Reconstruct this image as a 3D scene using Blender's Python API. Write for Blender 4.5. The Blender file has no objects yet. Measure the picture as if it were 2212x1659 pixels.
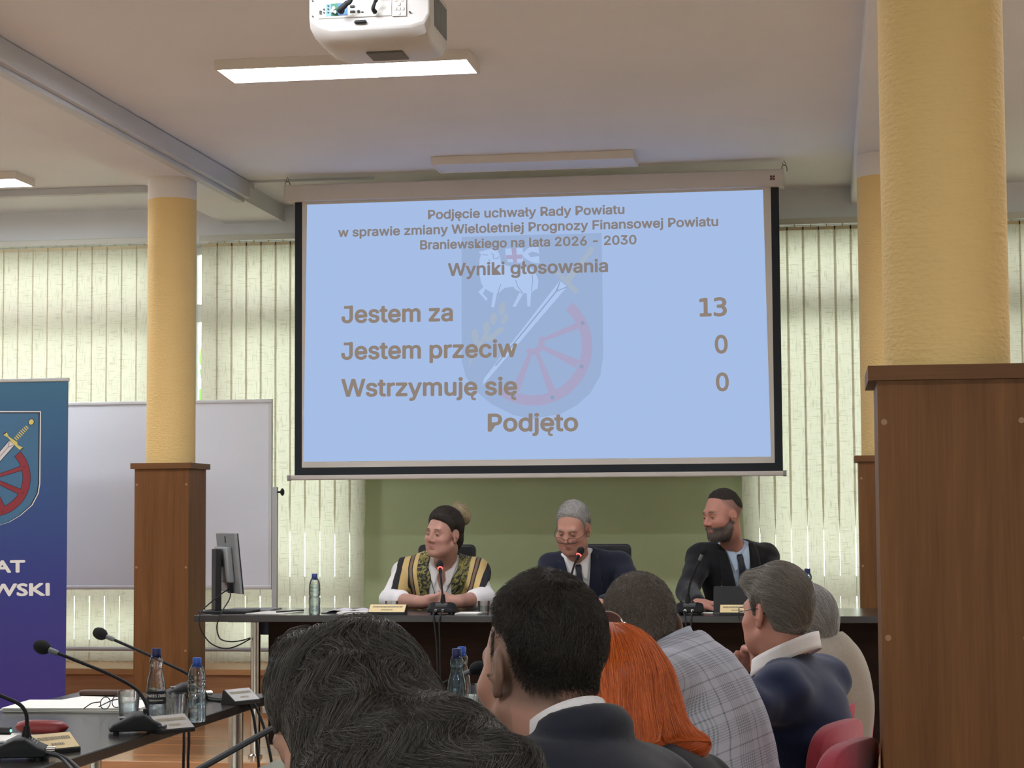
import bpy, bmesh, math, random
import numpy as np
from mathutils import Vector, Matrix

random.seed(7)
RNG = np.random.default_rng(7)
SC = bpy.context.scene
COL = SC.collection
PI = math.pi

# ------------------------------------------------------------------ camera, world, exposure
FPX, YAW, PITCH, ROLL, EYE = 4286.0, 0.1561, 0.0679, -0.0059, 1.34
_f = Vector((-math.sin(YAW) * math.cos(PITCH), math.cos(YAW) * math.cos(PITCH), math.sin(PITCH)))
_r0 = Vector((math.cos(YAW), math.sin(YAW), 0))
_u0 = _r0.cross(_f)
CR = _r0 * math.cos(ROLL) + _u0 * math.sin(ROLL)
CU = _u0 * math.cos(ROLL) - _r0 * math.sin(ROLL)
cam_data = bpy.data.cameras.new('camera')
cam_data.sensor_width = 36
cam_data.lens = FPX / 2212 * 36
cam_data.clip_start = 0.05
cam_data.clip_end = 200
cam = bpy.data.objects.new('camera', cam_data)
COL.objects.link(cam)
cam.matrix_world = Matrix(((CR.x, CU.x, -_f.x, 0), (CR.y, CU.y, -_f.y, 0), (CR.z, CU.z, -_f.z, EYE), (0, 0, 0, 1)))
SC.camera = cam

world = bpy.data.worlds.new('daylight')
SC.world = world
world.use_nodes = True
_bg = world.node_tree.nodes['Background']
_bg.inputs[0].default_value = (0.98, 1.0, 0.98, 1)
_bg.inputs[1].default_value = 8.0

SC.view_settings.view_transform = 'Standard'
SC.view_settings.look = 'None'
SC.view_settings.exposure = 0.0
SC.view_settings.gamma = 1.0
SC.view_settings.use_curve_mapping = False
SC.cycles.use_denoising = True
SC.cycles.max_bounces = 10
SC.cycles.diffuse_bounces = 5
SC.cycles.transparent_max_bounces = 24
SC.cycles.sample_clamp_indirect = 6.0
SC.cycles.caustics_reflective = False
SC.cycles.caustics_refractive = False

LAMP_ON = 46.0          # strength of the switched-on ceiling panels
SCREEN_LIGHT = 1.0     # strength of the projected picture


def ray(px, py):
    return _f + CR * ((px - 1106) / FPX) + CU * ((829.5 - py) / FPX)


def at(px, py, Y):
    """the point of the room at depth Y that the photograph shows at pixel px, py"""
    d = ray(px, py)
    t = Y / d.y
    return Vector((d.x * t, Y, EYE + d.z * t))


def atz(px, py, z):
    d = ray(px, py)
    t = (z - EYE) / d.z
    return Vector((d.x * t, d.y * t, z))


# ------------------------------------------------------------------ materials
def srgb(r, g, b):
    def c(v):
        v = v / 255
        return v / 12.92 if v <= 0.04045 else ((v + 0.055) / 1.055) ** 2.4
    return (c(r), c(g), c(b), 1)


MATS = {}


def mat(name, col, rough=0.6, metal=0.0, spec=0.4, var=0.0, vscale=20, bump=0.0, bscale=80, stretch=(1, 1, 1),
        emit=None, estr=1.0, coat=0.0, sheen=0.0, attr=None):
    """a procedural material: base colour with noise variation and noise bump"""
    if name in MATS:
        return MATS[name]
    m = bpy.data.materials.new(name)
    m.use_nodes = True
    nt = m.node_tree
    b = nt.nodes['Principled BSDF']
    b.inputs['Base Color'].default_value = col
    b.inputs['Roughness'].default_value = rough
    b.inputs['Metallic'].default_value = metal
    b.inputs['Specular IOR Level'].default_value = spec
    b.inputs['Coat Weight'].default_value = coat
    if sheen:
        b.inputs['Sheen Weight'].default_value = sheen
    if emit:
        b.inputs['Emission Color'].default_value = emit
        b.inputs['Emission Strength'].default_value = estr
    if var or bump:
        tc = nt.nodes.new('ShaderNodeTexCoord')
        mp = nt.nodes.new('ShaderNodeMapping')
        mp.inputs['Scale'].default_value = stretch
        nt.links.new(tc.outputs['Object'], mp.inputs[0])
    if var:
        n = nt.nodes.new('ShaderNodeTexNoise')
        n.inputs['Scale'].default_value = vscale
        n.inputs['Detail'].default_value = 5
        nt.links.new(mp.outputs[0], n.inputs[0])
        r = nt.nodes.new('ShaderNodeMapRange')
        r.inputs['From Min'].default_value = 0.3
        r.inputs['From Max'].default_value = 0.7
        r.inputs['To Min'].default_value = 1 - var
        r.inputs['To Max'].default_value = 1 + var
        nt.links.new(n.outputs[0], r.inputs[0])
        mx = nt.nodes.new('ShaderNodeMix')
        mx.data_type = 'RGBA'
        mx.blend_type = 'MULTIPLY'
        mx.inputs[0].default_value = 1
        mx.inputs[6].default_value = col
        nt.links.new(r.outputs[0], mx.inputs[7])
        nt.links.new(mx.outputs[2], b.inputs['Base Color'])
    if attr:
        a = nt.nodes.new('ShaderNodeAttribute')
        a.attribute_name = attr
        nt.links.new(a.outputs['Color'], b.inputs['Base Color'])
    if bump:
        n2 = nt.nodes.new('ShaderNodeTexNoise')
        n2.inputs['Scale'].default_value = bscale
        n2.inputs['Detail'].default_value = 3
        nt.links.new(mp.outputs[0], n2.inputs[0])
        bp = nt.nodes.new('ShaderNodeBump')
        bp.inputs['Strength'].default_value = bump
        bp.inputs['Distance'].default_value = 0.01
        nt.links.new(n2.outputs[0], bp.inputs['Height'])
        nt.links.new(bp.outputs[0], b.inputs['Normal'])
    MATS[name] = m
    return m


def glass_mat(name, tint=(1, 1, 1, 1), rough=0.0, ior=1.45, thin=False, refr=.45):
    if name in MATS:
        return MATS[name]
    m = bpy.data.materials.new(name)
    m.use_nodes = True
    nt = m.node_tree
    out = nt.nodes['Material Output']
    nt.nodes.remove(nt.nodes['Principled BSDF'])
    t = nt.nodes.new('ShaderNodeBsdfTransparent')
    t.inputs[0].default_value = tint
    g = nt.nodes.new('ShaderNodeBsdfGlossy')
    g.inputs['Roughness'].default_value = max(rough, 0.02)
    f = nt.nodes.new('ShaderNodeFresnel')
    f.inputs[0].default_value = ior
    mx = nt.nodes.new('ShaderNodeMixShader')
    nt.links.new(f.outputs[0], mx.inputs[0])
    nt.links.new(t.outputs[0], mx.inputs[1])
    nt.links.new(g.outputs[0], mx.inputs[2])
    if thin:
        nt.links.new(mx.outputs[0], out.inputs[0])
    else:
        r = nt.nodes.new('ShaderNodeBsdfGlass')
        r.inputs['Color'].default_value = tint
        r.inputs['IOR'].default_value = ior
        r.inputs['Roughness'].default_value = rough
        lp = nt.nodes.new('ShaderNodeMixShader')
        lp.inputs[0].default_value = refr
        nt.links.new(mx.outputs[0], lp.inputs[1])
        nt.links.new(r.outputs[0], lp.inputs[2])
        nt.links.new(lp.outputs[0], out.inputs[0])
    MATS[name] = m
    return m


def wood_mat(name, col, dark, rough=0.4, axis='Z', scale=1.0, spec=0.4):
    if name in MATS:
        return MATS[name]
    m = bpy.data.materials.new(name)
    m.use_nodes = True
    nt = m.node_tree
    b = nt.nodes['Principled BSDF']
    b.inputs['Roughness'].default_value = rough
    b.inputs['Specular IOR Level'].default_value = spec
    tc = nt.nodes.new('ShaderNodeTexCoord')
    mp = nt.nodes.new('ShaderNodeMapping')
    s = [14 * scale] * 3
    s['XYZ'.index(axis)] = 0.9 * scale
    mp.inputs['Scale'].default_value = s
    nt.links.new(tc.outputs['Object'], mp.inputs[0])
    n = nt.nodes.new('ShaderNodeTexNoise')
    n.inputs['Scale'].default_value = 1.4
    n.inputs['Detail'].default_value = 6
    n.inputs['Distortion'].default_value = 0.6
    nt.links.new(mp.outputs[0], n.inputs[0])
    mp2 = nt.nodes.new('ShaderNodeMapping')
    s2 = [160 * scale] * 3
    s2['XYZ'.index(axis)] = 5 * scale
    mp2.inputs['Scale'].default_value = s2
    nt.links.new(tc.outputs['Object'], mp2.inputs[0])
    n2 = nt.nodes.new('ShaderNodeTexNoise')
    n2.inputs['Scale'].default_value = 1.0
    n2.inputs['Detail'].default_value = 2
    nt.links.new(mp2.outputs[0], n2.inputs[0])
    ad = nt.nodes.new('ShaderNodeMath')
    ad.operation = 'MULTIPLY_ADD'
    nt.links.new(n2.outputs[0], ad.inputs[0])
    ad.inputs[1].default_value = 0.45
    nt.links.new(n.outputs[0], ad.inputs[2])
    cr = nt.nodes.new('ShaderNodeMapRange')
    cr.inputs['From Min'].default_value = 0.5
    cr.inputs['From Max'].default_value = 0.95
    nt.links.new(ad.outputs[0], cr.inputs[0])
    mx = nt.nodes.new('ShaderNodeMix')
    mx.data_type = 'RGBA'
    mx.inputs[6].default_value = dark
    mx.inputs[7].default_value = col
    nt.links.new(cr.outputs[0], mx.inputs[0])
    nt.links.new(mx.outputs[2], b.inputs['Base Color'])
    MATS[name] = m
    return m


# ------------------------------------------------------------------ mesh helpers
def tag(o, label=None, cat=None, group=None, kind=None):
    if label: o['label'] = label
    if cat: o['category'] = cat
    if group: o['group'] = group
    if kind: o['kind'] = kind
    return o


def thing(name, label, cat, loc=(0, 0, 0), group=None):
    o = bpy.data.objects.new(name, None)
    COL.objects.link(o)
    o.location = loc
    o.empty_display_size = 0.05
    return tag(o, label, cat, group)


def origin_of(o):
    v = Vector((0, 0, 0))
    while o is not None:
        v = v + o.location
        o = o.parent
    return v


class MB:
    """collects shapes, in room coordinates, into one mesh"""

    def __init__(self):
        self.v, self.f = [], []

    def add(self, vs, fs):
        n = len(self.v)
        self.v += [tuple(v) for v in vs]
        self.f += [tuple(i + n for i in f) for f in fs]
        return self

    def box(self, lo, hi, R=None, c=None):
        x0, y0, z0 = lo
        x1, y1, z1 = hi
        vs = [(x0, y0, z0), (x1, y0, z0), (x1, y1, z0), (x0, y1, z0), (x0, y0, z1), (x1, y0, z1), (x1, y1, z1), (x0, y1, z1)]
        if R is not None:
            vs = [Vector(c) + R @ Vector(v) for v in vs]
        return self.add(vs, [(0, 3, 2, 1), (4, 5, 6, 7), (0, 1, 5, 4), (1, 2, 6, 5), (2, 3, 7, 6), (3, 0, 4, 7)])

    def rbox(self, lo, hi, r, seg=3, axis=2, R=None, c=None):
        """box with rounded corners about an axis"""
        ax = [i for i in range(3) if i != axis]
        (a0, b0), (a1, b1) = [(lo[ax[0]], lo[ax[1]]), (hi[ax[0]], hi[ax[1]])]
        ring = []
        for (cx, cy, st) in ((a1 - r, b1 - r, 0), (a0 + r, b1 - r, 1), (a0 + r, b0 + r, 2), (a1 - r, b0 + r, 3)):
            for i in range(seg + 1):
                t = (st + i / seg) * PI / 2
                ring.append((cx + r * math.cos(t), cy + r * math.sin(t)))
        n = len(ring)
        vs = []
        for w in (lo[axis], hi[axis]):
            for a, b in ring:
                p = [0, 0, 0]
                p[ax[0]], p[ax[1]], p[axis] = a, b, w
                vs.append(p)
        if R is not None:
            vs = [Vector(c) + R @ Vector(v) for v in vs]
        fs = [tuple(range(n - 1, -1, -1)), tuple(range(n, 2 * n))]
        fs += [(i, (i + 1) % n, n + (i + 1) % n, n + i) for i in range(n)]
        return self.add(vs, fs)

    def prism(self, poly, d):
        """poly: 3-D points of a planar outline; d: extrusion vector"""
        n = len(poly)
        d = Vector(d)
        vs = [Vector(p) for p in poly] + [Vector(p) + d for p in poly]
        fs = [tuple(range(n - 1, -1, -1)), tuple(range(n, 2 * n))]
        fs += [(i, (i + 1) % n, n + (i + 1) % n, n + i) for i in range(n)]
        return self.add(vs, fs)

    def lathe(self, prof, c=(0, 0, 0), seg=32, axis=None, square=None):
        """prof: (radius, height) list turned about a vertical (or given) axis"""
        c = Vector(c)
        if axis is None:
            X, Y, Z = Vector((1, 0, 0)), Vector((0, 1, 0)), Vector((0, 0, 1))
        else:
            Z = Vector(axis).normalized()
            X = Z.orthogonal().normalized()
            Y = Z.cross(X)
        vs, fs = [], []
        for r, h in prof:
            for i in range(seg):
                t = 2 * PI * i / seg
                ca, sa = math.cos(t), math.sin(t)
                k = 1.0
                if square:
                    k = 1 / (abs(ca) ** square + abs(sa) ** square) ** (1 / square)
                vs.append(c + X * (r * k * ca) + Y * (r * k * sa) + Z * h)
        m = len(prof)
        for j in range(m - 1):
            for i in range(seg):
                a, b = j * seg + i, j * seg + (i + 1) % seg
                fs.append((a, b, b + seg, a + seg))
        if prof[0][0] > 1e-6:
            fs.append(tuple(range(seg - 1, -1, -1)))
        if prof[-1][0] > 1e-6:
            fs.append(tuple(range((m - 1) * seg, m * seg)))
        return self.add(vs, fs)

    def cyl(self, a, b, r, seg=20, r2=None):
        a, b = Vector(a), Vector(b)
        L = (b - a).length
        return self.lathe([(r, 0), (r if r2 is None else r2, L)], a, seg, b - a)

    def tube(self, pts, r, seg=10, smooth=True):
        """round tube through points (Catmull-Rom when smooth)"""
        P = [Vector(p) for p in pts]
        if smooth and len(P) > 2:
            Q = []
            ext = [P[0] * 2 - P[1]] + P + [P[-1] * 2 - P[-2]]
            for i in range(1, len(ext) - 2):
                p0, p1, p2, p3 = ext[i - 1:i + 3]
                for k in range(8):
                    t = k / 8
                    Q.append(0.5 * ((2 * p1) + (p2 - p0) * t + (2 * p0 - 5 * p1 + 4 * p2 - p3) * t * t + (3 * p1 - p0 - 3 * p2 + p3) * t ** 3))
            Q.append(P[-1])
            P = Q
        rr = r if isinstance(r, (list, tuple)) else [r] * len(P)
        if len(rr) != len(P):
            rr = [float(np.interp(i / (len(P) - 1), np.linspace(0, 1, len(rr)), rr)) for i in range(len(P))]
        vs, fs = [], []
        N = None
        for i, p in enumerate(P):
            T = (P[min(i + 1, len(P) - 1)] - P[max(i - 1, 0)]).normalized()
            if N is None:
                N = T.orthogonal().normalized()
            N = (N - T * N.dot(T)).normalized()
            B = T.cross(N)
            for k in range(seg):
                t = 2 * PI * k / seg
                vs.append(p + N * (rr[i] * math.cos(t)) + B * (rr[i] * math.sin(t)))
        for i in range(len(P) - 1):
            for k in range(seg):
                a, b = i * seg + k, i * seg + (k + 1) % seg
                fs.append((a, b, b + seg, a + seg))
        fs.append(tuple(range(seg - 1, -1, -1)))
        fs.append(tuple(range((len(P) - 1) * seg, len(P) * seg)))
        return self.add(vs, fs)

    def grid(self, fn, nu, nv, close_u=False):
        vs = [fn(i / (nu - (0 if close_u else 1)), j / (nv - 1)) for j in range(nv) for i in range(nu)]
        fs = []
        for j in range(nv - 1):
            for i in range(nu if close_u else nu - 1):
                a, b = j * nu + i, j * nu + (i + 1) % nu
                fs.append((a, b, b + nu, a + nu))
        return self.add(vs, fs)

    def build(self, name, m, parent=None, smooth=False, bevel=0.0, solid=0.0, bseg=2, angle=35):
        me = bpy.data.meshes.new(name)
        off = origin_of(parent) if parent is not None else Vector((0, 0, 0))
        me.from_pydata([tuple(Vector(v) - off) for v in self.v], [], self.f)
        me.update()
        o = bpy.data.objects.new(name, me)
        COL.objects.link(o)
        if parent is not None:
            o.parent = parent
        if m is not None:
            me.materials.append(m)
        if solid:
            md = o.modifiers.new('thickness', 'SOLIDIFY')
            md.thickness = solid
            md.offset = 0
        if bevel:
            md = o.modifiers.new('edges', 'BEVEL')
            md.width = bevel
            md.segments = bseg
            md.limit_method = 'ANGLE'
            md.angle_limit = math.radians(40)
        if smooth or bevel:
            me.polygons.foreach_set('use_smooth', [True] * len(me.polygons))
            md = o.modifiers.new('smooth', 'EDGE_SPLIT') if not bevel else None
            if md:
                md.split_angle = math.radians(angle)
            elif bevel:
                try:
                    me.set_sharp_from_angle(angle=math.radians(angle))
                except Exception:
                    pass
        return o


def struct(o):
    o['kind'] = 'structure'
    return o


def copy_tree(o, parent=None):
    c = o.copy()
    COL.objects.link(c)
    if parent is not None:
        c.parent = parent
    for ch in [x for x in ALLCH(o)]:
        copy_tree(ch, c)
    return c


def ALLCH(o):
    return [x for x in COL.objects if x.parent == o]


def _font():
    try:
        import os
        p = os.path.join(bpy.utils.system_resource('DATAFILES'), 'fonts')
        return (bpy.data.fonts.load(os.path.join(p, 'Inter.woff2')), bpy.data.fonts.load(os.path.join(p, 'DejaVuSansMono.woff2')), None)
    except Exception:
        return (None, None, None)


FONTS = _font()


CAPS = {}


def cap_height(font):
    if font not in CAPS:
        cu = bpy.data.curves.new('cap', 'FONT')
        cu.body = 'H'
        if FONTS[font]:
            cu.font = FONTS[font]
        t = bpy.data.objects.new('cap', cu)
        COL.objects.link(t)
        me = bpy.data.meshes.new_from_object(t.evaluated_get(bpy.context.evaluated_depsgraph_get()))
        ys = [v.co.y for v in me.vertices] or [0, .729]
        CAPS[font] = max(ys) - min(ys)
        bpy.data.objects.remove(t)
        bpy.data.curves.remove(cu)
        bpy.data.meshes.remove(me)
    return CAPS[font]


def text_mesh(name, s, m, parent, origin, right, up, height, align='LEFT', bold=0.0, sx=1.0, depth=0.0, off=0.0, font=0):
    """lettering as a flat mesh: origin = baseline point, height = cap height"""
    cu = bpy.data.curves.new(name, 'FONT')
    cu.body = s
    cu.size = 1.0
    if FONTS[font]:
        cu.font = FONTS[font]
    cu.align_x = align
    cu.extrude = depth
    cu.resolution_u = 3
    t = bpy.data.objects.new(name + '_t', cu)
    COL.objects.link(t)
    dg = bpy.context.evaluated_depsgraph_get()
    me = bpy.data.meshes.new_from_object(t.evaluated_get(dg))
    bpy.data.objects.remove(t)
    bpy.data.curves.remove(cu)
    right, up, origin = Vector(right).normalized(), Vector(up).normalized(), Vector(origin)
    nrm = right.cross(up)
    k = height / cap_height(font)
    o0 = origin_of(parent) if parent is not None else Vector((0, 0, 0))
    me.transform(Matrix.Identity(4))
    for v in me.vertices:
        p = origin + right * (v.co.x * k * sx) + up * (v.co.y * k) + nrm * (v.co.z + off)
        v.co = p - o0
    me.materials.clear()
    me.materials.append(m)
    me.name = name
    if bold:
        # heavier strokes: the outline repeated around a small circle
        vs = [v.co.copy() for v in me.vertices]
        fs = [tuple(p.vertices) for p in me.polygons]
        V, F = [], []
        for i in range(8):
            t = 2 * PI * i / 8
            d = right * (bold * k * math.cos(t) * sx) + up * (bold * k * math.sin(t)) + nrm * (i * 5e-5)
            n0 = len(V)
            V += [tuple(v + d) for v in vs]
            F += [tuple(q + n0 for q in f) for f in fs]
        me2 = bpy.data.meshes.new(name)
        me2.from_pydata(V, [], F)
        me2.materials.append(m)
        bpy.data.meshes.remove(me)
        me = me2
    o = bpy.data.objects.new(name, me)
    COL.objects.link(o)
    if parent is not None:
        o.parent = parent
    return o
# ------------------------------------------------------------------ the setting
CEIL = 3.478
POD = 0.144                     # podium floor under the head table
WALL_Y = 13.0
XL, XR, YB = -7.5, 4.2, -4.0    # room limits
BEAM = 3.362                    # soffit of the long beams

M_ceil = mat('painted_ceiling', srgb(228, 230, 236), 0.9, var=0.03, vscale=1.2, bump=0.02, bscale=300)
M_wallw = mat('white_wall_paint', srgb(214, 210, 196), 0.85, var=0.02, vscale=3)
M_green = mat('olive_wall_paint', srgb(186, 202, 160), 0.8, var=0.02, vscale=4, bump=0.03, bscale=400)
M_pvc = mat('white_plastic_frame', srgb(215, 215, 208), 0.4)
M_trunk = mat('grey_cable_trunking', srgb(196, 198, 204), 0.5)
M_floor = wood_mat('varnished_parquet', srgb(194, 165, 138), srgb(168, 138, 110), 0.18, 'X', 0.7, 0.5)
M_pod = wood_mat('podium_boards', srgb(178, 130, 92), srgb(150, 106, 70), 0.22, 'X', 0.6, 0.5)
M_plinth = wood_mat('beech_veneer', srgb(120, 80, 44), srgb(97, 62, 31), 0.5, 'Z', 1.0, .2)
M_plinth2 = wood_mat('beech_veneer_cap', srgb(117, 80, 48), srgb(97, 64, 36), 0.5, 'X', 1.0, .2)
M_dot = mat('screw_cover_cap', srgb(150, 114, 80), 0.5)


def ribbed_plaster():
    m = mat('yellow_ribbed_plaster', srgb(222, 190, 128), 0.75)
    nt = m.node_tree
    b = nt.nodes['Principled BSDF']
    tc = nt.nodes.new('ShaderNodeTexCoord')
    mp = nt.nodes.new('ShaderNodeMapping')
    mp.inputs['Scale'].default_value = (70, 70, 105)
    nt.links.new(tc.outputs['Object'], mp.inputs[0])
    n = nt.nodes.new('ShaderNodeTexVoronoi')
    n.inputs['Scale'].default_value = 1.0
    n.feature = 'SMOOTH_F1'
    nt.links.new(mp.outputs[0], n.inputs[0])
    mp2 = nt.nodes.new('ShaderNodeMapping')
    mp2.inputs['Scale'].default_value = (18, 18, 120)
    nt.links.new(tc.outputs['Object'], mp2.inputs[0])
    n2 = nt.nodes.new('ShaderNodeTexNoise')
    n2.inputs['Scale'].default_value = 1.0
    n2.inputs['Detail'].default_value = 3
    nt.links.new(mp2.outputs[0], n2.inputs[0])
    ad = nt.nodes.new('ShaderNodeMath')
    ad.operation = 'MULTIPLY_ADD'
    nt.links.new(n2.outputs[0], ad.inputs[0])
    ad.inputs[1].default_value = 1.2
    nt.links.new(n.outputs[0], ad.inputs[2])
    bp = nt.nodes.new('ShaderNodeBump')
    bp.inputs['Strength'].default_value = 0.55
    bp.inputs['Distance'].default_value = 0.004
    nt.links.new(ad.outputs[0], bp.inputs['Height'])
    nt.links.new(bp.outputs[0], b.inputs['Normal'])
    return m


M_yellow = ribbed_plaster()
M_white_pl = mat('white_ribbed_plaster', srgb(220, 214, 208), 0.8, bump=0.3, bscale=90)

struct(MB().box((XL, YB, -0.1), (XR, WALL_Y + .1, 0)).build('floor', M_floor))
struct(MB().box((XL, YB, CEIL), (XR, WALL_Y + .3, CEIL + .2)).build('ceiling', M_ceil))
struct(MB().box((XL - .2, YB, 0), (XL, WALL_Y + .2, CEIL)).build('wall_left', M_wallw))
struct(MB().box((XR, YB, 0), (XR + .2, WALL_Y + .2, CEIL)).build('wall_right', M_wallw))
# rear wall, behind the camera, with unseen unblinded windows added to brighten the room
REAR = [(-6.9, -4.3), (-3.5, -.6), (.4, 3.5)]
rw = MB()
rw.box((XL - .2, YB - .2, 0), (XR + .2, YB, 1.0))
rw.box((XL - .2, YB - .2, 2.30), (XR + .2, YB, CEIL))
edges_ = [XL - .2] + [v for ab in REAR for v in ab] + [XR + .2]
for a, b in zip(edges_[::2], edges_[1::2]):
    rw.box((a, YB - .2, 1.0), (b, YB, 2.30))
struct(rw.build('wall_rear', M_wallw))

# podium with its wooden edge
pod_y = 9.60
struct(MB().box((XL, pod_y, 0), (XR, WALL_Y, POD)).build('floor_podium', M_pod, bevel=0.004))

# window ledge along the back wall
led_y = 12.35
struct(MB().box((XL, led_y + .012, POD), (XR, WALL_Y, 0.352)).build('trim_1', M_pod))
struct(MB().box((XL, led_y - .012, 0.352), (XR, WALL_Y, 0.392)).build('trim_2', wood_mat('ledge_top', srgb(196, 152, 106), srgb(176, 128, 84), 0.2, 'X', 0.6, 0.5), bevel=0.005))

# back wall: sill wall, lintel, olive pier and white pier
GX0, GX1 = at(785, 1180, WALL_Y).x, at(1615, 1180, WALL_Y).x
Z_SILL, Z_LINT = 0.47, 3.235
struct(MB().box((XL, WALL_Y + .05, 0), (XR, WALL_Y + .25, Z_SILL)).build('wall_back_sill', M_wallw))
struct(MB().box((XL, WALL_Y - .02, Z_LINT), (XR, WALL_Y + .25, CEIL)).build('wall_back_lintel', M_ceil))
struct(MB().box((GX0, WALL_Y - .03, .392), (GX1, WALL_Y + .25, Z_LINT)).build('wall_back', M_green))

# long beams carrying on to the back wall
bx0, bx1 = -4.02, -3.60
struct(MB().box((bx0, YB, BEAM), (bx1, WALL_Y, CEIL)).build('trim_beam_left', M_ceil))
rb0 = atz(1874.9, 0, BEAM).x
rb0 = 0.5 * (rb0 + atz(1847.5, 320, BEAM).x)
struct(MB().box((rb0, YB, BEAM), (rb0 + .40, WALL_Y, CEIL)).build('trim_beam_right', M_ceil, bevel=0.012))

# cable trunking along the left beam and across the ceiling
tx = atz(530, 410, CEIL - .05).x
t0 = MB()
t0.box((bx1 - .03, YB, CEIL - .112), (bx1 + .045, 12.0, CEIL - .004))
t0.box((bx1 - .045, YB, CEIL - .137), (bx1 + .01, 12.0, CEIL - .112))
struct(t0.build('trim_trunking', M_trunk, bevel=0.004))
struct(MB().box((XL, 12.02, CEIL - .045), (bx1 + .05, 12.08, CEIL)).build('trim_trunking_cross', M_trunk, bevel=0.003))
struct(MB().box((bx1 + .02, 11.99, CEIL - .014), (-2.75, 12.005, CEIL)).build('trim_trunking_screen', M_trunk))

# pillars with their wooden boxes
CAPZ, CAPT, CAPW = EYE + .3357, .0328, .366
PILLARS = [(-3.80, 11.22, 'yellow round pillar far left, in front of the whiteboard'),
           (0.345, 11.22, 'yellow round pillar far right, half hidden by the near pillar'),
           (0.281, 4.657, 'big yellow ribbed pillar close by at the right edge')]
PL_LABEL = ['wooden pillar box on the left, behind the monitor and in front of the whiteboard',
            'wooden pillar box at the far right end of the head table, only a strip showing',
            'large wooden pillar box close by at the right edge with pale screw caps']
for i, (px_, py_, lb) in enumerate(PILLARS):
    fz = POD if py_ > pod_y else 0
    r = .1426
    p = MB().lathe([(r, fz), (r, 3.235)], (px_, py_, 0), 64).build('pillar', M_yellow, smooth=True)
    struct(p)
    struct(MB().lathe([(r + .001, 3.235), (r + .001, BEAM)], (px_, py_, 0), 64).build('pillar_top', M_white_pl, p, smooth=True))
    root = thing('pillar_plinth', PL_LABEL[i], 'pillar box', (px_, py_, fz))
    h = CAPW / 2 - .020
    # four boards around the pillar, so the box is hollow
    fr = MB()
    tb = .018
    fr.box((px_ - h, py_ - h, fz), (px_ + h, py_ - h + tb, CAPZ - CAPT))
    fr.box((px_ - h, py_ + h - tb, fz), (px_ + h, py_ + h, CAPZ - CAPT))
    fr.build('panel', M_plinth, root)
    MB().box((px_ - h, py_ - h + tb, fz), (px_ - h + tb, py_ + h - tb, CAPZ - CAPT)).build('side_panel', M_plinth, root)
    MB().box((px_ + h - tb, py_ - h + tb, fz), (px_ + h, py_ + h - tb, CAPZ - CAPT)).build('side_panel', M_plinth, root)
    c = MB()
    cw = CAPW / 2
    n = 40
    outer = [(px_ - cw, py_ - cw), (px_ + cw, py_ - cw), (px_ + cw, py_ + cw), (px_ - cw, py_ + cw)]
    for a, b, s in ((-cw, -cw, 0), (-cw, r + .003, 1)):
        pass
    c.box((px_ - cw, py_ - cw, CAPZ - CAPT), (px_ + cw, py_ - r - .002, CAPZ))
    c.box((px_ - cw, py_ + r + .002, CAPZ - CAPT), (px_ + cw, py_ + cw, CAPZ))
    c.box((px_ - cw, py_ - r - .002, CAPZ - CAPT), (px_ - r - .002, py_ + r + .002, CAPZ))
    c.box((px_ + r + .002, py_ - r - .002, CAPZ - CAPT), (px_ + cw, py_ + r + .002, CAPZ))
    c.build('cap', M_plinth2, root)
    for sx in (-1, 1):
        for zz in (CAPZ - .125, CAPZ - .125 - .478, CAPZ - .125 - .956):
            MB().cyl((px_ + sx * (h - .014), py_ - h - .0012, zz), (px_ + sx * (h - .014), py_ - h + .004, zz), .0068, 16).build('screw_cap', M_dot, root)

# ------------------------------------------------------------------ windows and blinds
M_glass = glass_mat('window_glass', (0.95, 1, 0.99, 1), thin=True)


def window(n, x0, x1, mulls, transoms, depth=WALL_Y + .14):
    fr = MB()
    t = .06
    y0, y1 = depth - .03, depth + .03
    fr.box((x0, y0, Z_SILL), (x0 + t, y1, Z_LINT))
    fr.box((x1 - t, y0, Z_SILL), (x1, y1, Z_LINT))
    fr.box((x0 + t, y0, Z_SILL), (x1 - t, y1, Z_SILL + t))
    fr.box((x0 + t, y0, Z_LINT - t), (x1 - t, y1, Z_LINT))
    for m_ in mulls:
        fr.box((m_ - .05, y0, Z_SILL + t), (m_ + .05, y1, Z_LINT - t))
    for (a, b) in transoms:
        fr.box((x0 + t, y0 + .004, a), (x1 - t, y1 - .004, b))
    w = struct(fr.build('window_%d' % n, M_pvc))
    struct(MB().box((x0 + .02, depth - .004, Z_SILL + .02), (x1 - .02, depth + .004, Z_LINT - .02)).build('window_pane', M_glass, w))
    return w


for i, (a, b) in enumerate(REAR):
    fr = MB()
    y0, y1 = YB - .14, YB - .08
    fr.box((a, y0, 1.0), (a + .06, y1, 2.30)).box((b - .06, y0, 1.0), (b, y1, 2.30)).box((a + .06, y0, 1.0), (b - .06, y1, 1.06)).box((a + .06, y0, 2.24), (b - .06, y1, 2.30))
    fr.box(((a + b) / 2 - .04, y0, 1.06), ((a + b) / 2 + .04, y1, 2.24))
    w_ = struct(fr.build('window_%d' % (4 + i), M_pvc))  # unseen window, added to let light in from behind the camera
    struct(MB().box((a + .02, YB - .114, 1.02), (b - .02, YB - .106, 2.28)).build('window_pane', M_glass, w_))


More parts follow.
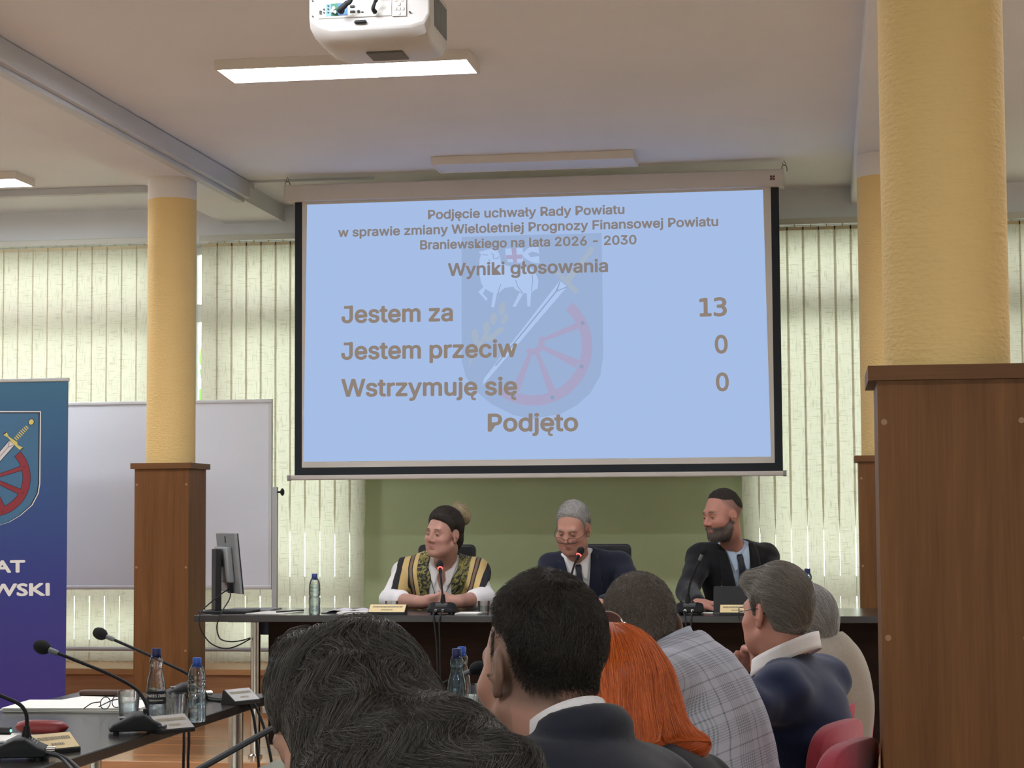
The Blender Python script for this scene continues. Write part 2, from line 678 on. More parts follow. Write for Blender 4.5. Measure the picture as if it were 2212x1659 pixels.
def portal(x0, x1, z0, z1, y, inward):
    l_ = bpy.data.lights.new('window_portal', 'AREA')
    l_.shape = 'RECTANGLE'
    l_.size, l_.size_y = x1 - x0, z1 - z0
    l_.cycles.is_portal = True
    o_ = bpy.data.objects.new('window_portal', l_)
    COL.objects.link(o_)
    o_.location = ((x0 + x1) / 2, y, (z0 + z1) / 2)
    o_.rotation_euler = (PI / 2 if inward > 0 else -PI / 2, 0, 0)
    o_['kind'] = 'helper'


for a, b in REAR:
    portal(a, b, 1.0, 2.30, YB - .25, 1)
portal(XL, GX0, Z_SILL, Z_LINT, WALL_Y + .3, -1)
portal(GX1, XR, Z_SILL, Z_LINT, WALL_Y + .3, -1)
zt = at(1770, 655, WALL_Y).z
TR = [(zt - .02, zt + .10), (at(700, 1286, WALL_Y).z - .01, at(700, 1247, WALL_Y).z)]
gapx = at(430, 600, WALL_Y).x
window(1, XL, gapx - .19, [-6.2], TR)
window(2, gapx - .11, GX0, [gapx + .12], TR)
window(3, GX1, XR, [1.2, 2.6], TR)
struct(MB().box((gapx - .19, WALL_Y + .02, Z_SILL), (gapx - .11, WALL_Y + .25, Z_LINT)).build('trim_mullion', M_pvc))


def blind_mat():
    m = bpy.data.materials.new('linen_blind_fabric')
    m.use_nodes = True
    nt = m.node_tree
    nt.nodes.remove(nt.nodes['Principled BSDF'])
    out = nt.nodes['Material Output']
    tc = nt.nodes.new('ShaderNodeTexCoord')
    vals = []
    for sc_, seed in (((120, 120, 11), 0.0), ((13, 13, 130), 3.1)):
        mp = nt.nodes.new('ShaderNodeMapping')
        mp.inputs['Scale'].default_value = sc_
        mp.inputs['Location'].default_value = (seed, seed, seed)
        nt.links.new(tc.outputs['Object'], mp.inputs[0])
        n = nt.nodes.new('ShaderNodeTexNoise')
        n.inputs['Scale'].default_value = 1.0
        n.inputs['Detail'].default_value = 1.5
        nt.links.new(mp.outputs[0], n.inputs[0])
        r = nt.nodes.new('ShaderNodeMapRange')
        r.inputs['From Min'].default_value = 0.565
        r.inputs['From Max'].default_value = 0.70
        nt.links.new(n.outputs[0], r.inputs[0])
        vals.append(r)
    mxm = nt.nodes.new('ShaderNodeMath')
    mxm.operation = 'MAXIMUM'
    nt.links.new(vals[0].outputs[0], mxm.inputs[0])
    nt.links.new(vals[1].outputs[0], mxm.inputs[1])
    mx = nt.nodes.new('ShaderNodeMix')
    mx.data_type = 'RGBA'
    mx.inputs[6].default_value = (0.66, 0.605, 0.51, 1)
    mx.inputs[7].default_value = (0.45, 0.415, 0.32, 1)
    nt.links.new(mxm.outputs[0], mx.inputs[0])
    tr = nt.nodes.new('ShaderNodeBsdfTranslucent')
    di = nt.nodes.new('ShaderNodeBsdfDiffuse')
    nt.links.new(mx.outputs[2], tr.inputs[0])
    di.inputs[0].default_value = (0.66, 0.62, 0.50, 1)
    ms = nt.nodes.new('ShaderNodeMixShader')
    ms.inputs[0].default_value = 0.38
    nt.links.new(tr.outputs[0], ms.inputs[1])
    nt.links.new(di.outputs[0], ms.inputs[2])
    nt.links.new(ms.outputs[0], out.inputs[0])
    return m


M_blind = blind_mat()
M_rail = mat('blind_headrail', srgb(200, 200, 190), 0.4)
M_hook = mat('blind_hanger_tab', srgb(196, 184, 150), 0.6)
VANE_W, PITCH_V = .117, .1045
Z_VT, Z_VB = EYE + 1.858, EYE - .94


def blind(x0, x1, label, gaps=0.0, taper=.16):
    y = WALL_Y - .09
    root = thing('vertical_blind', label, 'window blind', (x0, y, Z_VB), 'cream vertical blinds along the window wall')
    MB().box((x0 - .02, y - .022, Z_VT + .035), (x1 + .02, y + .022, Z_VT + .075)).build('headrail', M_rail, root, bevel=0.003)
    n = max(1, round((x1 - x0) / PITCH_V))
    pit = (x1 - x0) / n
    rr = random.Random(int(x0 * 100))
    for i in range(n):
        cx = x0 + pit * (i + .5)
        a = math.radians(2.2 + rr.uniform(-.4, .4))
        tw = math.radians(rr.uniform(-.8, .8)) + gaps
        w = VANE_W * .5
        dz = rr.uniform(-.004, .004)
        lean = rr.uniform(-.002, .002)
        cur = rr.uniform(.0, .0015)

        def fn(u, v):
            s = (u - .5) * 2
            ang = a + tw * (1 - v)
            off = cur * (1 - s * s)
            z = Z_VB + dz + (Z_VT + .02 - Z_VB) * v
            wv = w * (1 - taper * min(1, max(0, (.36 - v) / .06)))
            return (cx + lean * (1 - v) + s * wv * math.cos(ang) + off * math.sin(ang), y + s * wv * math.sin(ang) - off * math.cos(ang), z)
        v = MB().grid(fn, 7, 25).build('vane', M_blind, root)
        v.data.polygons.foreach_set('use_smooth', [True] * len(v.data.polygons))
        tabs = MB().box((cx - .055, y - .003, Z_VT + .0), (cx + .055, y + .003, Z_VT + .022))
        tabs.box((cx - .004, y - .004, Z_VT + .02), (cx + .004, y + .004, Z_VT + .04))
        tabs.build('hanger', M_hook, root)
    # bead chain joining the vane bottoms
    ch = MB()
    for i in range(n - 1):
        a0 = x0 + pit * (i + .5)
        ch.tube([(a0, y - .012, Z_VB + .012), (a0 + pit * .5, y - .012, Z_VB - .012 + .0), (a0 + pit, y - .012, Z_VB + .012)], .0012, 4)
    ch.build('bottom_chain', M_pvc, root)
    return root


blind(XL + 1.6, gapx - .20, 'cream vertical blind far left, above the blue banner', taper=.14)
blind(gapx + .055, GX0 + .03, 'cream vertical blind between the left pillar and the olive wall')
blind(GX1 - .02, at(2020, 700, WALL_Y).x - .02, 'cream vertical blind right of the screen, behind the bearded man')
blind(at(2020, 700, WALL_Y).x + .02, XR - 1.2, 'cream vertical blind at the right edge, beyond the near pillar')
# heating pipe in front of the blinds
pz = at(400, 1403, 12.8).z
struct(MB().cyl((XL, 12.82, pz), (GX0 - .05, 12.82, pz), .0135, 16).build('trim_pipe', mat('grey_heating_pipe', srgb(150, 148, 156), 0.5), smooth=True))
struct(MB().cyl((GX1 + .05, 12.82, pz), (XR, 12.82, pz), .0135, 16).build('trim_pipe_right', MATS['grey_heating_pipe'], smooth=True))
# sun-lit ground and trees outside
struct(MB().box((-30, 13.4, -1.3), (30, 60, -1.2)).build('ground_outside', mat('paving_outside', (0.42, 0.42, 0.38, 1), 0.9, var=0.2, vscale=3)))
struct(MB().box((-30, -45, -1.3), (30, YB - .3, -1.2)).build('ground_behind', MATS['paving_outside']))
M_leaf = mat('leaves_outside', (0.16, 0.34, 0.07, 1), 0.7, var=0.5, vscale=2.5)
M_bark = mat('bark_outside', (0.06, 0.05, 0.04, 1), 0.9)


def tree(x, y, h, label, seed):
    rr = random.Random(seed)
    root = thing('tree', label, 'tree', (x, y, -1.2))
    MB().tube([(x, y, -1.2), (x + .1, y, h * .4 - 1.2), (x - .1, y + .1, h * .8 - 1.2)], [.16, .12, .05], 8).build('trunk', M_bark, root, smooth=True)
    cr = MB()
    for k in range(900):
        a, b, q = rr.uniform(0, 2 * PI), rr.uniform(-1, 1), rr.random() ** .33
        s = math.sqrt(1 - b * b)
        c = Vector((x + q * 2.0 * s * math.cos(a), y + q * 2.0 * s * math.sin(a), h - 2.6 + q * 2.0 * b))
        n = Vector((rr.uniform(-1, 1), rr.uniform(-1, 1), rr.uniform(-1, 1))).normalized()
        t = n.orthogonal().normalized() * .16
        u = n.cross(t) * .55
        cr.add([c - t, c - u, c + t, c + u], [(0, 1, 2, 3)])
    tag(cr.build('foliage', M_leaf, root), kind='stuff')


tree(-8.2, 19.5, 5.2, 'green tree outside, seen through the narrow gap beside the left pillar', 4)
tree(-2.0, 22, 5.5, 'green tree outside behind the blinds and the projection screen', 5)
tree(2.6, 20.5, 5.0, 'green tree outside behind the blinds on the right', 6)
# ------------------------------------------------------------------ ceiling lamps
M_lampbody = mat('lamp_frame', srgb(222, 214, 206), 0.5)
M_lampon = mat('lit_lamp_panel', (1, 1, 1, 1), 0.5, emit=(0.95, 0.985, 1.05, 1), estr=LAMP_ON)
M_lampoff = mat('unlit_lamp_panel', srgb(214, 216, 224), 0.35)


def lamp(x, y, lit, label):
    root = thing('ceiling_light', label, 'ceiling light', (x + .6, y + .15, CEIL), 'flat ceiling panels')
    t, w, L, fr = .048, .30, 1.2, .012
    m = MB()
    m.box((x, y, CEIL - t), (x + L, y + fr, CEIL - .001))
    m.box((x, y + w - fr, CEIL - t), (x + L, y + w, CEIL - .001))
    m.box((x, y + fr, CEIL - t), (x + fr, y + w - fr, CEIL - .001))
    m.box((x + L - fr, y + fr, CEIL - t), (x + L, y + w - fr, CEIL - .001))
    m.build('frame', M_lampbody, root)
    MB().box((x + fr, y + fr, CEIL - t + .002), (x + L - fr, y + w - fr, CEIL - t + .012)).build('diffuser', M_lampon if lit else M_lampoff, root)
    return root


lamp(-2.773, 8.774, True, 'lit ceiling panel between the projector and the screen')
lamp(-2.271, 11.394, False, 'unlit ceiling panel just above the projection screen')
l3 = atz(34, 369, CEIL)
lamp(l3.x - 1.2, l3.y, True, 'lit ceiling panel left of the beam, cut by the left edge')
for bay, x, ys_ in (('centre bay', -2.77, (6.15, 3.53, .91, -1.71)), ('left bay', -6.4, (8.77, 6.15, 3.53, .91)), ('right bay', 1.5, (8.77, 6.15, 3.53, .91))):  # unseen panels, added and switched to raise the light in the room
    for i, y in enumerate(ys_):
        lit_ = y > 5 or 0 < y < 2
        lamp(x, y, lit_, '%s ceiling panel of the %s added out of view, %s from the windows' % ('lit' if lit_ else 'unlit', bay, ['first', 'second', 'third', 'fourth'][i]))

# ------------------------------------------------------------------ projection screen
SY = 11.911
M_black = mat('black_screen_border', srgb(36, 40, 46), 0.8)
M_case = mat('screen_casing', srgb(206, 198, 192), 0.45)
M_sheet = mat('white_screen_sheet', srgb(214, 208, 200), 0.85)


def emis(name, col, k=1.0):
    if name in MATS:
        return MATS[name]
    m = bpy.data.materials.new(name)
    m.use_nodes = True
    nt = m.node_tree
    nt.nodes.remove(nt.nodes['Principled BSDF'])
    e = nt.nodes.new('ShaderNodeEmission')
    e.inputs[0].default_value = col
    e.inputs[1].default_value = SCREEN_LIGHT * k
    nt.links.new(e.outputs[0], nt.nodes['Material Output'].inputs[0])
    MATS[name] = m
    return m


sa, sb_, sc_, sd = at(639.5, 437, SY), at(1684, 406.8, SY), at(1689.7, 1019.3, SY), at(634, 1024.7, SY)
SX0, SX1, SZ0, SZ1 = (sa.x + sd.x) / 2, (sb_.x + sc_.x) / 2, (sc_.z + sd.z) / 2, (sa.z + sb_.z) / 2
scr = thing('projection_screen', 'white pull-down projection screen with black border and voting results, hung from the ceiling', 'projection screen', ((SX0 + SX1) / 2, SY, SZ0))
MB().box((SX0, SY, SZ0), (SX1, SY + .004, SZ1 + .03)).build('border', M_black, scr)
cx0, cx1 = at(620, 418, SY).x, at(1691, 388, SY).x
cz1 = .5 * (at(620, 400, SY).z + at(1691, 369, SY).z)
cz0 = .5 * (at(620, 436, SY).z + at(1691, 406, SY).z)
MB().rbox((cx0, SY - .05, cz0), (cx1, SY + .05, cz1), .012, 3, 0).build('casing', M_case, scr, bevel=.002)
for xx in (cx0 - .006, cx1 - .002):
    MB().rbox((xx, SY - .054, cz0 - .006), (xx + .008, SY + .054, cz1 + .004), .014, 3, 0).build('casing_end', mat('clear_plastic_end', srgb(196, 192, 184), 0.3), scr)
bx_0, bx_1 = at(622, 1030, SY).x, at(1698.5, 1025, SY).x
MB().rbox((bx_0, SY - .012, SZ0 - .030), (bx_1, SY + .016, SZ0), .008, 3, 0).build('bottom_bar', M_case, scr)
for xx in (bx_0 - .002, bx_1 - .018):
    MB().rbox((xx, SY - .015, SZ0 - .033), (xx + .02, SY + .019, SZ0 + .002), .008, 3, 0).build('bar_end', mat('grey_bar_end', srgb(150, 148, 146), 0.4), scr)
for px_, py_ in ((621, 384), (1697, 349)):
    xx = at(px_ if px_ < 1000 else 1694, py_, SY).x
    hk = MB()
    hk.tube([(xx, SY, CEIL), (xx, SY, cz1 + .05), (xx + .010, SY, cz1 + .036), (xx, SY, cz1 + .026), (xx - .010, SY, cz1 + .036), (xx - .006, SY, cz1 + .044)], .0022, 6)
    hk.tube([(xx - .016, SY, cz1 - .01), (xx - .014, SY, cz1 + .018), (xx, SY, cz1 + .030), (xx + .014, SY, cz1 + .018), (xx + .016, SY, cz1 - .01)], .0025, 6)
    hk.build('hook', mat('steel_hook', srgb(120, 116, 110), 0.4, 0.8), scr, smooth=True)
# small square maker's mark on the casing
k = at(1668.5, 384, SY - .05)
mk = MB()
for dx, dz in ((-1, -1), (-1, 1), (1, -1), (1, 1)):
    mk.box((k.x + dx * .008 - .006, SY - .0515, k.z + dz * .008 - .006), (k.x + dx * .008 + .006, SY - .0502, k.z + dz * .008 + .006))
mk.build('casing_mark', mat('dark_mark', srgb(70, 40, 44), 0.5), scr)
MB().box((k.x - .006, SY - .0522, k.z - .004), (k.x + .006, SY - .0516, k.z + .004)).build('casing_mark', mat('red_mark', srgb(190, 50, 60), 0.5), scr)

pv = [at(654, 438, SY), at(1666, 407, SY), at(1672.5, 1002, SY), at(651, 1008.3, SY)]
WX0, WX1, WZ0 = (pv[0].x + pv[3].x) / 2, (pv[1].x + pv[2].x) / 2, (pv[2].z + pv[3].z) / 2
MB().box((WX0, SY - .0012, WZ0), (WX1, SY - .0002, SZ1 + .02)).build('sheet', M_sheet, scr)


def P2(px, py, off):
    return at(px, py, SY - off)


def flat(name, pts, m, parent, off):
    return MB().add([P2(x, y, off) for x, y in pts], [tuple(range(len(pts)))]).build(name, m, parent)


PIC = flat('projected_picture', [(663.5, 442.2), (1648, 410), (1665.5, 986.5), (655, 997.5)][::-1], emis('picture_blue', srgb(166, 190, 230)), scr, .0022)


def K(x, y):
    return (960 + x / 3.771, 480 + y / 3.771)


def ell_pts(cx, cy, rx, ry, rot=0, n=16):
    o = []
    for i in range(n):
        t = 2 * PI * i / n
        a, b = rx * math.cos(t), ry * math.sin(t)
        o.append((cx + a * math.cos(rot) - b * math.sin(rot), cy + a * math.sin(rot) + b * math.cos(rot)))
    return o


def arc_band(cx, cy, r0, r1, a0, a1, n=40):
    o = [(cx + r1 * math.cos(a0 + (a1 - a0) * i / n), cy - r1 * math.sin(a0 + (a1 - a0) * i / n)) for i in range(n + 1)]
    return o + [(cx + r0 * math.cos(a0 + (a1 - a0) * i / n), cy - r0 * math.sin(a0 + (a1 - a0) * i / n)) for i in range(n, -1, -1)]


E_sh, E_wh, E_rd, E_ye, E_ln = (emis('picture_shield', srgb(154, 176, 212)), emis('picture_white', srgb(176, 200, 238)), emis('picture_red', srgb(168, 164, 198)),
                                emis('picture_yellow', srgb(166, 180, 200)), emis('picture_line', srgb(140, 160, 190)))
emb = flat('projected_emblem', [K(*p) for p in [(140, 120), (1280, 88), (1290, 700), (1293, 1090), (1270, 1250), (1190, 1390), (1080, 1490), (950, 1560), (716, 1603), (560, 1570), (380, 1480), (260, 1380), (175, 1260), (141, 1130), (140, 600)]][::-1], E_sh, PIC, .0030)


def emb_shape(polys, m, off, name='emblem_figure'):
    mb = MB()
    for p in polys:
        mb.add([P2(*K(x, y), off) for x, y in p], [tuple(range(len(p)))])
    return mb.build(name, m, PIC)


emb_shape([[(285, 300), (300, 262), (278, 242), (320, 232), (380, 215), (430, 225), (455, 280), (462, 335), (560, 370), (700, 370), (745, 420), (765, 470), (760, 540), (722, 560), (706, 575), (640, 580), (575, 545), (565, 525), (490, 535), (445, 575), (380, 572), (330, 540), (300, 500), (285, 420)],
           [(400, 570), (380, 690), (405, 695), (430, 570)], [(325, 520), (275, 570), (315, 610), (340, 642), (352, 622), (312, 580), (332, 550)],
           [(610, 575), (555, 688), (580, 690), (642, 583)], [(670, 560), (675, 685), (700, 688), (706, 565)]], E_wh, .0036, 'emblem_lamb')
emb_shape([[(495, 215), (635, 210), (645, 262), (640, 330), (600, 330), (520, 325), (500, 290)],
           [(640, 250), (690, 205), (765, 200), (772, 262), (755, 248), (712, 240), (682, 256), (700, 286), (770, 275), (775, 335), (720, 330), (652, 292)]], E_wh, .0036, 'emblem_flag')
emb_shape([[(545, 212), (585, 210), (592, 330), (560, 330)], [(500, 270), (635, 262), (638, 296), (505, 302)]], E_rd, .0040, 'emblem_flag_cross')
emb_shape([[(940, 475), (1000, 525), (345, 1290), (308, 1327), (325, 1270)]], E_wh, .0036, 'emblem_sword_blade')
emb_shape([[(940, 478), (946, 478), (922, 556), (998, 522), (1000, 530), (915, 566), (420, 1172), (412, 1168), (908, 560)]], E_ln, .0040, 'emblem_sword_blade')
emb_shape([[(905, 415), (930, 400), (1015, 478), (1095, 555), (1085, 580), (1060, 580), (985, 500)],
           [(975, 465), (1150, 255), (1176, 215), (1190, 198), (1215, 206), (1218, 236), (1200, 260), (1180, 272), (1025, 490)]], E_ye, .0036, 'emblem_sword_hilt')
A = math.radians
emb_shape([arc_band(722, 1012, 398, 482, A(48), A(-126))], E_rd, .0036, 'emblem_wheel')
emb_shape([[(770, 938), (812, 930), (816, 1000), (800, 1040), (755, 1082), (690, 1082), (665, 1052), (690, 1022), (722, 1036), (750, 1020), (766, 980)],
           [(808, 942), (1085, 812), (1104, 862), (814, 968)], [(810, 1008), (1104, 1126), (1064, 1184), (798, 1038)],
           [(742, 1078), (772, 1062), (908, 1372), (850, 1398)], [(680, 1076), (712, 1086), (604, 1394), (572, 1310)]], E_rd, .0037, 'emblem_wheel')
emb_shape([ell_pts(x, y, 17, 17) for x, y in ((1125, 822), (1118, 1176), (880, 1428), (565, 1420))], E_ln, .0042, 'emblem_wheel_rivet')
emb_shape([ell_pts(*q) for q in ((470, 705, 26, 55, .2), (490, 790, 22, 50, .5), (400, 785, 28, 50, .1), (345, 860, 28, 52, 0), (440, 890, 24, 55, .9), (330, 930, 22, 40, .4), (250, 930, 26, 62, -.1), (280, 1010, 26, 60, .5), (380, 940, 24, 50, 1.0), (220, 1110, 12, 60, .3))], E_ye, .0036, 'emblem_wheat')
lamb_lines = [[(380, 250), (402, 268), (396, 290), (420, 300), (450, 282)], [(360, 300), (372, 320)], [(460, 505), (445, 545), (440, 575)], [(580, 470), (595, 520), (640, 580)], [(716, 430), (720, 490), (706, 560)], [(310, 262), (345, 270), (352, 262)]]
lm = MB()
for ln in lamb_lines:
    for a, b in zip(ln[:-1], ln[1:]):
        d = Vector((b[0] - a[0], b[1] - a[1])).normalized() * 2.6
        lm.add([P2(*K(x, y), .0041) for x, y in ((a[0] - d.y, a[1] + d.x), (a[0] + d.y, a[1] - d.x), (b[0] + d.y, b[1] - d.x), (b[0] - d.y, b[1] + d.x))], [(0, 1, 2, 3)])
lm.build('emblem_lamb_line', E_ln, PIC)

E_txt = emis('picture_lettering', srgb(136, 128, 126))
E_txt2 = emis('picture_lettering_warm', srgb(143, 130, 120))


def fit_text(name, s, m, parent, A_, B_, cap, bold, off=0.0, font=0):
    """lettering that starts at baseline point A_ and ends at baseline point B_"""
    s0 = s
    s = s.replace('ę', 'e').replace('ą', 'a')
    A_, B_ = Vector(A_), Vector(B_)
    r = (B_ - A_)
    up = Vector((0, 0, 1)) - r.normalized() * r.normalized().z
    o = text_mesh(name, s, m, parent, A_, r, up, cap, 'LEFT', bold, 1.0, 0, off, font)
    rn = r.normalized()
    ogonki = [i for i, c in enumerate(s0) if c in 'ęą']
    base = A_ - origin_of(parent)
    ds = [(v.co - base).dot(rn) for v in o.data.vertices]
    lo, hi = min(ds), max(ds)
    for v in o.data.vertices:
        d = (v.co - base).dot(rn)
        v.co += rn * ((d - lo) / (hi - lo) * r.length - d)
    # tails below the letters and the bar of a capital J, as ribbons
    strokes = []
    if ogonki or s0[0] == 'J':
        def width(q):
            t_ = text_mesh('w', q, m, None, (0, 0, 0), (1, 0, 0), (0, 1, 0), cap, 'LEFT', 0, 1, 0, 0, font)
            x_ = [v.co.x for v in t_.data.vertices]
            bpy.data.objects.remove(t_)
            return min(x_), max(x_)
        w0, w1 = width(s)
        for i in ogonki:
            x_ = (width(s[:i + 1])[1] - w0) / (w1 - w0) * r.length - cap * .20
            strokes.append(([(x_, .02), (x_ - cap * .10, -.10 * cap), (x_ - cap * .09, -.21 * cap), (x_ + cap * .03, -.26 * cap), (x_ + cap * .12, -.23 * cap)], cap * .075))
        if s0[0] == 'J':
            jx = (width('J')[1] - w0) / (w1 - w0) * r.length
            strokes.append(([(jx - cap * .48, cap * .93), (jx - cap * .02, cap * .93)], cap * .085))
    me = o.data
    if strokes:
        V = [tuple(v.co) for v in me.vertices]
        F = [tuple(q.vertices) for q in me.polygons]
        nn_ = rn.cross(up.normalized())
        for pts, w in strokes:
            n0 = len(V)
            for j, (x_, z_) in enumerate(pts):
                a, b = pts[max(j - 1, 0)], pts[min(j + 1, len(pts) - 1)]
                t_ = Vector((b[0] - a[0], b[1] - a[1])).normalized()
                for sg in (-1, 1):
                    V.append(tuple(base + rn * (x_ - sg * t_.y * w) + up * (z_ + sg * t_.x * w) + nn_ * (off + 2e-5)))
            F += [(n0 + 2 * j, n0 + 2 * j + 1, n0 + 2 * j + 3, n0 + 2 * j + 2) for j in range(len(pts) - 1)]
        m2 = bpy.data.meshes.new(name)
        m2.from_pydata(V, [], F)
        m2.materials.append(m)
        o.data = m2
        bpy.data.meshes.remove(me)
    return o


for s, L, Rr, cap, m_ in (("Podjęcie uchwały Rady Powiatu", (924.5, 473), (1349, 461.5), 19.2, E_txt), ("w sprawie zmiany Wieloletniej Prognozy Finansowej Powiatu", (730.5, 511.5), (1551.5, 487.5), 19.2, E_txt),
                          ("Braniewskiego na lata 2026 - 2030", (907.5, 538.5), (1375, 527), 19.2, E_txt), ("Wyniki głosowania", (967.5, 595.5), (1313.5, 586.5), 26.5, E_txt),
                          ("Jestem za", (737.5, 697), (978.5, 692.5), 36.5, E_txt2), ("Jestem przeciw", (737, 776), (1117.5, 770), 36.5, E_txt2), ("Wstrzymuję się", (737, 856), (1117.5, 852), 37, E_txt2),
                          ("Podjęto", (1053.5, 931), (1249, 930), 36.5, E_txt2), ("13", (1511, 682.5), (1570.5, 681), 37.5, E_txt2), ("0", (1544.5, 762.5), (1572.5, 761.5), 37, E_txt2), ("0", (1547, 844), (1575, 843), 37, E_txt2)):
    off = .0048
    fit_text('projected_lettering', s, m_, PIC, P2(*L, off), P2(*Rr, off), cap * SY / FPX, .022, 0, 1 if s == '13' else 0)

# ------------------------------------------------------------------ projector
pj = at(797, 30, 6.9)
PJW = 276 * 6.9 / FPX
pr = thing('projector', 'white ceiling projector with cables in its connector panel, top edge of the photo', 'projector', (pj.x, 6.9, CEIL))
M_pj = mat('white_projector_case', srgb(208, 204, 200), 0.42)
hw = PJW / 2
zb, zt_ = at(797, 87, 6.9).z, at(797, 30, 6.9).z + .10
pd = .36
body = MB()


def pj_ring(y, grow, z0, z1, n=8):
    w = hw - grow
    return [(pj.x - w, y, z1), (pj.x + w, y, z1), (pj.x + w, y, z0 + .045), (pj.x + w - .02, y, z0 + .012), (pj.x + w - .07, y, z0), (pj.x - w + .08, y, z0), (pj.x - w + .03, y, z0 + .018), (pj.x - w, y, z0 + .045)]


rings = [pj_ring(6.9, .0, zb + .045, zt_), pj_ring(6.93, -.004, zb + .012, zt_ + .004), pj_ring(7.0, -.005, zb - .004, zt_ + .006), pj_ring(6.9 + pd - .05, -.005, zb - .008, zt_ + .004), pj_ring(6.9 + pd, .02, zb + .02, zt_ - .01)]
vs = [p for r_ in rings for p in r_]
n8 = 8
fs = [tuple(range(n8)), tuple(range(4 * n8 + n8 - 1, 4 * n8 - 1, -1))]
for j in range(4):
    for i in range(n8):
        a, b = j * n8 + i, j * n8 + (i + 1) % n8
        fs.append((a, a + n8, b + n8, b))
MB().add(vs, fs).build('body', M_pj, pr, bevel=.006)


def pjbox(name, x0, x1, y0, y1, m, t=.006, **kw):
    a, b = at(x0, y1, 6.9), at(x1, y0, 6.9)
    return MB().box((a.x, 6.9 - t, a.z), (b.x, 6.9, b.z)).build(name, m, pr, **kw)


pjbox('connector_panel', 688, 846, 2, 41, mat('pale_panel', srgb(222, 220, 214), 0.5), .004)
pjbox('port_plate', 705, 716, 9, 36, mat('blue_plate', srgb(110, 150, 190), 0.5), .006)
pjbox('port_plate', 716, 731, 8, 35, mat('green_plate', srgb(50, 120, 90), 0.5), .0065)
pjbox('port_plate', 731, 751, 7, 34, mat('blue_plate2', srgb(70, 120, 170), 0.5), .006)
pjbox('button_panel', 848, 878, -14, 36, mat('pale_buttons', srgb(212, 208, 204), 0.5), .006)
M_port = mat('black_port', srgb(26, 26, 30), 0.5)
for (x, y, w, h) in ((691, 28, 5, 8), (757, 15, 9, 5), (757, 26, 10, 5), (782, 27, 4, 2.5)):
    pjbox('socket', x, x + w, y - h / 2, y + h / 2, M_port, .008)
for (x, y, r_) in ((701, 21.5, 2.2), (701, 28.5, 2.0), (775.5, 25.5, 3.2), (710, 14, 1.8), (710, 21, 1.8), (710, 28, 1.8), (676, 3, 1.6), (676, 36, 1.6), (886, 27, 2.0)):
    c_ = at(x, y, 6.9)
    MB().cyl((c_.x, 6.891, c_.z), (c_.x, 6.9, c_.z), r_ * 6.9 / FPX, 14).build('socket', M_port, pr, smooth=True)
for q in ((720, 27), (724, 21), (727, 29)):
    c_ = at(*q, 6.9)
    MB().cyl((c_.x, 6.875, c_.z), (c_.x, 6.9, c_.z), .006, 12).build('plug', mat('chrome', (.8, .8, .8, 1), .15, 1.0), pr, smooth=True)
for (x, y) in ((863, 10), (863, 20), (855, 20), (871, 20), (863, 30), (856, 1), (870, 1)):
    pjbox('button', x - 3.2, x + 3.2, y - 3.6, y + 3.6, mat('pale_key', srgb(220, 216, 212), 0.5), .009, bevel=.002)
pjbox('latch', 766, 793, 44, 53, M_port, .014, bevel=.006)
vg = MB()
for i in range(9):
    yy = 6.97 + i * .026
    vg.box((pj.x + hw + .0035, yy, zb + .06), (pj.x + hw + .0075, yy + .018, zt_ - .02))
vg.build('side_grille', mat('grey_grille', srgb(130, 132, 134), 0.6), pr)
MB().box((pj.x - .045, 7.05, zb - .0125), (pj.x + .09, 7.17, zb - .004)).build('lower_cover', mat('dark_recess', srgb(110, 104, 98), .6), pr)
MB().cyl((pj.x, 7.08, zt_), (pj.x, 7.08, CEIL), .03, 20).build('ceiling_mount', M_pj, pr, smooth=True)
MB().cyl((pj.x, 7.08, CEIL - .012), (pj.x, 7.08, CEIL), .09, 24).build('mount_plate', M_pj, pr, smooth=True)
MB().cyl((pj.x - .08, 6.9 + pd - .03, zb + .06), (pj.x - .08, 6.9 + pd + .02, zb + .06), .04, 24).build('lens', M_port, pr, smooth=True)
MB().tube([at(738, 24, 6.860), at(735, 21, 6.845), at(748, 8, 6.84), at(760, -12, 6.84), (pj.x - .02, 6.85, CEIL - .03), (pj.x - .02, 6.84, CEIL)], [.012, .011, .009, .008, .006], 10).build('cable', mat('black_rubber', srgb(22, 24, 28), .6), pr, smooth=True)
MB().tube([at(810, 26, 6.878), at(806, 18, 6.86), at(810, 4, 6.86), at(814, -14, 6.85), (pj.x + .03, 6.85, CEIL - .03), (pj.x + .03, 6.84, CEIL)], [.009, .006, .005, .005], 10).build('cable', MATS['black_rubber'], pr, smooth=True)

# ------------------------------------------------------------------ whiteboard
WBY = 12.05
wx1, wz1, wz0 = at(588, 866, WBY).x, at(588, 862, WBY).z, at(588, 1273, WBY).z
wx0 = wx1 - 1.75
wb = thing('whiteboard', 'large white board on a stand behind the left pillar', 'whiteboard', ((wx0 + wx1) / 2, WBY, POD))
M_wb = mat('whiteboard_enamel', srgb(226, 228, 236), 0.12, spec=0.5)
M_alu = mat('aluminium_profile', srgb(186, 186, 186), 0.35, 0.5)
MB().box((wx0 + .02, WBY - .006, wz0 + .02), (wx1 - .02, WBY + .012, wz1 - .02)).build('board', M_wb, wb)
fr = MB()
fr.rbox((wx0, WBY - .012, wz1 - .024), (wx1, WBY + .016, wz1), .006, 2, 0)
fr.rbox((wx0, WBY - .012, wz0), (wx1, WBY + .016, wz0 + .024), .006, 2, 0)
fr.box((wx0, WBY - .012, wz0 + .024), (wx0 + .02, WBY + .016, wz1 - .024))
fr.box((wx1 - .02, WBY - .012, wz0 + .024), (wx1, WBY + .016, wz1 - .024))
fr.build('frame', mat('whiteboard_frame', srgb(206, 206, 208), .4), wb)
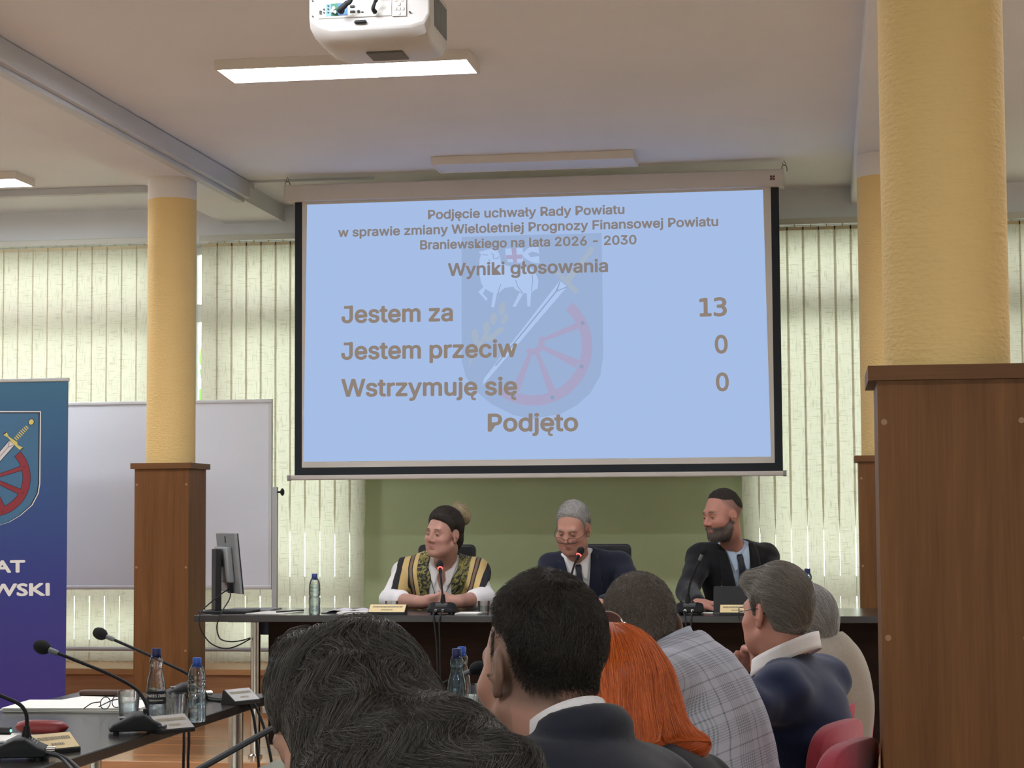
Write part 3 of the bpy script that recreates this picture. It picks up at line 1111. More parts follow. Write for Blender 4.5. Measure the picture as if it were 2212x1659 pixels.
for sx, xx in ((-1, wx0 - .035), (1, wx1 + .003)):
    MB().box((xx, WBY - .014, POD + .06), (xx + .033, WBY + .02, at(592, 1052, WBY).z)).build('post', M_alu, wb, bevel=.003)
    MB().box((xx, WBY - .22, POD + .02), (xx + .033, WBY + .22, POD + .06)).build('foot', M_alu, wb, bevel=.004)
    kz = at(600, 1063, WBY).z
    kx = xx + (.033 if sx > 0 else 0)
    MB().lathe([(.006, 0), (.006, .014), (.012, .02), (.022, .026), (.024, .034), (.016, .04), (0, .041)], (kx, WBY, kz), 20, (sx, 0, 0)).build('clamp_knob', mat('black_plastic', srgb(26, 26, 28), .45), wb, smooth=True)

# ------------------------------------------------------------------ roll-up banner
BY = 11.05
bc = -46.0
bx = lambda p: at(p, 1100, BY).x
bw0, bw1 = bx(bc - 191), bx(145)
btop = at(146, 816, BY).z
ban = thing('rollup_banner', 'blue roll-up banner with a coat of arms, cut by the left edge', 'banner', (bx(bc), BY, POD))
mb_ = mat('banner_print', (0.1, 0.2, 0.4, 1), 0.45)
nt = mb_.node_tree
g_ = nt.nodes.new('ShaderNodeTexCoord')
sp = nt.nodes.new('ShaderNodeSeparateXYZ')
nt.links.new(g_.outputs['Object'], sp.inputs[0])
rp = nt.nodes.new('ShaderNodeValToRGB')
mr = nt.nodes.new('ShaderNodeMapRange')
mr.inputs['From Max'].default_value = btop - POD
nt.links.new(sp.outputs[2], mr.inputs[0])
nt.links.new(mr.outputs[0], rp.inputs[0])
el = rp.color_ramp.elements
el[0].position, el[0].color = 0.05, srgb(62, 46, 128)
el[1].position, el[1].color = 1.0, srgb(52, 104, 134)
e2 = el.new(0.42); e2.color = srgb(46, 54, 126)
e3 = el.new(0.72); e3.color = srgb(46, 80, 128)
nt.links.new(rp.outputs[0], nt.nodes['Principled BSDF'].inputs['Base Color'])
MB().box((bw0, BY, POD + .06), (bw1, BY + .003, btop - .012)).build('print', mb_, ban)
MB().rbox((bw0 - .004, BY - .008, btop - .022), (bw1 + .004, BY + .012, btop), .006, 2, 0).build('top_rail', M_alu, ban)
MB().rbox((bw0 - .02, BY - .08, POD), (bw1 + .02, BY + .09, POD + .075), .03, 4, 0).build('base', M_alu, ban)
MB().cyl(((bw0 + bw1) / 2, BY + .03, POD + .05), ((bw0 + bw1) / 2, BY + .012, btop - .01), .008, 10).build('support_pole', M_alu, ban, smooth=True)


def BP(x, y, off=.0006):
    return at(x, y, BY - off)


def bflat(name, polys, m, off):
    mb = MB()
    for p in polys:
        mb.add([BP(x, y, off) for x, y in p], [tuple(range(len(p)))])
    return mb.build(name, m, ban)


def shield(w, t, s=1.0, bot=1140.5):
    half = [(w, t), (w - 1.5, 1045), (w - 5, 1066), (w - 18, 1091), (w - 43, 1113), (w - 68, 1128), (w - 90, 1135), (w - 115, bot - 1.5)]
    return [(bc + x, y) for x, y in half] + [(bc, bot)] + [(bc - x, y) for x, y in half[::-1]]


Bw, Bk, Bf = mat('print_white', srgb(226, 224, 220), .45), mat('print_black', srgb(24, 28, 40), .45), mat('print_shield_blue', srgb(62, 106, 140), .45)
Bg, Br, Bs = mat('print_gold', srgb(206, 192, 108), .45), mat('print_red', srgb(134, 44, 54), .45), mat('print_silver', srgb(206, 200, 202), .45)
bflat('shield_edge', [shield(134.5, 888)], Bw, .0006)
bflat('shield_line', [shield(132.2, 890.4, bot=1138)], Bk, .0010)
bflat('shield_field', [shield(129.5, 893, bot=1135)], Bf, .0014)
wc = (-18, 1032)
bflat('wheel_outline', [arc_band(*wc, 66.6, 84.4, A(43), A(-128))], Bk, .0018)
bflat('wheel', [arc_band(*wc, 67.6, 83.4, A(42.4), A(-127))], Br, .0022)
spk = [[(-8, 1026), (44, 1007), (49, 1016), (-6, 1032)], [(-6, 1036), (46, 1057), (39, 1067), (-10, 1043)], [(-12, 1048), (10, 1093), (-1, 1099), (-20, 1051)], [(-22, 1050), (-36, 1100), (-48, 1094), (-30, 1046)],
       arc_band(-24, 1036, 6, 15, A(80), A(-170), 16)]
bflat('wheel_spoke', spk, Br, .0020)
lnm = MB()


def bline(pts, w=1.0, off=.0024, mb=None):
    for a, b in zip(pts[:-1], pts[1:]):
        d = Vector((b[0] - a[0], b[1] - a[1])).normalized() * w * .5
        mb.add([BP(x, y, off) for x, y in ((a[0] - d.y, a[1] + d.x), (a[0] + d.y, a[1] - d.x), (b[0] + d.y, b[1] - d.x), (b[0] - d.y, b[1] + d.x))], [(0, 1, 2, 3)])


for p in spk[:4]:
    bline(p[:2], 1.0, .0024, lnm)
    bline(p[2:4], 1.0, .0024, lnm)
for cx_, cy_ in ((52.5, 1008), (49, 1065), (5, 1105)):
    o = ell_pts(cx_, cy_, 2.2, 2.0, 0, 12)
    bline(o + o[:1], .8, .0026, lnm)
lnm.build('wheel_line', Bk, ban)
blade = [(20.5, 951.5), (31.5, 961), (-118, 1128), (-128, 1134), (-124, 1122)]
bflat('sword_outline', [[(20.5, 949.5), (33.5, 961), (-118, 1130.5), (-131, 1137), (-126, 1121)]], Bk, .0018)
bflat('sword_blade', [blade], Bs, .0024)
sl = MB()
bline([(20.5, 953), (17.5, 966), (31, 961)], .9, .0028, sl)
bline([(17.5, 966), (-116, 1120)], .9, .0028, sl)
sl.build('sword_line', Bk, ban)
guard = [(7.5, 939.5), (14.5, 934), (19, 943), (29, 949.5), (37, 955), (38.5, 962), (49.5, 966.5), (43, 972), (36, 966), (27, 957), (17, 945)]
gx = sum(p[0] for p in guard) / len(guard)
gy = sum(p[1] for p in guard) / len(guard)
bflat('sword_outline', [[(gx + (x - gx) * 1.09, gy + (y - gy) * 1.09) for x, y in guard]], Bk, .0026)
bflat('sword_guard', [guard], Bg, .0030)
dx_, dy_ = Vector((62 - 33, 919 - 949)).normalized()
bflat('sword_outline', [[(33 - dy_ * -5.5, 949 + dx_ * 5.5), (62 + dy_ * 4.2, 919 + dx_ * 4.2), (62 - dy_ * 4.2, 919 - dx_ * 4.2), (33 + dy_ * -5.5, 949 - dx_ * 5.5)], ell_pts(67.5, 911.5, 6.4, 7.2, .5)], Bk, .0030)
gr = []
for i in range(8):
    t_ = (i + .35) / 8
    cx_, cy_ = 33 + (60.5 - 33) * t_, 949 + (920.5 - 949) * t_
    w_ = 5.4 - 1.6 * abs(t_ - .45) * 1.6
    gr.append([(cx_ + dy_ * w_ + dx_ * 1.2, cy_ - dx_ * w_ + dy_ * 1.2), (cx_ - dy_ * w_ + dx_ * 1.2, cy_ + dx_ * w_ + dy_ * 1.2), (cx_ - dy_ * w_ - dx_ * 1.2, cy_ + dx_ * w_ - dy_ * 1.2), (cx_ + dy_ * w_ - dx_ * 1.2, cy_ - dx_ * w_ - dy_ * 1.2)])
bflat('sword_grip', gr + [ell_pts(67.5, 911.5, 5.2, 6.0, .5)], Bg, .0034)
for s, L, Rr, cap, in (('POWIAT', (bc - 98, 1238.5), (54.5, 1235.3), 25.5), ('BRANIEWSKI', (bc - 153, 1290), (107.5, 1285.5), 26)):
    fit_text('banner_lettering', s, Bw, ban, BP(*L, .001), BP(*Rr, .001), cap * BY / FPX, .035, 0, 2)
fit_text('banner_lettering', 'www.powiat.braniewo.pl', Bw, ban, BP(bc - 172, 1554, .001), BP(bc + 172, 1545, .001), 24 * BY / FPX, .025, 0, 2)
# ------------------------------------------------------------------ tables
M_tab = mat('dark_table_laminate', srgb(44, 40, 40), 0.22, spec=0.5, var=.05, vscale=4)
M_tabe = mat('dark_table_edge', srgb(36, 32, 32), 0.4)
M_panel = wood_mat('dark_wenge_panel', srgb(40, 26, 20), srgb(28, 18, 14), 0.6, 'X', 1.0, .08)
M_chrome = mat('chrome_leg', srgb(190, 186, 182), 0.14, 1.0)
M_bk = mat('black_plastic', srgb(26, 26, 28), .45)
M_bk2 = mat('black_mic_plastic', srgb(20, 20, 22), .55, spec=.2, bump=.05, bscale=900)
M_bkfoam = mat('black_mic_foam', srgb(24, 24, 26), .95, bump=.5, bscale=700)
M_rub = mat('black_rubber', srgb(22, 24, 28), .6)
M_paper = mat('white_paper', srgb(226, 222, 216), .8)
M_bei = mat('beige_name_card', srgb(214, 192, 146), .6)
M_ink = mat('grey_print', srgb(132, 122, 102), .7)

DT = EYE - .475      # head table top
dx0 = at(419, 1327, 9.7).x
dx1 = 1.05
DY0, DY1 = 9.70, 10.55
dt = thing('head_table', 'long dark head table with a closed front, under the screen', 'table', ((dx0 + dx1) / 2, 10.1, POD))
MB().box((dx0, DY0, DT - .034), (dx1, DY1, DT)).build('tabletop', M_tab, dt, bevel=.003)
pnx = at(580, 1400, 9.86).x
MB().box((pnx, 9.86, POD + .06), (dx1 - .02, 9.88, DT - .034)).build('front_panel', M_panel, dt)
MB().box((at(561, 1357, 9.86).x, 9.86, at(561, 1371, 9.86).z), (pnx, 9.885, DT - .034)).build('bracket', mat('dark_blue_bracket', srgb(20, 24, 44), .5), dt)
MB().box((at(508, 1343, 9.9).x, 9.78, DT - .040), (at(584, 1343, 9.9).x, 10.05, DT - .034)).build('mount_plate', M_bk, dt)
lx = at(551, 1400, 9.8).x
for xx, yy in ((lx, 9.81), (lx, 10.45), (dx1 - .12, 10.45), (-1.1, 10.45)):
    MB().lathe([(.036, POD), (.036, POD + .012), (.025, POD + .02), (.025, DT - .04), (.03, DT - .036)], (xx, yy, 0), 24).build('leg', M_chrome, dt, smooth=True)

NT = EYE - .62       # tables of the audience
lt = thing('conference_table', 'dark conference table at the lower left with microphones and water on it', 'table', (-2.33, 4.8, 0))
LX0, LX1, LY0, LY1 = -2.70, -1.965, 2.6, 6.95
MB().box((LX0, LY0, NT - .032), (LX1, LY1, NT)).build('tabletop', M_tab, lt, bevel=.003)
for yy in (6.80, 4.9, 2.9):
    for xx in (-2.06, -2.58):
        MB().lathe([(.036, 0), (.036, .012), (.026, .02), (.026, NT - .04), (.032, NT - .032)], (xx, yy, 0), 24).build('leg', M_chrome, lt, smooth=True)

rt = thing('conference_table', 'dark conference table in front of the seated row, mostly hidden by their heads', 'table', (-1.0, 4.6, 0))
RX0, RX1 = -1.42, -.80
MB().box((RX0, 2.0, NT - .032), (RX1, 6.9, NT)).build('tabletop', M_tab, rt, bevel=.003)
for yy in (6.75, 4.4, 2.2):
    for xx in (RX0 + .1, RX1 - .1):
        MB().lathe([(.036, 0), (.036, .012), (.026, .02), (.026, NT - .04), (.032, NT - .032)], (xx, yy, 0), 20).build('leg', M_chrome, rt, smooth=True)


# ------------------------------------------------------------------ conference microphones
M_led = mat('red_light_ring', srgb(40, 6, 6), .5, emit=(1.0, .09, .08, 1), estr=3.2)
M_grey = mat('grey_key', srgb(96, 98, 100), .4)


def mic_unit(label, base, heading, neck, foam_r, lit, group='conference microphones'):
    """base: table point; heading: angle of the unit's user side; neck: points ending at the foam"""
    base = Vector(base)
    root = thing('conference_microphone', label, 'microphone', base, group)
    R = Matrix.Rotation(heading, 3, 'Z')
    prof = [(-.075, .010), (-.078, .018), (-.066, .030), (-.005, .058), (.022, .060), (.052, .040), (.074, .030), (.078, .012), (.072, .010)]

    def pt(x, y, z):
        return base + R @ Vector((x, y, z))
    mb = MB()
    n = len(prof)
    ws = [.040, .058, .062, .062, .058, .040]
    ys = [-.066, -.060, -.045, .045, .060, .066]
    ks = [.72, .92, 1, 1, .92, .72]
    vs = []
    for y, kk in zip(ys, ks):
        for (x, z) in prof:
            vs.append(pt(x * (.94 + .06 * kk), y, .010 + (z - .010) * kk))
    fs = [tuple(range(n)), tuple(range(6 * n - 1, 5 * n - 1, -1))]
    for j in range(5):
        for i in range(n):
            a, b = j * n + i, j * n + (i + 1) % n
            fs.append((a, a + n, b + n, b))
    mb.add(vs, fs).build('base', M_bk2, root, bevel=.003)
    for x, y in ((-.055, -.045), (-.055, .045), (.055, -.045), (.055, .045)):
        MB().lathe([(.007, 0), (.008, .013)], pt(x, y, 0), 12).build('foot', M_rub, root, smooth=True)
    MB().box((-.012, -.02, 0), (.012, .02, .004), R, pt(-.035, 0, .043)).build('talk_button', M_grey, root, bevel=.002)
    g = MB()
    for i in range(5):
        g.box((.030 + i * .006, -.030, -.001), (.033 + i * .006, .030, .003), R, base + R @ Vector((0, 0, .0545 - i * .005)))
    g.build('speaker_grille', M_grey, root)
    for yy in (-.018, .018):
        a = pt(.074, yy, .022)
        MB().cyl(a, a + R @ Vector((.022, 0, 0)), .0075, 14).build('cable_plug', M_chrome, root, smooth=True)
    nk = [Vector(p) for p in neck]
    MB().lathe([(.016, 0), (.013, .03), (.008, .058)], nk[0] - Vector((0, 0, .02)), 16).build('neck_socket', M_bk2, root, smooth=True)
    nm = MB().tube(nk, .0052, 10).build('gooseneck', M_bk2, root, smooth=True)
    d = (nk[-1] - nk[-2]).normalized()
    MB().lathe([(.0052, -.035), (.0085, -.03), (.0085, -.004)], nk[-1], 16, d).build('collar', M_bk2 if lit else M_grey, nm, smooth=True)
    if lit:
        MB().lathe([(.0086, -.005), (.0108, -.007), (.0132, -.006), (.0136, -.002), (.0100, 0)], nk[-1], 20, d).build('light_ring', M_led, nm, smooth=True)
    f = foam_r
    MB().lathe([(f * .55, -.002), (f * .86, f * .3), (f, f * .85), (f * .97, f * 1.3), (f * .8, f * 1.8), (f * .5, f * 2.12), (0, f * 2.22)], nk[-1], 24, d).build('foam_cap', M_bkfoam, nm, smooth=True)
    return root


def near(p, Y):
    return [at(x, y, Y + (q[0] if q else 0)) for x, y, *q in p]


b1 = atz(292, 1583, NT)
mic1 = mic_unit('black microphone on the left table beside the bottle with the dark label', b1, PI * .12, near([(315, 1560), (318, 1530, .02), (308, 1506, .03), (288, 1484, .04), (240, 1458, .05), (170, 1429, .06), (104, 1403, .07)], b1.y), .0215, False)
b2 = atz(398, 1512, NT)
mic2 = mic_unit('black microphone standing behind the clear water bottle on the left table', b2, PI * .12, near([(412, 1490), (416, 1468), (404, 1455), (370, 1438), (310, 1410), (228, 1374)], b2.y), .0215, False)
b3 = atz(38, 1640, NT)
mic3 = mic_unit('black microphone in the bottom left corner, its neck bent out of the photo', b3, PI * .10, near([(57, 1600), (58, 1560), (55, 1538), (40, 1520), (5, 1504), (-70, 1470)], b3.y), .0215, False)
b4 = atz(930, 1545, NT)
mic4 = mic_unit('black microphone leaning right between the foreground heads', b4, PI * 1.05, near([(900, 1540), (905, 1512), (925, 1497), (963, 1474), (1018, 1449)], b4.y), .0215, False)


def cab(parent, pts, r=.0045, name='cable', m=None):
    return MB().tube(pts, r, 8).build(name, m or M_rub, parent, smooth=True)


def edge_y(px, x):
    d = ray(px, 1560)
    return d.y * x / d.x


yb = b1.y
ex = LX1 + .010
e1, e2 = edge_y(398, ex), edge_y(406, ex)
cab(mic1, [at(338, 1573, yb - .02), at(354, 1576, yb - .05), Vector((LX1 - .06, e1 + .03, NT + .007)), Vector((ex - .006, e1, NT + .004)), Vector((ex + .006, e1 - .02, NT - .05)), Vector((ex + .008, e1 - .03, NT - .2)), Vector((ex + .02, e1 - .05, .006))])
cab(mic1, [at(338, 1569, yb - .02), at(356, 1570, yb - .04), Vector((LX1 - .05, e2 + .05, NT + .010)), Vector((ex - .002, e2, NT + .006)), Vector((ex + .010, e2 - .02, NT - .05)), Vector((ex + .014, e2 - .03, NT - .2)), Vector((ex + .05, e2 - .02, .006))])
yc = b2.y
e3, e4 = edge_y(536, ex), edge_y(544, ex)
cab(mic2, [at(428, 1503, yc), at(455, 1512, yc - .03), at(490, 1513, yc - .08), Vector((LX1 - .06, e3 + .04, NT + .012)), Vector((ex, e3, NT - .004)), Vector((ex + .03, e3 - .01, NT - .1)), Vector((ex + .06, e3 - .03, .3)), Vector((ex + .07, e3 - .05, .006))], .005)
cab(mic2, [at(428, 1500, yc), at(460, 1509, yc - .02), at(500, 1511, yc - .06), Vector((LX1 - .04, e4 + .03, NT + .012)), Vector((ex + .005, e4, NT - .002)), Vector((ex + .06, e4 - .01, NT - .14)), Vector((ex + .11, e4 - .03, .3)), Vector((ex + .13, e4 - .05, .006))], .005)
yd = b3.y
cab(mic3, [at(84, 1630, yd - .01), at(112, 1630, yd - .03), atz(135, 1640, NT + .008), atz(160, 1668, NT + .006), atz(175, 1700, NT + .006), atz(170, 1760, NT + .006)])
cab(mic3, [at(84, 1626, yd), at(116, 1628, yd - .02), atz(146, 1640, NT + .008), atz(172, 1662, NT + .006), atz(190, 1690, NT + .006), atz(195, 1750, NT + .006)])
tag(cab(None, [at(380, 1690, 4.5), at(440, 1656, 4.6), at(520, 1611, 4.75), at(600, 1567, 4.9), at(650, 1540, 5.0), Vector((RX0 - .02, 5.2, NT - .01)), Vector((RX0 + .03, 5.22, NT + .009)), Vector((RX0 + .2, 5.25, NT + .009))], .008, 'floor_cable'), 'thick black cable slung between the two conference tables', 'cable')

# ------------------------------------------------------------------ water bottles
M_pet = glass_mat('clear_bottle_plastic', (0.96, 0.98, 0.99, 1), 0.02, 1.35, refr=.22)
M_petb = glass_mat('bluish_bottle_plastic', (0.74, 0.88, 0.97, 1), 0.02, 1.35, refr=.22)
M_water = glass_mat('water', (0.90, 0.96, 0.99, 1), 0.0, 1.33)
M_glassw = glass_mat('drinking_glass', (0.985, 0.99, 0.99, 1), 0.0, 1.42, refr=.28)
M_capb = mat('blue_bottle_cap', srgb(38, 84, 176), .4)
M_capd = mat('dark_blue_bottle_cap', srgb(22, 30, 84), .4)
PROF_A = [(.026, .0), (.0300, .006), (.0305, .03), (.0290, .05), (.0310, .085), (.0310, .098), (.0275, .125), (.0205, .152), (.0185, .166), (.0215, .180), (.0215, .188), (.0175, .200), (.0135, .207), (.0135, .212)]
PROF_B = [(.026, .0), (.0300, .006), (.0300, .035), (.0285, .045), (.0300, .055), (.0300, .085), (.0270, .095), (.0300, .105), (.0300, .118), (.0285, .122), (.0302, .127), (.0302, .137), (.0285, .141), (.0300, .150), (.0240, .176), (.0150, .193), (.0135, .198)]


def bottle(label, p, prof, cap_m, level, body_m, h, lab=None, group='water bottles'):
    p = Vector(p)
    k = h / (prof[-1][1] + .016)
    pr_ = [(r * k, z * k) for r, z in prof]
    root = thing('water_bottle', label, 'bottle', p, group)
    n = []
    for i in range(len(pr_) - 1):
        for s in range(3):
            t = s / 3
            n.append((pr_[i][0] + (pr_[i + 1][0] - pr_[i][0]) * t, pr_[i][1] + (pr_[i + 1][1] - pr_[i][1]) * t))
    n.append(pr_[-1])
    outer = [(r, z + .0005) for r, z in n]
    MB().lathe(outer[:1] + outer, p, 32).build('body', body_m, root, smooth=True, angle=50)
    if level:
        w = [(max(r - .0009, .001), z + .0025) for r, z in n if z < level * k]
        MB().lathe(w, p, 32).build('water', M_water, root, smooth=True, angle=50)
    zt2 = pr_[-1][1]
    MB().lathe([(.0145 * k, zt2 - .010 * k), (.0148 * k, zt2 - .009 * k), (.0148 * k, zt2 + .014 * k), (.0135 * k, zt2 + .016 * k), (0, zt2 + .016 * k)], p, 28).build('cap', cap_m, root, smooth=True)
    MB().lathe([(.0152 * k, zt2 - .016 * k), (.0152 * k, zt2 - .011 * k)], p, 28).build('cap_ring', cap_m, root, smooth=True)
    if lab:
        zA, zB, m_ = lab
        rr = float(np.interp((zA + zB) / 2, [q[1] for q in pr_], [q[0] for q in pr_])) + .0012
        rmax = max(float(np.interp(z_, [q[1] for q in pr_], [q[0] for q in pr_])) for z_ in np.linspace(zA, zB, 8)) + .0008
        MB().grid(lambda u, v: (p.x + rmax * math.cos(2 * PI * u), p.y + rmax * math.sin(2 * PI * u), p.z + zA + (zB - zA) * v), 40, 3, True).build('label', m_, root, smooth=True)
        return root, rmax
    return root, 0


def wrap_text(s, parent, p, r, z, h, m, face, arc):
    """lettering bent round a bottle"""
    o = text_mesh('label_lettering', s, m, None, (0, 0, 0), (1, 0, 0), (0, 1, 0), h, 'CENTER', .02)
    xs = [v.co.x for v in o.data.vertices]
    w = max(xs) - min(xs)
    off = origin_of(parent)
    for v in o.data.vertices:
        a = face + (v.co.x - (max(xs) + min(xs)) / 2) / w * arc
        v.co = Vector((p.x + r * math.cos(a), p.y + r * math.sin(a), p.z + z + v.co.y)) - off
    o.parent = parent
    return o


pA = atz(337, 1556, NT)
M_lab = mat('black_bottle_label', srgb(20, 24, 34), .5)
rA, rr_ = bottle('water bottle with a dark label and dark blue cap on the left table', pA, PROF_A, M_capd, .100, M_pet, .2235, (.052, .088, M_lab))
face = math.atan2(-pA.y, -pA.x)
wrap_text('ŻYWIEC ZDRÓJ', rA, pA, rr_ + .0005, .074, .0078, M_paper, face, 2.5)
wrap_text('NIEGAZOWANA', rA, pA, rr_ + .0005, .0615, .0045, M_paper, face, 1.5)
pB = atz(425, 1560, NT)
M_labb = mat('pale_blue_label', srgb(150, 178, 204), .4)
bottle('clear water bottle with a bright blue cap at the edge of the left table', pB, PROF_B, M_capb, .095, M_pet, .198)
pC = at(679.5, 1325, 9.78); pC.z = DT
bottle('small clear water bottle standing at the left of the head table', pC, PROF_B, mat('navy_bottle_cap', srgb(42, 58, 120), .4), .165, M_pet, .205)
pD = Vector((at(987, 1500, 6.05).x, 6.05, NT))
bottle('blue tinted water bottle between the two foreground heads', pD, PROF_A, M_capd, .055, M_petb, .223, (.030, .052, M_lab))
pE = Vector((at(998, 1500, 6.3).x, 6.3, NT))
bottle('clear bottle with a blue cap just behind the blue tinted one', pE, PROF_A, M_capb, .07, M_pet, .212)
pF = Vector((at(1745, 1290, 9.95).x, 9.95, DT))
bottle('blue tinted bottle at the right of the head table, behind the grey-haired listeners', pF, PROF_A, M_capd, .10, M_petb, .222, (.13, .158, mat('blue_neck_label', srgb(30, 70, 150), .4)))


# ------------------------------------------------------------------ drinking glasses
def tumbler(label, p, h, r, water=0.0, square=3.2, group='water glasses'):
    p = Vector(p)
    root = thing('drinking_glass', label, 'glass', p, group)
    prof = [(r * .80, .0), (r * .84, .002), (r, h), (r * .955, h), (r * .80, .013), (0, .012)]
    MB().lathe(prof, p, 40, None, square).build('body', M_glassw, root, smooth=True)
    if water:
        hi = .013 + (h - .013) * water
        MB().lathe([(r * .79, .0135), (r * (.80 + .155 * water) - .0012, hi), (0, hi)], p, 40, None, square).build('water', M_water, root, smooth=True)
    return root


tumbler('square tumbler half full of water beside the papers on the left table', atz(278, 1546, NT), .080, .033, .45)
tumbler('square empty tumbler right of the bottle with the dark label', atz(378, 1552, NT), .078, .035, 0)
tumbler('tumbler in front of the woman with the patterned scarf', Vector((at(846, 1308, 9.95).x, 9.95, DT)), .062, .034, .30, 2)
tumbler('tumbler at the right elbow of the woman with the patterned scarf', Vector((at(1045, 1308, 9.95).x, 9.95, DT)), .062, .030, .5, 2)
tumbler('tumbler beside the microphone of the bearded man', Vector((at(1484, 1312, 9.95).x, 9.95, DT)), .062, .036, .3, 2)
tumbler('tumbler beside the blue bottle between the foreground heads', Vector((at(1016, 1530, 6.0).x, 6.0, NT)), .085, .034, .3)
tumbler('tumbler hidden partly behind the ear of the dark-haired man', Vector((at(1030, 1525, 6.4).x, 6.4, NT)), .085, .034, 0)


# ------------------------------------------------------------------ name cards
def name_card(label, p, heading, L=.20, face_m=None):
    p = Vector(p)
    root = thing('name_card', label, 'name plate', p, 'wedge name plates')
    R = Matrix.Rotation(heading, 3, 'Z')
    prof = [(-.038, 0), (.030, 0), (.022, .046), (.016, .050), (-.038, .012)]
    vs = [p + R @ Vector((s * L / 2, y, z)) for s in (-1, 1) for y, z in prof]
    n = 5
    MB().add(vs, [tuple(range(n)), tuple(range(2 * n - 1, n - 1, -1))] + [(i, i + n, (i + 1) % n + n, (i + 1) % n) for i in range(n)]).build('block', M_bk, root, bevel=.0015)
    nn = Vector((0, -.038, .054)).normalized()

    def q(u, v, o):
        return p + R @ (Vector((u, -.038 + .054 * v, .012 + .038 * v)) + nn * o)
    MB().add([q(a, b, .001) for a, b in ((-L / 2 + .003, .04), (L / 2 - .003, .04), (L / 2 - .003, .97), (-L / 2 + .003, .97))], [(0, 1, 2, 3)]).build('card', face_m or M_bei, root)
    # the print is too small to read in the photo: two broken lines of strokes
    rr = random.Random(int(p.x * 1000))
    ln = MB()
    for v0, v1, w in ((.56, .76, .40), (.22, .36, .16)):
        x = -L * w
        while x < L * w:
            d = rr.uniform(.002, .006)
            ln.add([q(x, v0, .0016), q(min(x + d, L * w), v0, .0016), q(min(x + d, L * w), v1, .0016), q(x, v1, .0016)], [(0, 1, 2, 3)])
            x += d + .0014
    ln.build('card_print', M_ink, root)
    return root


c_ = at(836, 1322, 9.78)
name_card('beige name plate in front of the woman with the patterned scarf', (c_.x, 9.80, DT), 0, .19)
c_ = at(1592, 1322, 9.78)
name_card('beige name plate below the tablet of the bearded man', (c_.x, 9.80, DT), 0, .17)
c_ = at(1250, 1322, 9.78)
name_card('beige name plate of the chairman, hidden behind the foreground heads', (c_.x, 9.80, DT), 0, .19)
M_card2 = mat('greyish_name_card', srgb(158, 152, 146), .6)
name_card('name plate at the edge of the left table, in front of the clear bottle', atz(382, 1582, NT) - Vector((.02, 0, 0)), PI * .30, .125, M_card2)
name_card('small name plate at the far corner of the left table', atz(518, 1520, NT), PI * .34, .12, mat('white_name_card', srgb(176, 174, 172), .6))
name_card('beige name plate beside the red case at the lower left', atz(92, 1625, NT) + Vector((.03, 0, 0)), PI * .30, .125)


# ------------------------------------------------------------------ papers and small things
def sheets(label, p, heading, w, h, n=1, t=.0006, name='paper_stack', cat='papers', seed=1, parent_m=None):
    rr = random.Random(seed)
    root = thing(name, label, cat, p)
    for i in range(n):
        R = Matrix.Rotation(heading + (rr.uniform(-.05, .05) if n > 1 else 0), 3, 'Z')
        c = Vector(p) + Vector((rr.uniform(-.006, .006), rr.uniform(-.006, .006), i * t)) * (1 if n > 1 else 0)
        MB().box((-w / 2, -h / 2, 0), (w / 2, h / 2, t * .9), R, c).build('sheet', parent_m or M_paper, root)
    return root


sheets('stack of white papers on the far left table, under the eyeglasses', atz(185, 1530, NT), .05, .46, .30, 7, .0022)
sheets('smaller white papers behind the stack, under the brown case', atz(215, 1512, NT), -.1, .24, .21, 2, .001, seed=4)
sheets('white paper at the left edge of the photo under the bottom microphone', atz(15, 1597, NT), .15, .25, .30, 2, .001, seed=6)
c_ = at(1010, 1318, 9.82)
sheets('white notepad right of the microphone of the woman', (c_.x, 9.86, DT), .0, .115, .16, 2, .004, 'notepad', 'notepad', 3)
c_ = at(1522, 1312, 9.9)
sheets('white slip of paper under the hand of the bearded man', (c_.x, 9.98, DT), .1, .075, .10, 1, .004, 'paper_slip', 'paper')
c_ = at(535, 1315, 10.2)
sheets('grey document folder lying behind the monitor foot', (c_.x, 10.28, DT), .06, .26, .30, 1, .006, 'document_folder', 'folder', parent_m=mat('grey_folder', srgb(120, 118, 122), .5))
c_ = at(585, 1321, 9.9)
sheets('white paper with a pen on it, right of the monitor', (c_.x, 9.98, DT), -.12, .20, .30, 1, .002, 'paper_sheet', 'paper')
tag(MB().tube([(c_.x + .03, 9.90, DT + .007), (c_.x + .12, 10.10, DT + .007)], .0038, 8).build('ballpoint_pen', M_bk, smooth=True), 'dark pen lying on the paper right of the monitor', 'pen')
# open book on the head table
c_ = at(746, 1318, 9.9)
bk = thing('open_notebook', 'open notebook with grey cover lying right of the small water bottle', 'notebook', (c_.x, 10.0, DT))
MB().box((c_.x - .125, 9.89, DT), (c_.x + .125, 10.10, DT + .004)).build('cover', mat('notebook_cover', srgb(50, 48, 58), .6), bk)
for s in (-1, 1):
    MB().grid(lambda u, v: (c_.x + s * .118 * u, 9.893 + .204 * v, DT + .0045 + .016 * math.sin(PI * min(1, u * 1.15)) ** .8 * (1 - .35 * u)), 14, 2).build('pages', mat('notebook_pages', srgb(200, 196, 200), .8), bk, smooth=True, solid=.003)
sheets('white folded paper under the right half of the open notebook', (c_.x + .06, 9.84, DT), 0, .15, .10, 3, .004, 'paper_stack', 'papers', 8)

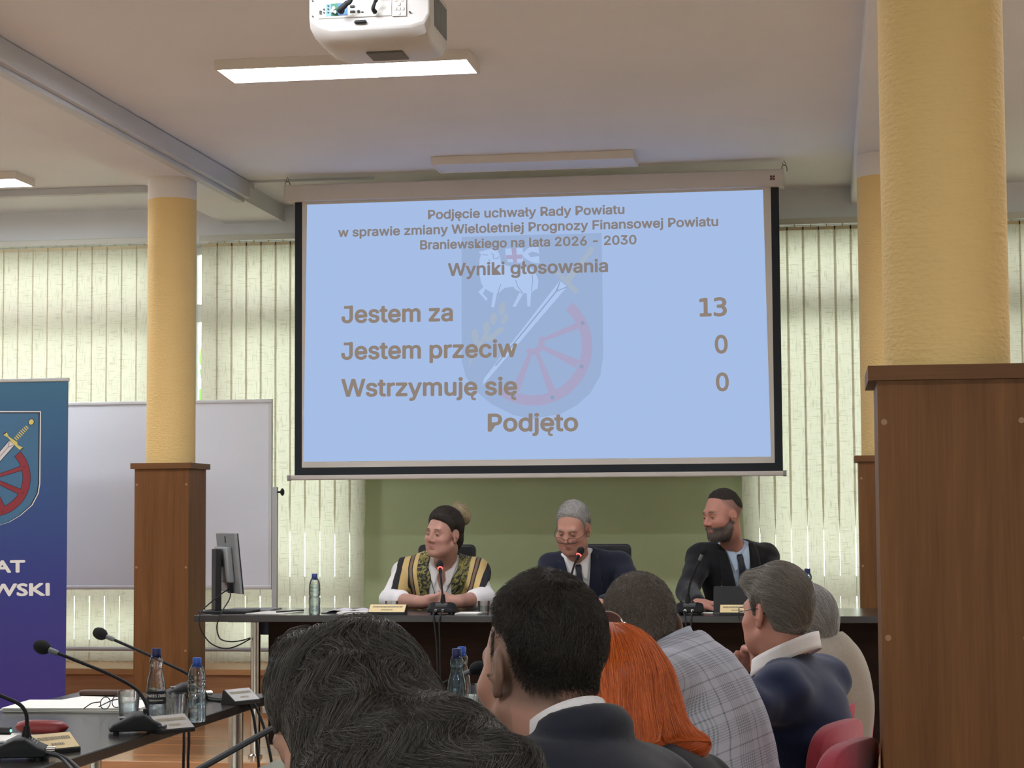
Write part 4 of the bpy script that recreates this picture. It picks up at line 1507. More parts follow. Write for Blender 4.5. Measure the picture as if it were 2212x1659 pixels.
# eyeglasses resting on the papers
eg = thing('eyeglasses', 'folded eyeglasses resting on the white papers', 'eyeglasses', atz(240, 1530, NT + .016))
g0 = atz(240, 1532, NT + .017)
M_lens = glass_mat('spectacle_lens', (.94, .97, 1, 1), ior=1.18, thin=True)
for i, dx in enumerate((-.03, .03)):
    ring = [g0 + Vector(((dx + .025 * math.cos(t)) * .3, (dx + .025 * math.cos(t)) * .95, .022 + .019 * math.sin(t))) for t in np.linspace(0, 2 * PI, 20)]
    MB().tube(ring, .0016, 6).build('rim', M_bk, eg, smooth=True)
    MB().add(ring[:-1], [tuple(range(19))]).build('lens', M_lens, eg)
    MB().tube([g0 + Vector((dx * .57, dx * 1.8, .028)), g0 + Vector((dx * .5 - .035, dx * 1.7 + .01, .022)), g0 + Vector((dx * .4 - .075, dx * 1.2 + .02, .002))], .0018, 6).build('temple', M_bk, eg, smooth=True)
MB().tube([g0 + Vector((-.002, -.006, .025)), g0 + Vector((.002, 0, .029)), g0 + Vector((.002, .006, .025))], .0014, 6).build('bridge', M_bk, eg, smooth=True)
gc = atz(232, 1503, NT)
tag(MB().rbox((gc.x - .10, gc.y - .03, NT), (gc.x + .08, gc.y + .03, NT + .020), .02, 4, 2).build('glasses_case', mat('brown_leather', srgb(74, 52, 40), .5), bevel=.006), 'flat brown case at the far edge of the left table', 'case')
rc = atz(90, 1586, NT)
rcase = MB()
for_n = []
rings_ = []
for i in range(15):
    t = -1 + 2 * i / 14
    w = (1 - abs(t) ** 3.2) ** .5
    rings_.append((t * .083, max(w, .05)))
vs = []
for x, w in rings_:
    for k in range(20):
        a = 2 * PI * k / 20
        vs.append((rc.x + x, rc.y + .030 * w * math.cos(a), NT + .021 + .021 * w * math.sin(a)))
fs = [tuple(range(19, -1, -1)), tuple(range(280, 300))]
for j in range(14):
    for k in range(20):
        a, b = j * 20 + k, j * 20 + (k + 1) % 20
        fs.append((a, b, b + 20, a + 20))
tag(rcase.add(vs, fs).build('spectacle_case', mat('dark_red_case', srgb(118, 36, 38), .4), smooth=True), 'rounded dark red spectacle case on the left table', 'case')
usb = atz(14, 1588, NT)
ub = thing('cable_adapter', 'black adapter with a green light at the left edge', 'adapter', (usb.x - .03, usb.y, NT))
MB().tube([(usb.x - .12, usb.y, NT + .012), (usb.x + .012, usb.y, NT + .012)], .011, 12).build('body', M_bk, ub, smooth=True)
MB().lathe([(.0045, 0), (.0035, .003), (0, .004)], (usb.x + .012, usb.y, NT + .013), 10, (1, -.3, .2)).build('green_light', mat('green_light', (.02, .2, .08, 1), .3, emit=(.15, 1, .45, 1), estr=3), ub, smooth=True)
ph = atz(50, 1606, NT)
tag(MB().rbox((-.06, -.012, 0), (.06, .012, .014), .010, 3, 2, Matrix.Rotation(.35, 3, 'Z'), ph + Vector((.02, .02, .0))).build('remote_control', M_bk, bevel=.003), 'slim black remote lying in front of the red case', 'remote')

# ------------------------------------------------------------------ computer monitor, seen from behind
mx = at(478, 1320, 9.95)
mo = thing('computer_monitor', 'computer monitor seen from the side at the left end of the head table', 'monitor', (mx.x, 9.98, DT))
M_mon = mat('grey_monitor_back', srgb(120, 124, 128), .45)
al = math.radians(28)
nb = Vector((-math.cos(al), -math.sin(al), 0))       # back normal
tt = Vector((-math.sin(al), math.cos(al), 0))        # along the panel, away from the camera
MB().box((at(430, 1322, 9.9).x, 9.88, DT), (at(536, 1322, 9.9).x, 10.12, DT + .012)).build('base', M_bk, mo, bevel=.004)
sp0 = at(465, 1318, 9.96)
colw = .062
R_ = Matrix(((nb.x, tt.x, 0), (nb.y, tt.y, 0), (0, 0, 1)))
zc1 = at(465, 1186, 9.96).z
MB().box((-.016, -.055, 0), (.016, .055, zc1 - DT - .012), R_, Vector((sp0.x, 9.98, DT + .012))).build('column', M_bk, mo, bevel=.003)
pc = at(506, 1217, 9.95)
ph_, pw_ = .155, .255
lean = Vector((nb.x * .10, nb.y * .10, 1)).normalized()
R2 = Matrix(((nb.x, tt.x, lean.x), (nb.y, tt.y, lean.y), (nb.z, tt.z, lean.z)))
pcn = pc + tt * .12
MB().box((-.004, -pw_, -ph_), (.012, pw_, ph_), R2, pcn).build('panel', M_mon, mo, bevel=.003)
MB().box((-.009, -pw_ - .001, -ph_ - .001), (-.004, pw_ + .001, ph_ + .001), R2, pcn).build('screen_bezel', M_bk, mo)
MB().box((.012, -.16, -.10), (.046, .16, .085), R2, pcn).build('back_housing', mat('light_monitor_back', srgb(140, 144, 148), .45), mo, bevel=.008)
MB().box((.0125, -.01, .105), (.0145, .01, .14), R2, pcn).build('badge', M_bk, mo)
MB().box((.010, -.09, -.155), (.030, -.02, -.10), R2, pcn).build('socket_bay', M_bk, mo)
a_, b_ = pcn + R2 @ Vector((.046, 0, 0)), Vector((sp0.x, 9.98, pcn.z)) - nb * .016
MB().cyl(a_, b_, .022, 16).build('arm', M_bk, mo, smooth=True)
zq = 9.80
cab(mo, [pcn + R2 @ Vector((.024, -.04, -.12)), at(497, 1290, 9.78), at(480, 1320, 9.67), at(470, 1345, 9.66), at(469, 1362, 9.68), at(476, 1380, 9.7), at(496, 1386, 9.72), at(520, 1384, 9.76), at(541, 1378, 9.78)], .0034)
cab(mo, [pcn + R2 @ Vector((.022, -.07, -.13)), at(478, 1283, 9.9), at(450, 1306, 9.8), at(434, 1322, 9.67), at(430, 1345, 9.66), at(438, 1368, 9.68), at(456, 1390, 9.7), at(484, 1401, 9.72), at(510, 1396, 9.76), at(541, 1380, 9.785)], .0034)
tag(MB().tube([(at(438, 1320, 10).x, 10.0, DT + .008), (at(448, 1320, 10).x, 9.95, DT + .008)], .007, 8).build('plug_adapter', mat('white_plug', srgb(210, 210, 206), .4), smooth=True), 'small white plug lying at the left end of the head table', 'plug')

# microphones of the head table
for (px0, py0, nk, lit, lb) in ((955, 1322, [(957, 1300), (955, 1275), (952, 1245), (950.5, 1226)], True, 'microphone with a glowing red ring in front of the woman with the patterned scarf'),
                                (1236, 1322, [(1226, 1300), (1230, 1262), (1240, 1222), (1251, 1197)], True, 'microphone with a glowing red ring in front of the chairman with glasses'),
                                (1490, 1322, [(1486, 1300), (1488, 1272), (1500, 1235), (1517, 1197)], False, 'unlit microphone in front of the bearded man')):
    b = at(px0, py0, 9.84)
    pts = [at(x, y, 9.84 + (.0 if i == 0 else .03 * i * (1 if lit else .2))) for i, (x, y) in enumerate(nk)]
    mq = mic_unit(lb, (b.x, 9.86, DT), -PI / 2, pts, .0185, lit)
    cab(mq, [(b.x - .018, 9.765, DT + .022), (b.x - .02, 9.72, DT + .015), (b.x - .012, 9.682, DT - .02), (b.x + .0, 9.68, DT - .12), (b.x + .006, 9.685, DT - .3), (b.x + .008, 9.70, POD + .006)], .004)
    cab(mq, [(b.x + .018, 9.765, DT + .022), (b.x + .02, 9.72, DT + .015), (b.x + .016, 9.682, DT - .02), (b.x + .018, 9.68, DT - .12), (b.x + .02, 9.685, DT - .3), (b.x + .022, 9.70, POD + .006)], .004)

# tablet of the bearded man
tb0, tb1 = at(1541, 1264, 9.95), at(1609, 1304, 9.95)
tbw = .19
tbl = thing('tablet', 'black tablet propped up in front of the bearded man', 'tablet', (tb0.x + tbw / 2, 9.93, DT))
Rt = Matrix.Rotation(math.radians(-14), 3, 'X')
MB().rbox((0, -.004, 0), (tbw, .004, tb0.z - DT - .008), .008, 3, 1, Rt, Vector((tb0.x, 9.935, DT + .006))).build('body', M_bk, tbl)
MB().cyl((tb0.x + tbw * .22, 9.930 + .0, tb0.z - .004), (tb0.x + tbw * .22, 9.955, tb0.z - .012), .0028, 12).build('camera_lens', M_chrome, tbl)
MB().box((tb0.x, 9.85, DT), (tb0.x + tbw, 10.0, DT + .006)).build('cover_flap', mat('grey_tablet_cover', srgb(78, 76, 78), .6), tbl)


# ------------------------------------------------------------------ chairs
def black_chair(label, x, y):
    root = thing('office_chair', label, 'chair', (x, y, POD), 'black chairs behind the head table')
    ml = mat('black_leather', srgb(30, 30, 33), .45)
    MB().rbox((x - .24, y - .23, POD + .42), (x + .24, y + .23, POD + .49), .06, 4, 2).build('seat', ml, root, bevel=.015)
    bk_ = MB()
    bk_.rbox((x - .165, y + .20, POD + .55), (x + .165, y + .25, at(940, 1177, 11.0).z), .03, 4, 1)
    bk_.build('backrest', ml, root, bevel=.012)
    MB().box((x - .03, y + .22, POD + .44), (x + .03, y + .245, POD + .56)).build('back_strut', M_bk, root)
    for sx in (-1, 1):
        for sy in (-1, 1):
            MB().cyl((x + sx * .21, y + sy * .2, POD), (x + sx * .2, y + sy * .19, POD + .43), .012, 12).build('leg', M_chrome, root, smooth=True)
    return root


black_chair('black chair behind the woman with the patterned scarf', at(948, 1200, 10.9).x, 10.92)
black_chair('black chair behind the chairman with glasses', at(1290, 1200, 10.9).x, 10.92)
black_chair('black chair behind the bearded man', at(1590, 1200, 10.9).x, 10.92)
M_red = mat('raspberry_upholstery', srgb(166, 58, 76), .85, var=.06, vscale=60, bump=.15, bscale=400, sheen=.3)


def red_chair(label, x, y, z_top, rot, lean=.12):
    root = thing('conference_chair', label, 'chair', (x, y, 0), 'raspberry chairs of the listeners')
    R = Matrix.Rotation(rot, 3, 'Z')
    c = Vector((x, y, 0))

    def W(p):
        return c + R @ Vector(p)
    MB().rbox((-.22, -.23, .41), (.22, .22, .48), .07, 4, 2, R, c).build('seat', M_red, root, bevel=.02)
    hb = z_top - .52
    # padded back: rounded, curved about the sitter, open lower edge

    def fn(u, v):
        a = 2 * PI * u
        hw_, ht, th = .195, hb / 2, .026
        p = [math.copysign(abs(math.cos(a)) ** .55, math.cos(a)) * hw_, math.copysign(abs(math.sin(a)) ** .55, math.sin(a)) * ht]
        t = (v - .5) * 2
        k = (1 - abs(t) ** 4) ** .25 if abs(t) < 1 else 0
        k = .80 + .20 * k if abs(t) < .98 else .0
        x_, z_ = p[0] * k, p[1] * k
        y_ = -.25 + t * th - lean * (z_ + ht) + .35 * x_ * x_
        return W((x_, y_, .52 + ht + z_))
    MB().grid(fn, 40, 9, True).build('backrest', M_red, root, smooth=True, angle=80)
    for s in (-1, 1):
        MB().tube([W((s * .19, -.22, .44)), W((s * .19, -.27, .5)), W((s * .185, -.285 - lean * .2, .62))], .011, 8).build('back_tube', M_chrome, root, smooth=True)
        for sy in (-.2, .18):
            MB().cyl(W((s * .2, sy, 0)), W((s * .19, sy, .42)), .011, 10).build('leg', M_chrome, root, smooth=True)
    return root


# each faces its table; the back of the chair stands towards the right of the photo
RED = [('raspberry chair behind the listener in the beige jacket, farthest of three', 1834, 6.45, at(1845, 1512, 6.45).z),
       ('raspberry chair behind the listener in the blue jacket, middle of three', 1798, 5.60, at(1820, 1556, 5.6).z),
       ('raspberry chair nearest the large pillar box, lowest in the photo', 1812, 4.62, at(1840, 1598, 4.6).z)]
for lb, px_, yy, zt2 in RED:
    xx = at(px_, 1600, yy).x
    a_ = math.radians(72)
    red_chair(lb, xx - .25 * math.sin(a_), yy + .25 * math.cos(a_), zt2, a_)
for lb, xx, yy in (('raspberry chair under the listener with wavy dark hair, below the photo', -.36, 2.42), ('raspberry chair under the listener in the dark jacket, below the photo', -.24, 2.98),
                   ('raspberry chair under the listener with orange hair, below the photo', -.16, 3.76)):
    red_chair(lb, xx, yy, .78, math.radians(58))
# ------------------------------------------------------------------ smooth bodies: distance fields turned into one continuous surface
F32 = np.float32


def V3(*a):
    return np.array(a, dtype=np.float64)


class Sdf:
    """ordered list of rounded primitives blended together"""

    def __init__(self):
        self.p = []

    def cap(self, a, b, ra, rb=None, k=.02, op='+'):
        self.p.append(('c', np.array(a, F32), np.array(b, F32), ra, ra if rb is None else rb, k, op))
        return self

    def ell(self, c, r, k=.02, op='+', R=None):
        self.p.append(('e', np.array(c, F32), np.array(r, F32), None if R is None else np.array(R, F32), None, k, op))
        return self

    def box(self, c, h, r=.0, k=.005, op='+', R=None):
        self.p.append(('b', np.array(c, F32), np.array(h, F32), None if R is None else np.array(R, F32), r, k, op))
        return self

    def fn(self, f, k=.01, op='+'):
        self.p.append(('f', f, None, None, None, k, op))
        return self

    def chain(self, pts, rad, k=.02, op='+'):
        for i in range(len(pts) - 1):
            self.cap(pts[i], pts[i + 1], rad[i], rad[i + 1], k, op)
        return self

    def bounds(self):
        lo, hi = np.full(3, 1e9), np.full(3, -1e9)
        for q in self.p:
            if q[-1] != '+':
                continue
            if q[0] == 'c':
                for c, r in ((q[1], q[3]), (q[2], q[4])):
                    lo, hi = np.minimum(lo, c - r), np.maximum(hi, c + r)
            elif q[0] in 'eb':
                r = np.full(3, np.linalg.norm(q[2])) if q[3] is not None else q[2]
                lo, hi = np.minimum(lo, q[1] - r), np.maximum(hi, q[1] + r)
        return lo, hi

    def __call__(self, P, grow=0.0):
        d = None
        for q in self.p:
            t, k, op = q[0], q[-2], q[-1]
            if t == 'c':
                a, b, ra, rb = q[1], q[2], q[3], q[4]
                ba = b - a
                pa = P - a
                h = np.clip((pa @ ba) / max(float(ba @ ba), 1e-9), 0, 1)
                e = np.linalg.norm(pa - h[:, None] * ba, axis=1) - (ra + (rb - ra) * h)
            elif t == 'e':
                x = P - q[1]
                if q[3] is not None:
                    x = x @ q[3]
                k0 = np.linalg.norm(x / q[2], axis=1)
                k1 = np.linalg.norm(x / (q[2] * q[2]), axis=1)
                e = k0 * (k0 - 1) / np.maximum(k1, 1e-6)
            elif t == 'b':
                x = P - q[1]
                if q[3] is not None:
                    x = x @ q[3]
                w = np.abs(x) - (q[2] - q[4])
                e = np.linalg.norm(np.maximum(w, 0), axis=1) + np.minimum(w.max(axis=1), 0) - q[4]
            else:
                e = q[1](P)
            if d is None:
                d = e
            elif op == '+':
                h = np.maximum(k - np.abs(d - e), 0) / k
                d = np.minimum(d, e) - h * h * (k * .25)
            elif op == '-':
                h = np.maximum(k - np.abs(d + e), 0) / k
                d = np.maximum(d, -e) + h * h * (k * .25)
            else:
                h = np.maximum(k - np.abs(d - e), 0) / k
                d = np.maximum(d, e) + h * h * (k * .25)
        return d - grow


def grad(f, P, e=8e-4):
    K = np.array([[1, -1, -1], [-1, -1, 1], [-1, 1, -1], [1, 1, 1]], F32)
    g = sum(K[i] * f(P + K[i] * F32(e))[:, None] for i in range(4))
    return g / np.maximum(np.linalg.norm(g, axis=1, keepdims=True), 1e-9)


def surface(f, lo, hi, h):
    """naive surface nets on a sparse grid; returns verts, quads"""
    B = 8
    lo = np.array(lo) - 3 * h
    n = np.ceil((np.array(hi) + 3 * h - lo) / h / B).astype(int)
    # coarse look
    ax = [lo[i] + (np.arange(n[i]) + .5) * B * h for i in range(3)]
    C = np.stack(np.meshgrid(*ax, indexing='ij'), -1).reshape(-1, 3).astype(F32)
    dc = np.concatenate([f(C[i:i + 200000]) for i in range(0, len(C), 200000)])
    act = np.abs(dc) < B * h * .5 * 1.9 + h * 2
    N = n * B + 1
    G = np.repeat(np.repeat(np.repeat(dc.reshape(n), B, 0), B, 1), B, 2)
    G = np.pad(G, ((0, 1), (0, 1), (0, 1)), mode='edge').astype(F32)
    idx = np.argwhere(act.reshape(n))
    if len(idx) == 0:
        return np.zeros((0, 3)), np.zeros((0, 4), int)
    o = np.stack(np.meshgrid(*[np.arange(B + 1)] * 3, indexing='ij'), -1).reshape(-1, 3)
    step = max(1, 400000 // len(o))
    for s in range(0, len(idx), step):
        q = (idx[s:s + step, None, :] * B + o[None]).reshape(-1, 3)
        v = f((lo + q * h).astype(F32))
        G[q[:, 0], q[:, 1], q[:, 2]] = v
    S = G < 0
    # cells with a sign change
    c8 = [S[i:N[0] - 1 + i, j:N[1] - 1 + j, k:N[2] - 1 + k] for i in (0, 1) for j in (0, 1) for k in (0, 1)]
    cnt = sum(c.astype(np.int8) for c in c8)
    cells = np.argwhere((cnt > 0) & (cnt < 8))
    ID = np.full(tuple(N - 1), -1, np.int32)
    ID[tuple(cells.T)] = np.arange(len(cells))
    acc = np.zeros((len(cells), 3))
    num = np.zeros(len(cells))
    offs = [(i, j, k) for i in (0, 1) for j in (0, 1) for k in (0, 1)]
    for a in offs:
        for axn in range(3):
            if a[axn]:
                continue
            b = list(a)
            b[axn] = 1
            pa, pb = cells + a, cells + b
            va, vb = G[tuple(pa.T)], G[tuple(pb.T)]
            m = (va < 0) != (vb < 0)
            t = np.where(m, va / np.where(m, va - vb, 1), 0)
            acc[m] += (np.array(a) + (np.array(b) - np.array(a)) * t[:, None])[m]
            num[m] += 1
    V = lo + (cells + acc / num[:, None]) * h
    quads = []
    for axn in range(3):
        u, w = (axn + 1) % 3, (axn + 2) % 3
        sl0 = [slice(None)] * 3
        sl1 = [slice(None)] * 3
        sl0[axn] = slice(0, -1)
        sl1[axn] = slice(1, None)
        A0, A1 = S[tuple(sl0)], S[tuple(sl1)]
        e = np.argwhere(A0 != A1)
        e = e[(e[:, u] > 0) & (e[:, w] > 0) & (e[:, u] < N[u] - 1) & (e[:, w] < N[w] - 1)]
        inside = A0[tuple(e.T)]
        du, dw = np.zeros(3, int), np.zeros(3, int)
        du[u], dw[w] = 1, 1
        q = np.stack([ID[tuple((e - du - dw).T)], ID[tuple((e - dw).T)], ID[tuple(e.T)], ID[tuple((e - du).T)]], 1)
        q[~inside] = q[~inside][:, ::-1]
        quads.append(q)
    Q = np.concatenate(quads)
    Q = Q[(Q >= 0).all(1)]
    return V, Q


def sdf_object(name, f, lo, hi, h, m, parent, color=None, project=2, attrs=None):
    V, Q = surface(f, lo, hi, h)
    P = V.astype(F32)
    for _ in range(project):
        d = f(P)
        P = P - np.clip(d, -h, h)[:, None] * grad(f, P)
    off = np.array(origin_of(parent) if parent is not None else (0, 0, 0))
    me = bpy.data.meshes.new(name)
    me.vertices.add(len(P))
    me.vertices.foreach_set('co', (P - off).astype(F32).ravel())
    me.loops.add(len(Q) * 4)
    me.loops.foreach_set('vertex_index', Q.astype(np.int32).ravel())
    me.polygons.add(len(Q))
    me.polygons.foreach_set('loop_start', np.arange(0, len(Q) * 4, 4, dtype=np.int32))
    me.polygons.foreach_set('use_smooth', np.ones(len(Q), bool))
    me.update(calc_edges=True)
    me.validate()
    if color is not None:
        a = me.attributes.new('tone', 'FLOAT_COLOR', 'POINT')
        a.data.foreach_set('color', color(P).astype(F32).ravel())
    for k_, fn_ in (attrs or {}).items():
        a = me.attributes.new(k_, 'FLOAT_VECTOR', 'POINT')
        a.data.foreach_set('vector', fn_(P).astype(F32).ravel())
    me.materials.append(m)
    o = bpy.data.objects.new(name, me)
    COL.objects.link(o)
    if parent is not None:
        o.parent = parent
    return o


def strands(name, pts, m, parent, r0, r1=None):
    """pts: (n strands, k points, 3) -> one hair curves object"""
    n, k = pts.shape[:2]
    hc = bpy.data.hair_curves.new(name)
    hc.add_curves([k] * n)
    off = np.array(origin_of(parent))
    hc.attributes['position'].data.foreach_set('vector', (pts - off).astype(F32).ravel())
    ra = hc.attributes.get('radius') or hc.attributes.new('radius', 'FLOAT', 'POINT')
    t = np.linspace(0, 1, k)
    rr = r0 + ((r1 if r1 is not None else r0 * .35) - r0) * t ** 1.5
    ra.data.foreach_set('value', np.tile(rr, n).astype(F32))
    hc.materials.append(m)
    o = bpy.data.objects.new(name, hc)
    COL.objects.link(o)
    o.parent = parent
    o['kind'] = 'stuff'
    return o


def hair_mat(name, cols, rough=.42, spec=.35):
    m = bpy.data.materials.new(name)
    m.use_nodes = True
    nt = m.node_tree
    b = nt.nodes['Principled BSDF']
    b.inputs['Roughness'].default_value = rough
    b.inputs['Specular IOR Level'].default_value = spec
    hi = nt.nodes.new('ShaderNodeHairInfo')
    r = nt.nodes.new('ShaderNodeValToRGB')
    e = r.color_ramp.elements
    e[0].color = cols[0]
    e[1].color = cols[-1]
    for i, c in enumerate(cols[1:-1]):
        x = e.new((i + 1) / (len(cols) - 1))
        x.color = c
    nt.links.new(hi.outputs['Random'], r.inputs[0])
    nt.links.new(r.outputs[0], b.inputs['Base Color'])
    return m


def wob(P, s, seed=0.0, n=4):
    """cheap smooth noise in -1..1"""
    rr = np.random.default_rng(int(seed * 1000) + 5)
    o = np.zeros(len(P), F32)
    for i in range(n):
        d = rr.normal(size=3)
        d = d / np.linalg.norm(d) * s * rr.uniform(.6, 1.6)
        o += np.sin(P @ d.astype(F32) + rr.uniform(0, 6.28)).astype(F32)
    return o / n


def frame(phi, pitch=0.0, roll=0.0):
    """columns: person's right, forward, up; phi 0 looks up the room (+y), negative turns to the photo's left"""
    s, c = math.sin(phi), math.cos(phi)
    R = np.array([[c, s, 0], [-s, c, 0], [0, 0, 1.0]])
    cp, sp_ = math.cos(pitch), math.sin(pitch)
    Rx = np.array([[1, 0, 0], [0, cp, sp_], [0, -sp_, cp]])      # pitch > 0 bows the head
    cr, sr = math.cos(roll), math.sin(roll)
    Ry = np.array([[cr, 0, sr], [0, 1, 0], [-sr, 0, cr]])
    return R @ Rx @ Ry


# ------------------------------------------------------------------ the parts of a person
def head_sdf(S, T, nose=1.0, jaw=1.0, brow=1.0, wide=1.0, jowl=0.0, ears=True, k0=.02):
    """adds a head to S; T maps head coordinates (x right, y forward, z up, metres) to the room"""
    def p(x, y, z):
        return T(V3(x, y, z))
    Rm = T.R
    sc = T.s

    def E(c, r, k=.02, op='+', R=None):
        S.ell(p(*c), np.array(r) * sc, k * sc, op, Rm if R is None else Rm @ R)

    def Cc(a, b, ra, rb, k=.012, op='+'):
        S.cap(p(*a), p(*b), ra * sc, rb * sc, k * sc, op)
    E((0, -.014, .034), (.075 * wide, .097, .086), k0)
    E((0, .040, -.022), (.063 * wide, .057, .080), .03)
    E((0, .034, -.082), (.052 * jaw, .052, .034), .03)
    Cc((-.050 * jaw, .002, -.060), (-.022, .068, -.102), .020, .016, .025)
    Cc((.050 * jaw, .002, -.060), (.022, .068, -.102), .020, .016, .025)
    E((0, .078, -.101), (.020, .015, .016), .02)
    for s in (-1, 1):
        E((s * .044 * wide, .060, -.030), (.022, .022, .018), .03)
        if jowl:
            E((s * .040, .048, -.072), (.024, .026, .026), .03)
    Cc((-.034, .080, .020), (.034, .080, .020), .013 * brow, .013 * brow, .018)
    # eye hollows
    for s in (-1, 1):
        E((s * .031, .101, .002), (.019, .014, .013), .016, '-')
    # nose
    Cc((0, .088, .012), (0, .109 + .006 * (nose - 1), -.028), .0075, .0115 * nose, .012)
    for s in (-1, 1):
        E((s * .0125 * nose, .099, -.034), (.009, .011, .008), .008)
        E((s * .006, .107, -.0425), (.0035, .006, .003), .003, '-')
    # mouth
    Cc((-.021, .084, -.0625), (0, .0945, -.0600), .0055, .0068, .006)
    Cc((.021, .084, -.0625), (0, .0945, -.0600), .0055, .0068, .006)
    Cc((-.018, .084, -.0715), (.018, .084, -.0715), .0070, .0070, .008)
    E((0, .090, -.0725), (.014, .0085, .0062), .006)
    Cc((-.024, .090, -.0662), (.024, .090, -.0662), .0012, .0012, .003, '-')
    # eyelids
    for s in (-1, 1):
        E((s * .031, .0805, .0015), (.0145, .0125, .0130), .004)
        Cc((s * .020, .0955, -.0008), (s * .042, .0915, -.0004), .0024, .0020, .0025, '-')
    if ears:
        for s in (-1, 1):
            ca, sa = math.cos(s * .35), math.sin(s * .35)
            Re = np.array([[ca, -sa, 0], [sa, ca, 0], [0, 0, 1.0]])
            E((s * .079 * wide, -.008, -.004), (.0085, .0185, .030), .010, '+', Re)
            E((s * .078 * wide, -.002, -.034), (.007, .010, .012), .008, '+', Re)
            E((s * .0895 * wide, -.004, .000), (.0075, .0105, .0185), .004, '-', Re)
            Cc((s * .088 * wide, .004, -.012), (s * .086 * wide, -.004, -.020), .0035, .003, .004)
    return S


class Pose:
    """head placement"""

    def __init__(self, c, R, s=1.0):
        self.c, self.R, self.s = np.array(c, float), np.array(R), s

    def __call__(self, v):
        return self.c + self.R @ (np.array(v) * self.s)

    def inv(self, P):
        return ((P - self.c.astype(F32)) @ self.R.astype(F32)) / F32(self.s)


SKIN_TONES = {}


def skin_mat(name):
    m = mat(name, (.5, .3, .22, 1), .52, spec=.35, attr='tone', bump=.06, bscale=500)
    b = m.node_tree.nodes['Principled BSDF']
    b.inputs['Subsurface Weight'].default_value = .08
    b.inputs['Subsurface Radius'].default_value = (.012, .005, .003)
    return m


M_skin = skin_mat('skin')


def lerp(C, m, col):
    m = np.clip(m, 0, 1)[:, None]
    return C * (1 - m) + np.array(col[:3]) * m


def head_color(T, base, lips=(.45, .17, .15), browc=None, stubble=None, brow_h=.022, flush=.0, beard=None, lip=.8, extra=None):
    base, browc = np.array(base[:3]), browc

    def f(P):
        q = T.inv(P)
        x, y, z = q[:, 0], q[:, 1], q[:, 2]
        C = np.tile(base, (len(P), 1))
        near = (np.abs(x) < .12) & (np.abs(z) < .16) & (np.abs(y) < .14)
        C = C * (1 + .04 * wob(P, 90, 1.3)[:, None])
        g = lambda cx, cy, cz, r: np.exp(-(((np.abs(x) - cx) ** 2 + (y - cy) ** 2 + (z - cz) ** 2) / (r * r)))
        C = lerp(C, near * (g(.042, .07, -.035, .03) + .8 * g(0, .115, -.03, .02) + .5 * g(.08, -.01, -.005, .035)) * (.28 + flush), (base[0] * 1.05, base[1] * .72, base[2] * .68))
        C = lerp(C, near * (y > .07) * np.exp(-((z + .0662) / .0085) ** 2) * np.exp(-(x / .020) ** 4) * lip, lips)
        C = lerp(C, near * (y > .06) * g(.031, .09, -.001, .016) * .35, base * .62)
        if stubble is not None:
            C = lerp(C, near * np.clip((-.035 - z + np.clip(y - .03, 0, .05) * .2) / .03, 0, 1) * (y > -.02) * (z > -.125) * .35, stubble)
        if beard is not None:
            zone = np.clip((-.047 - z + .55 * np.clip(.055 - y, 0, .06)) / .008, 0, 1) * (y > .000) * (z > -.135)
            zone = zone * (1 - np.exp(-((z + .0662) / .008) ** 2) * (np.abs(x) < .021) * (y > .075))
            C = lerp(C, near * zone * .92, beard)
        if browc is not None:
            bz = brow_h + .006 - .10 * np.clip(np.abs(x) - .030, 0, 1) - .05 * np.clip(.030 - np.abs(x), 0, 1)
            C = lerp(C, near * (y > .05) * np.exp(-((z - bz) / .0042) ** 2) * np.exp(-((np.abs(x) - .032) / .0175) ** 4), browc)
        # lash line
        C = lerp(C, near * (y > .05) * np.exp(-((z - .0022) / .0022) ** 2) * np.exp(-((np.abs(x) - .031) / .0125) ** 6) * .8, (.05, .035, .03))
        if extra:
            C = extra(C, x, y, z, near)
        return np.concatenate([np.clip(C, 0, 1), np.ones((len(P), 1))], 1)
    return f


M_eye = None


def eyes(T, parent, look=(0, 0)):
    global M_eye
    if M_eye is None:
        M_eye = mat('eyeball', (.7, .68, .64, 1), .15, spec=.6, attr='tone')
    for s in (-1, 1):
        c = T(V3(s * .031, .0800, .001))
        d = T.R @ V3(look[0], 1, look[1])
        d = d / np.linalg.norm(d)

        def f(P, c=c):
            return (np.linalg.norm(P - c.astype(F32), axis=1) - F32(.0122 * T.s)).astype(F32)

        def col(P, c=c, d=d):
            a = ((P - c) / (.0122 * T.s)) @ d
            C = np.tile(np.array([.62, .58, .54]), (len(P), 1))
            C = lerp(C, (a > .87) * 1.0, (.09, .07, .05))
            C = lerp(C, (a > .965) * 1.0, (.005, .005, .005))
            return np.concatenate([C, np.ones((len(P), 1))], 1)
        r = .013 * T.s
        sdf_object('eye', f, c - r, c + r, .0016, M_eye, parent, col, 1)


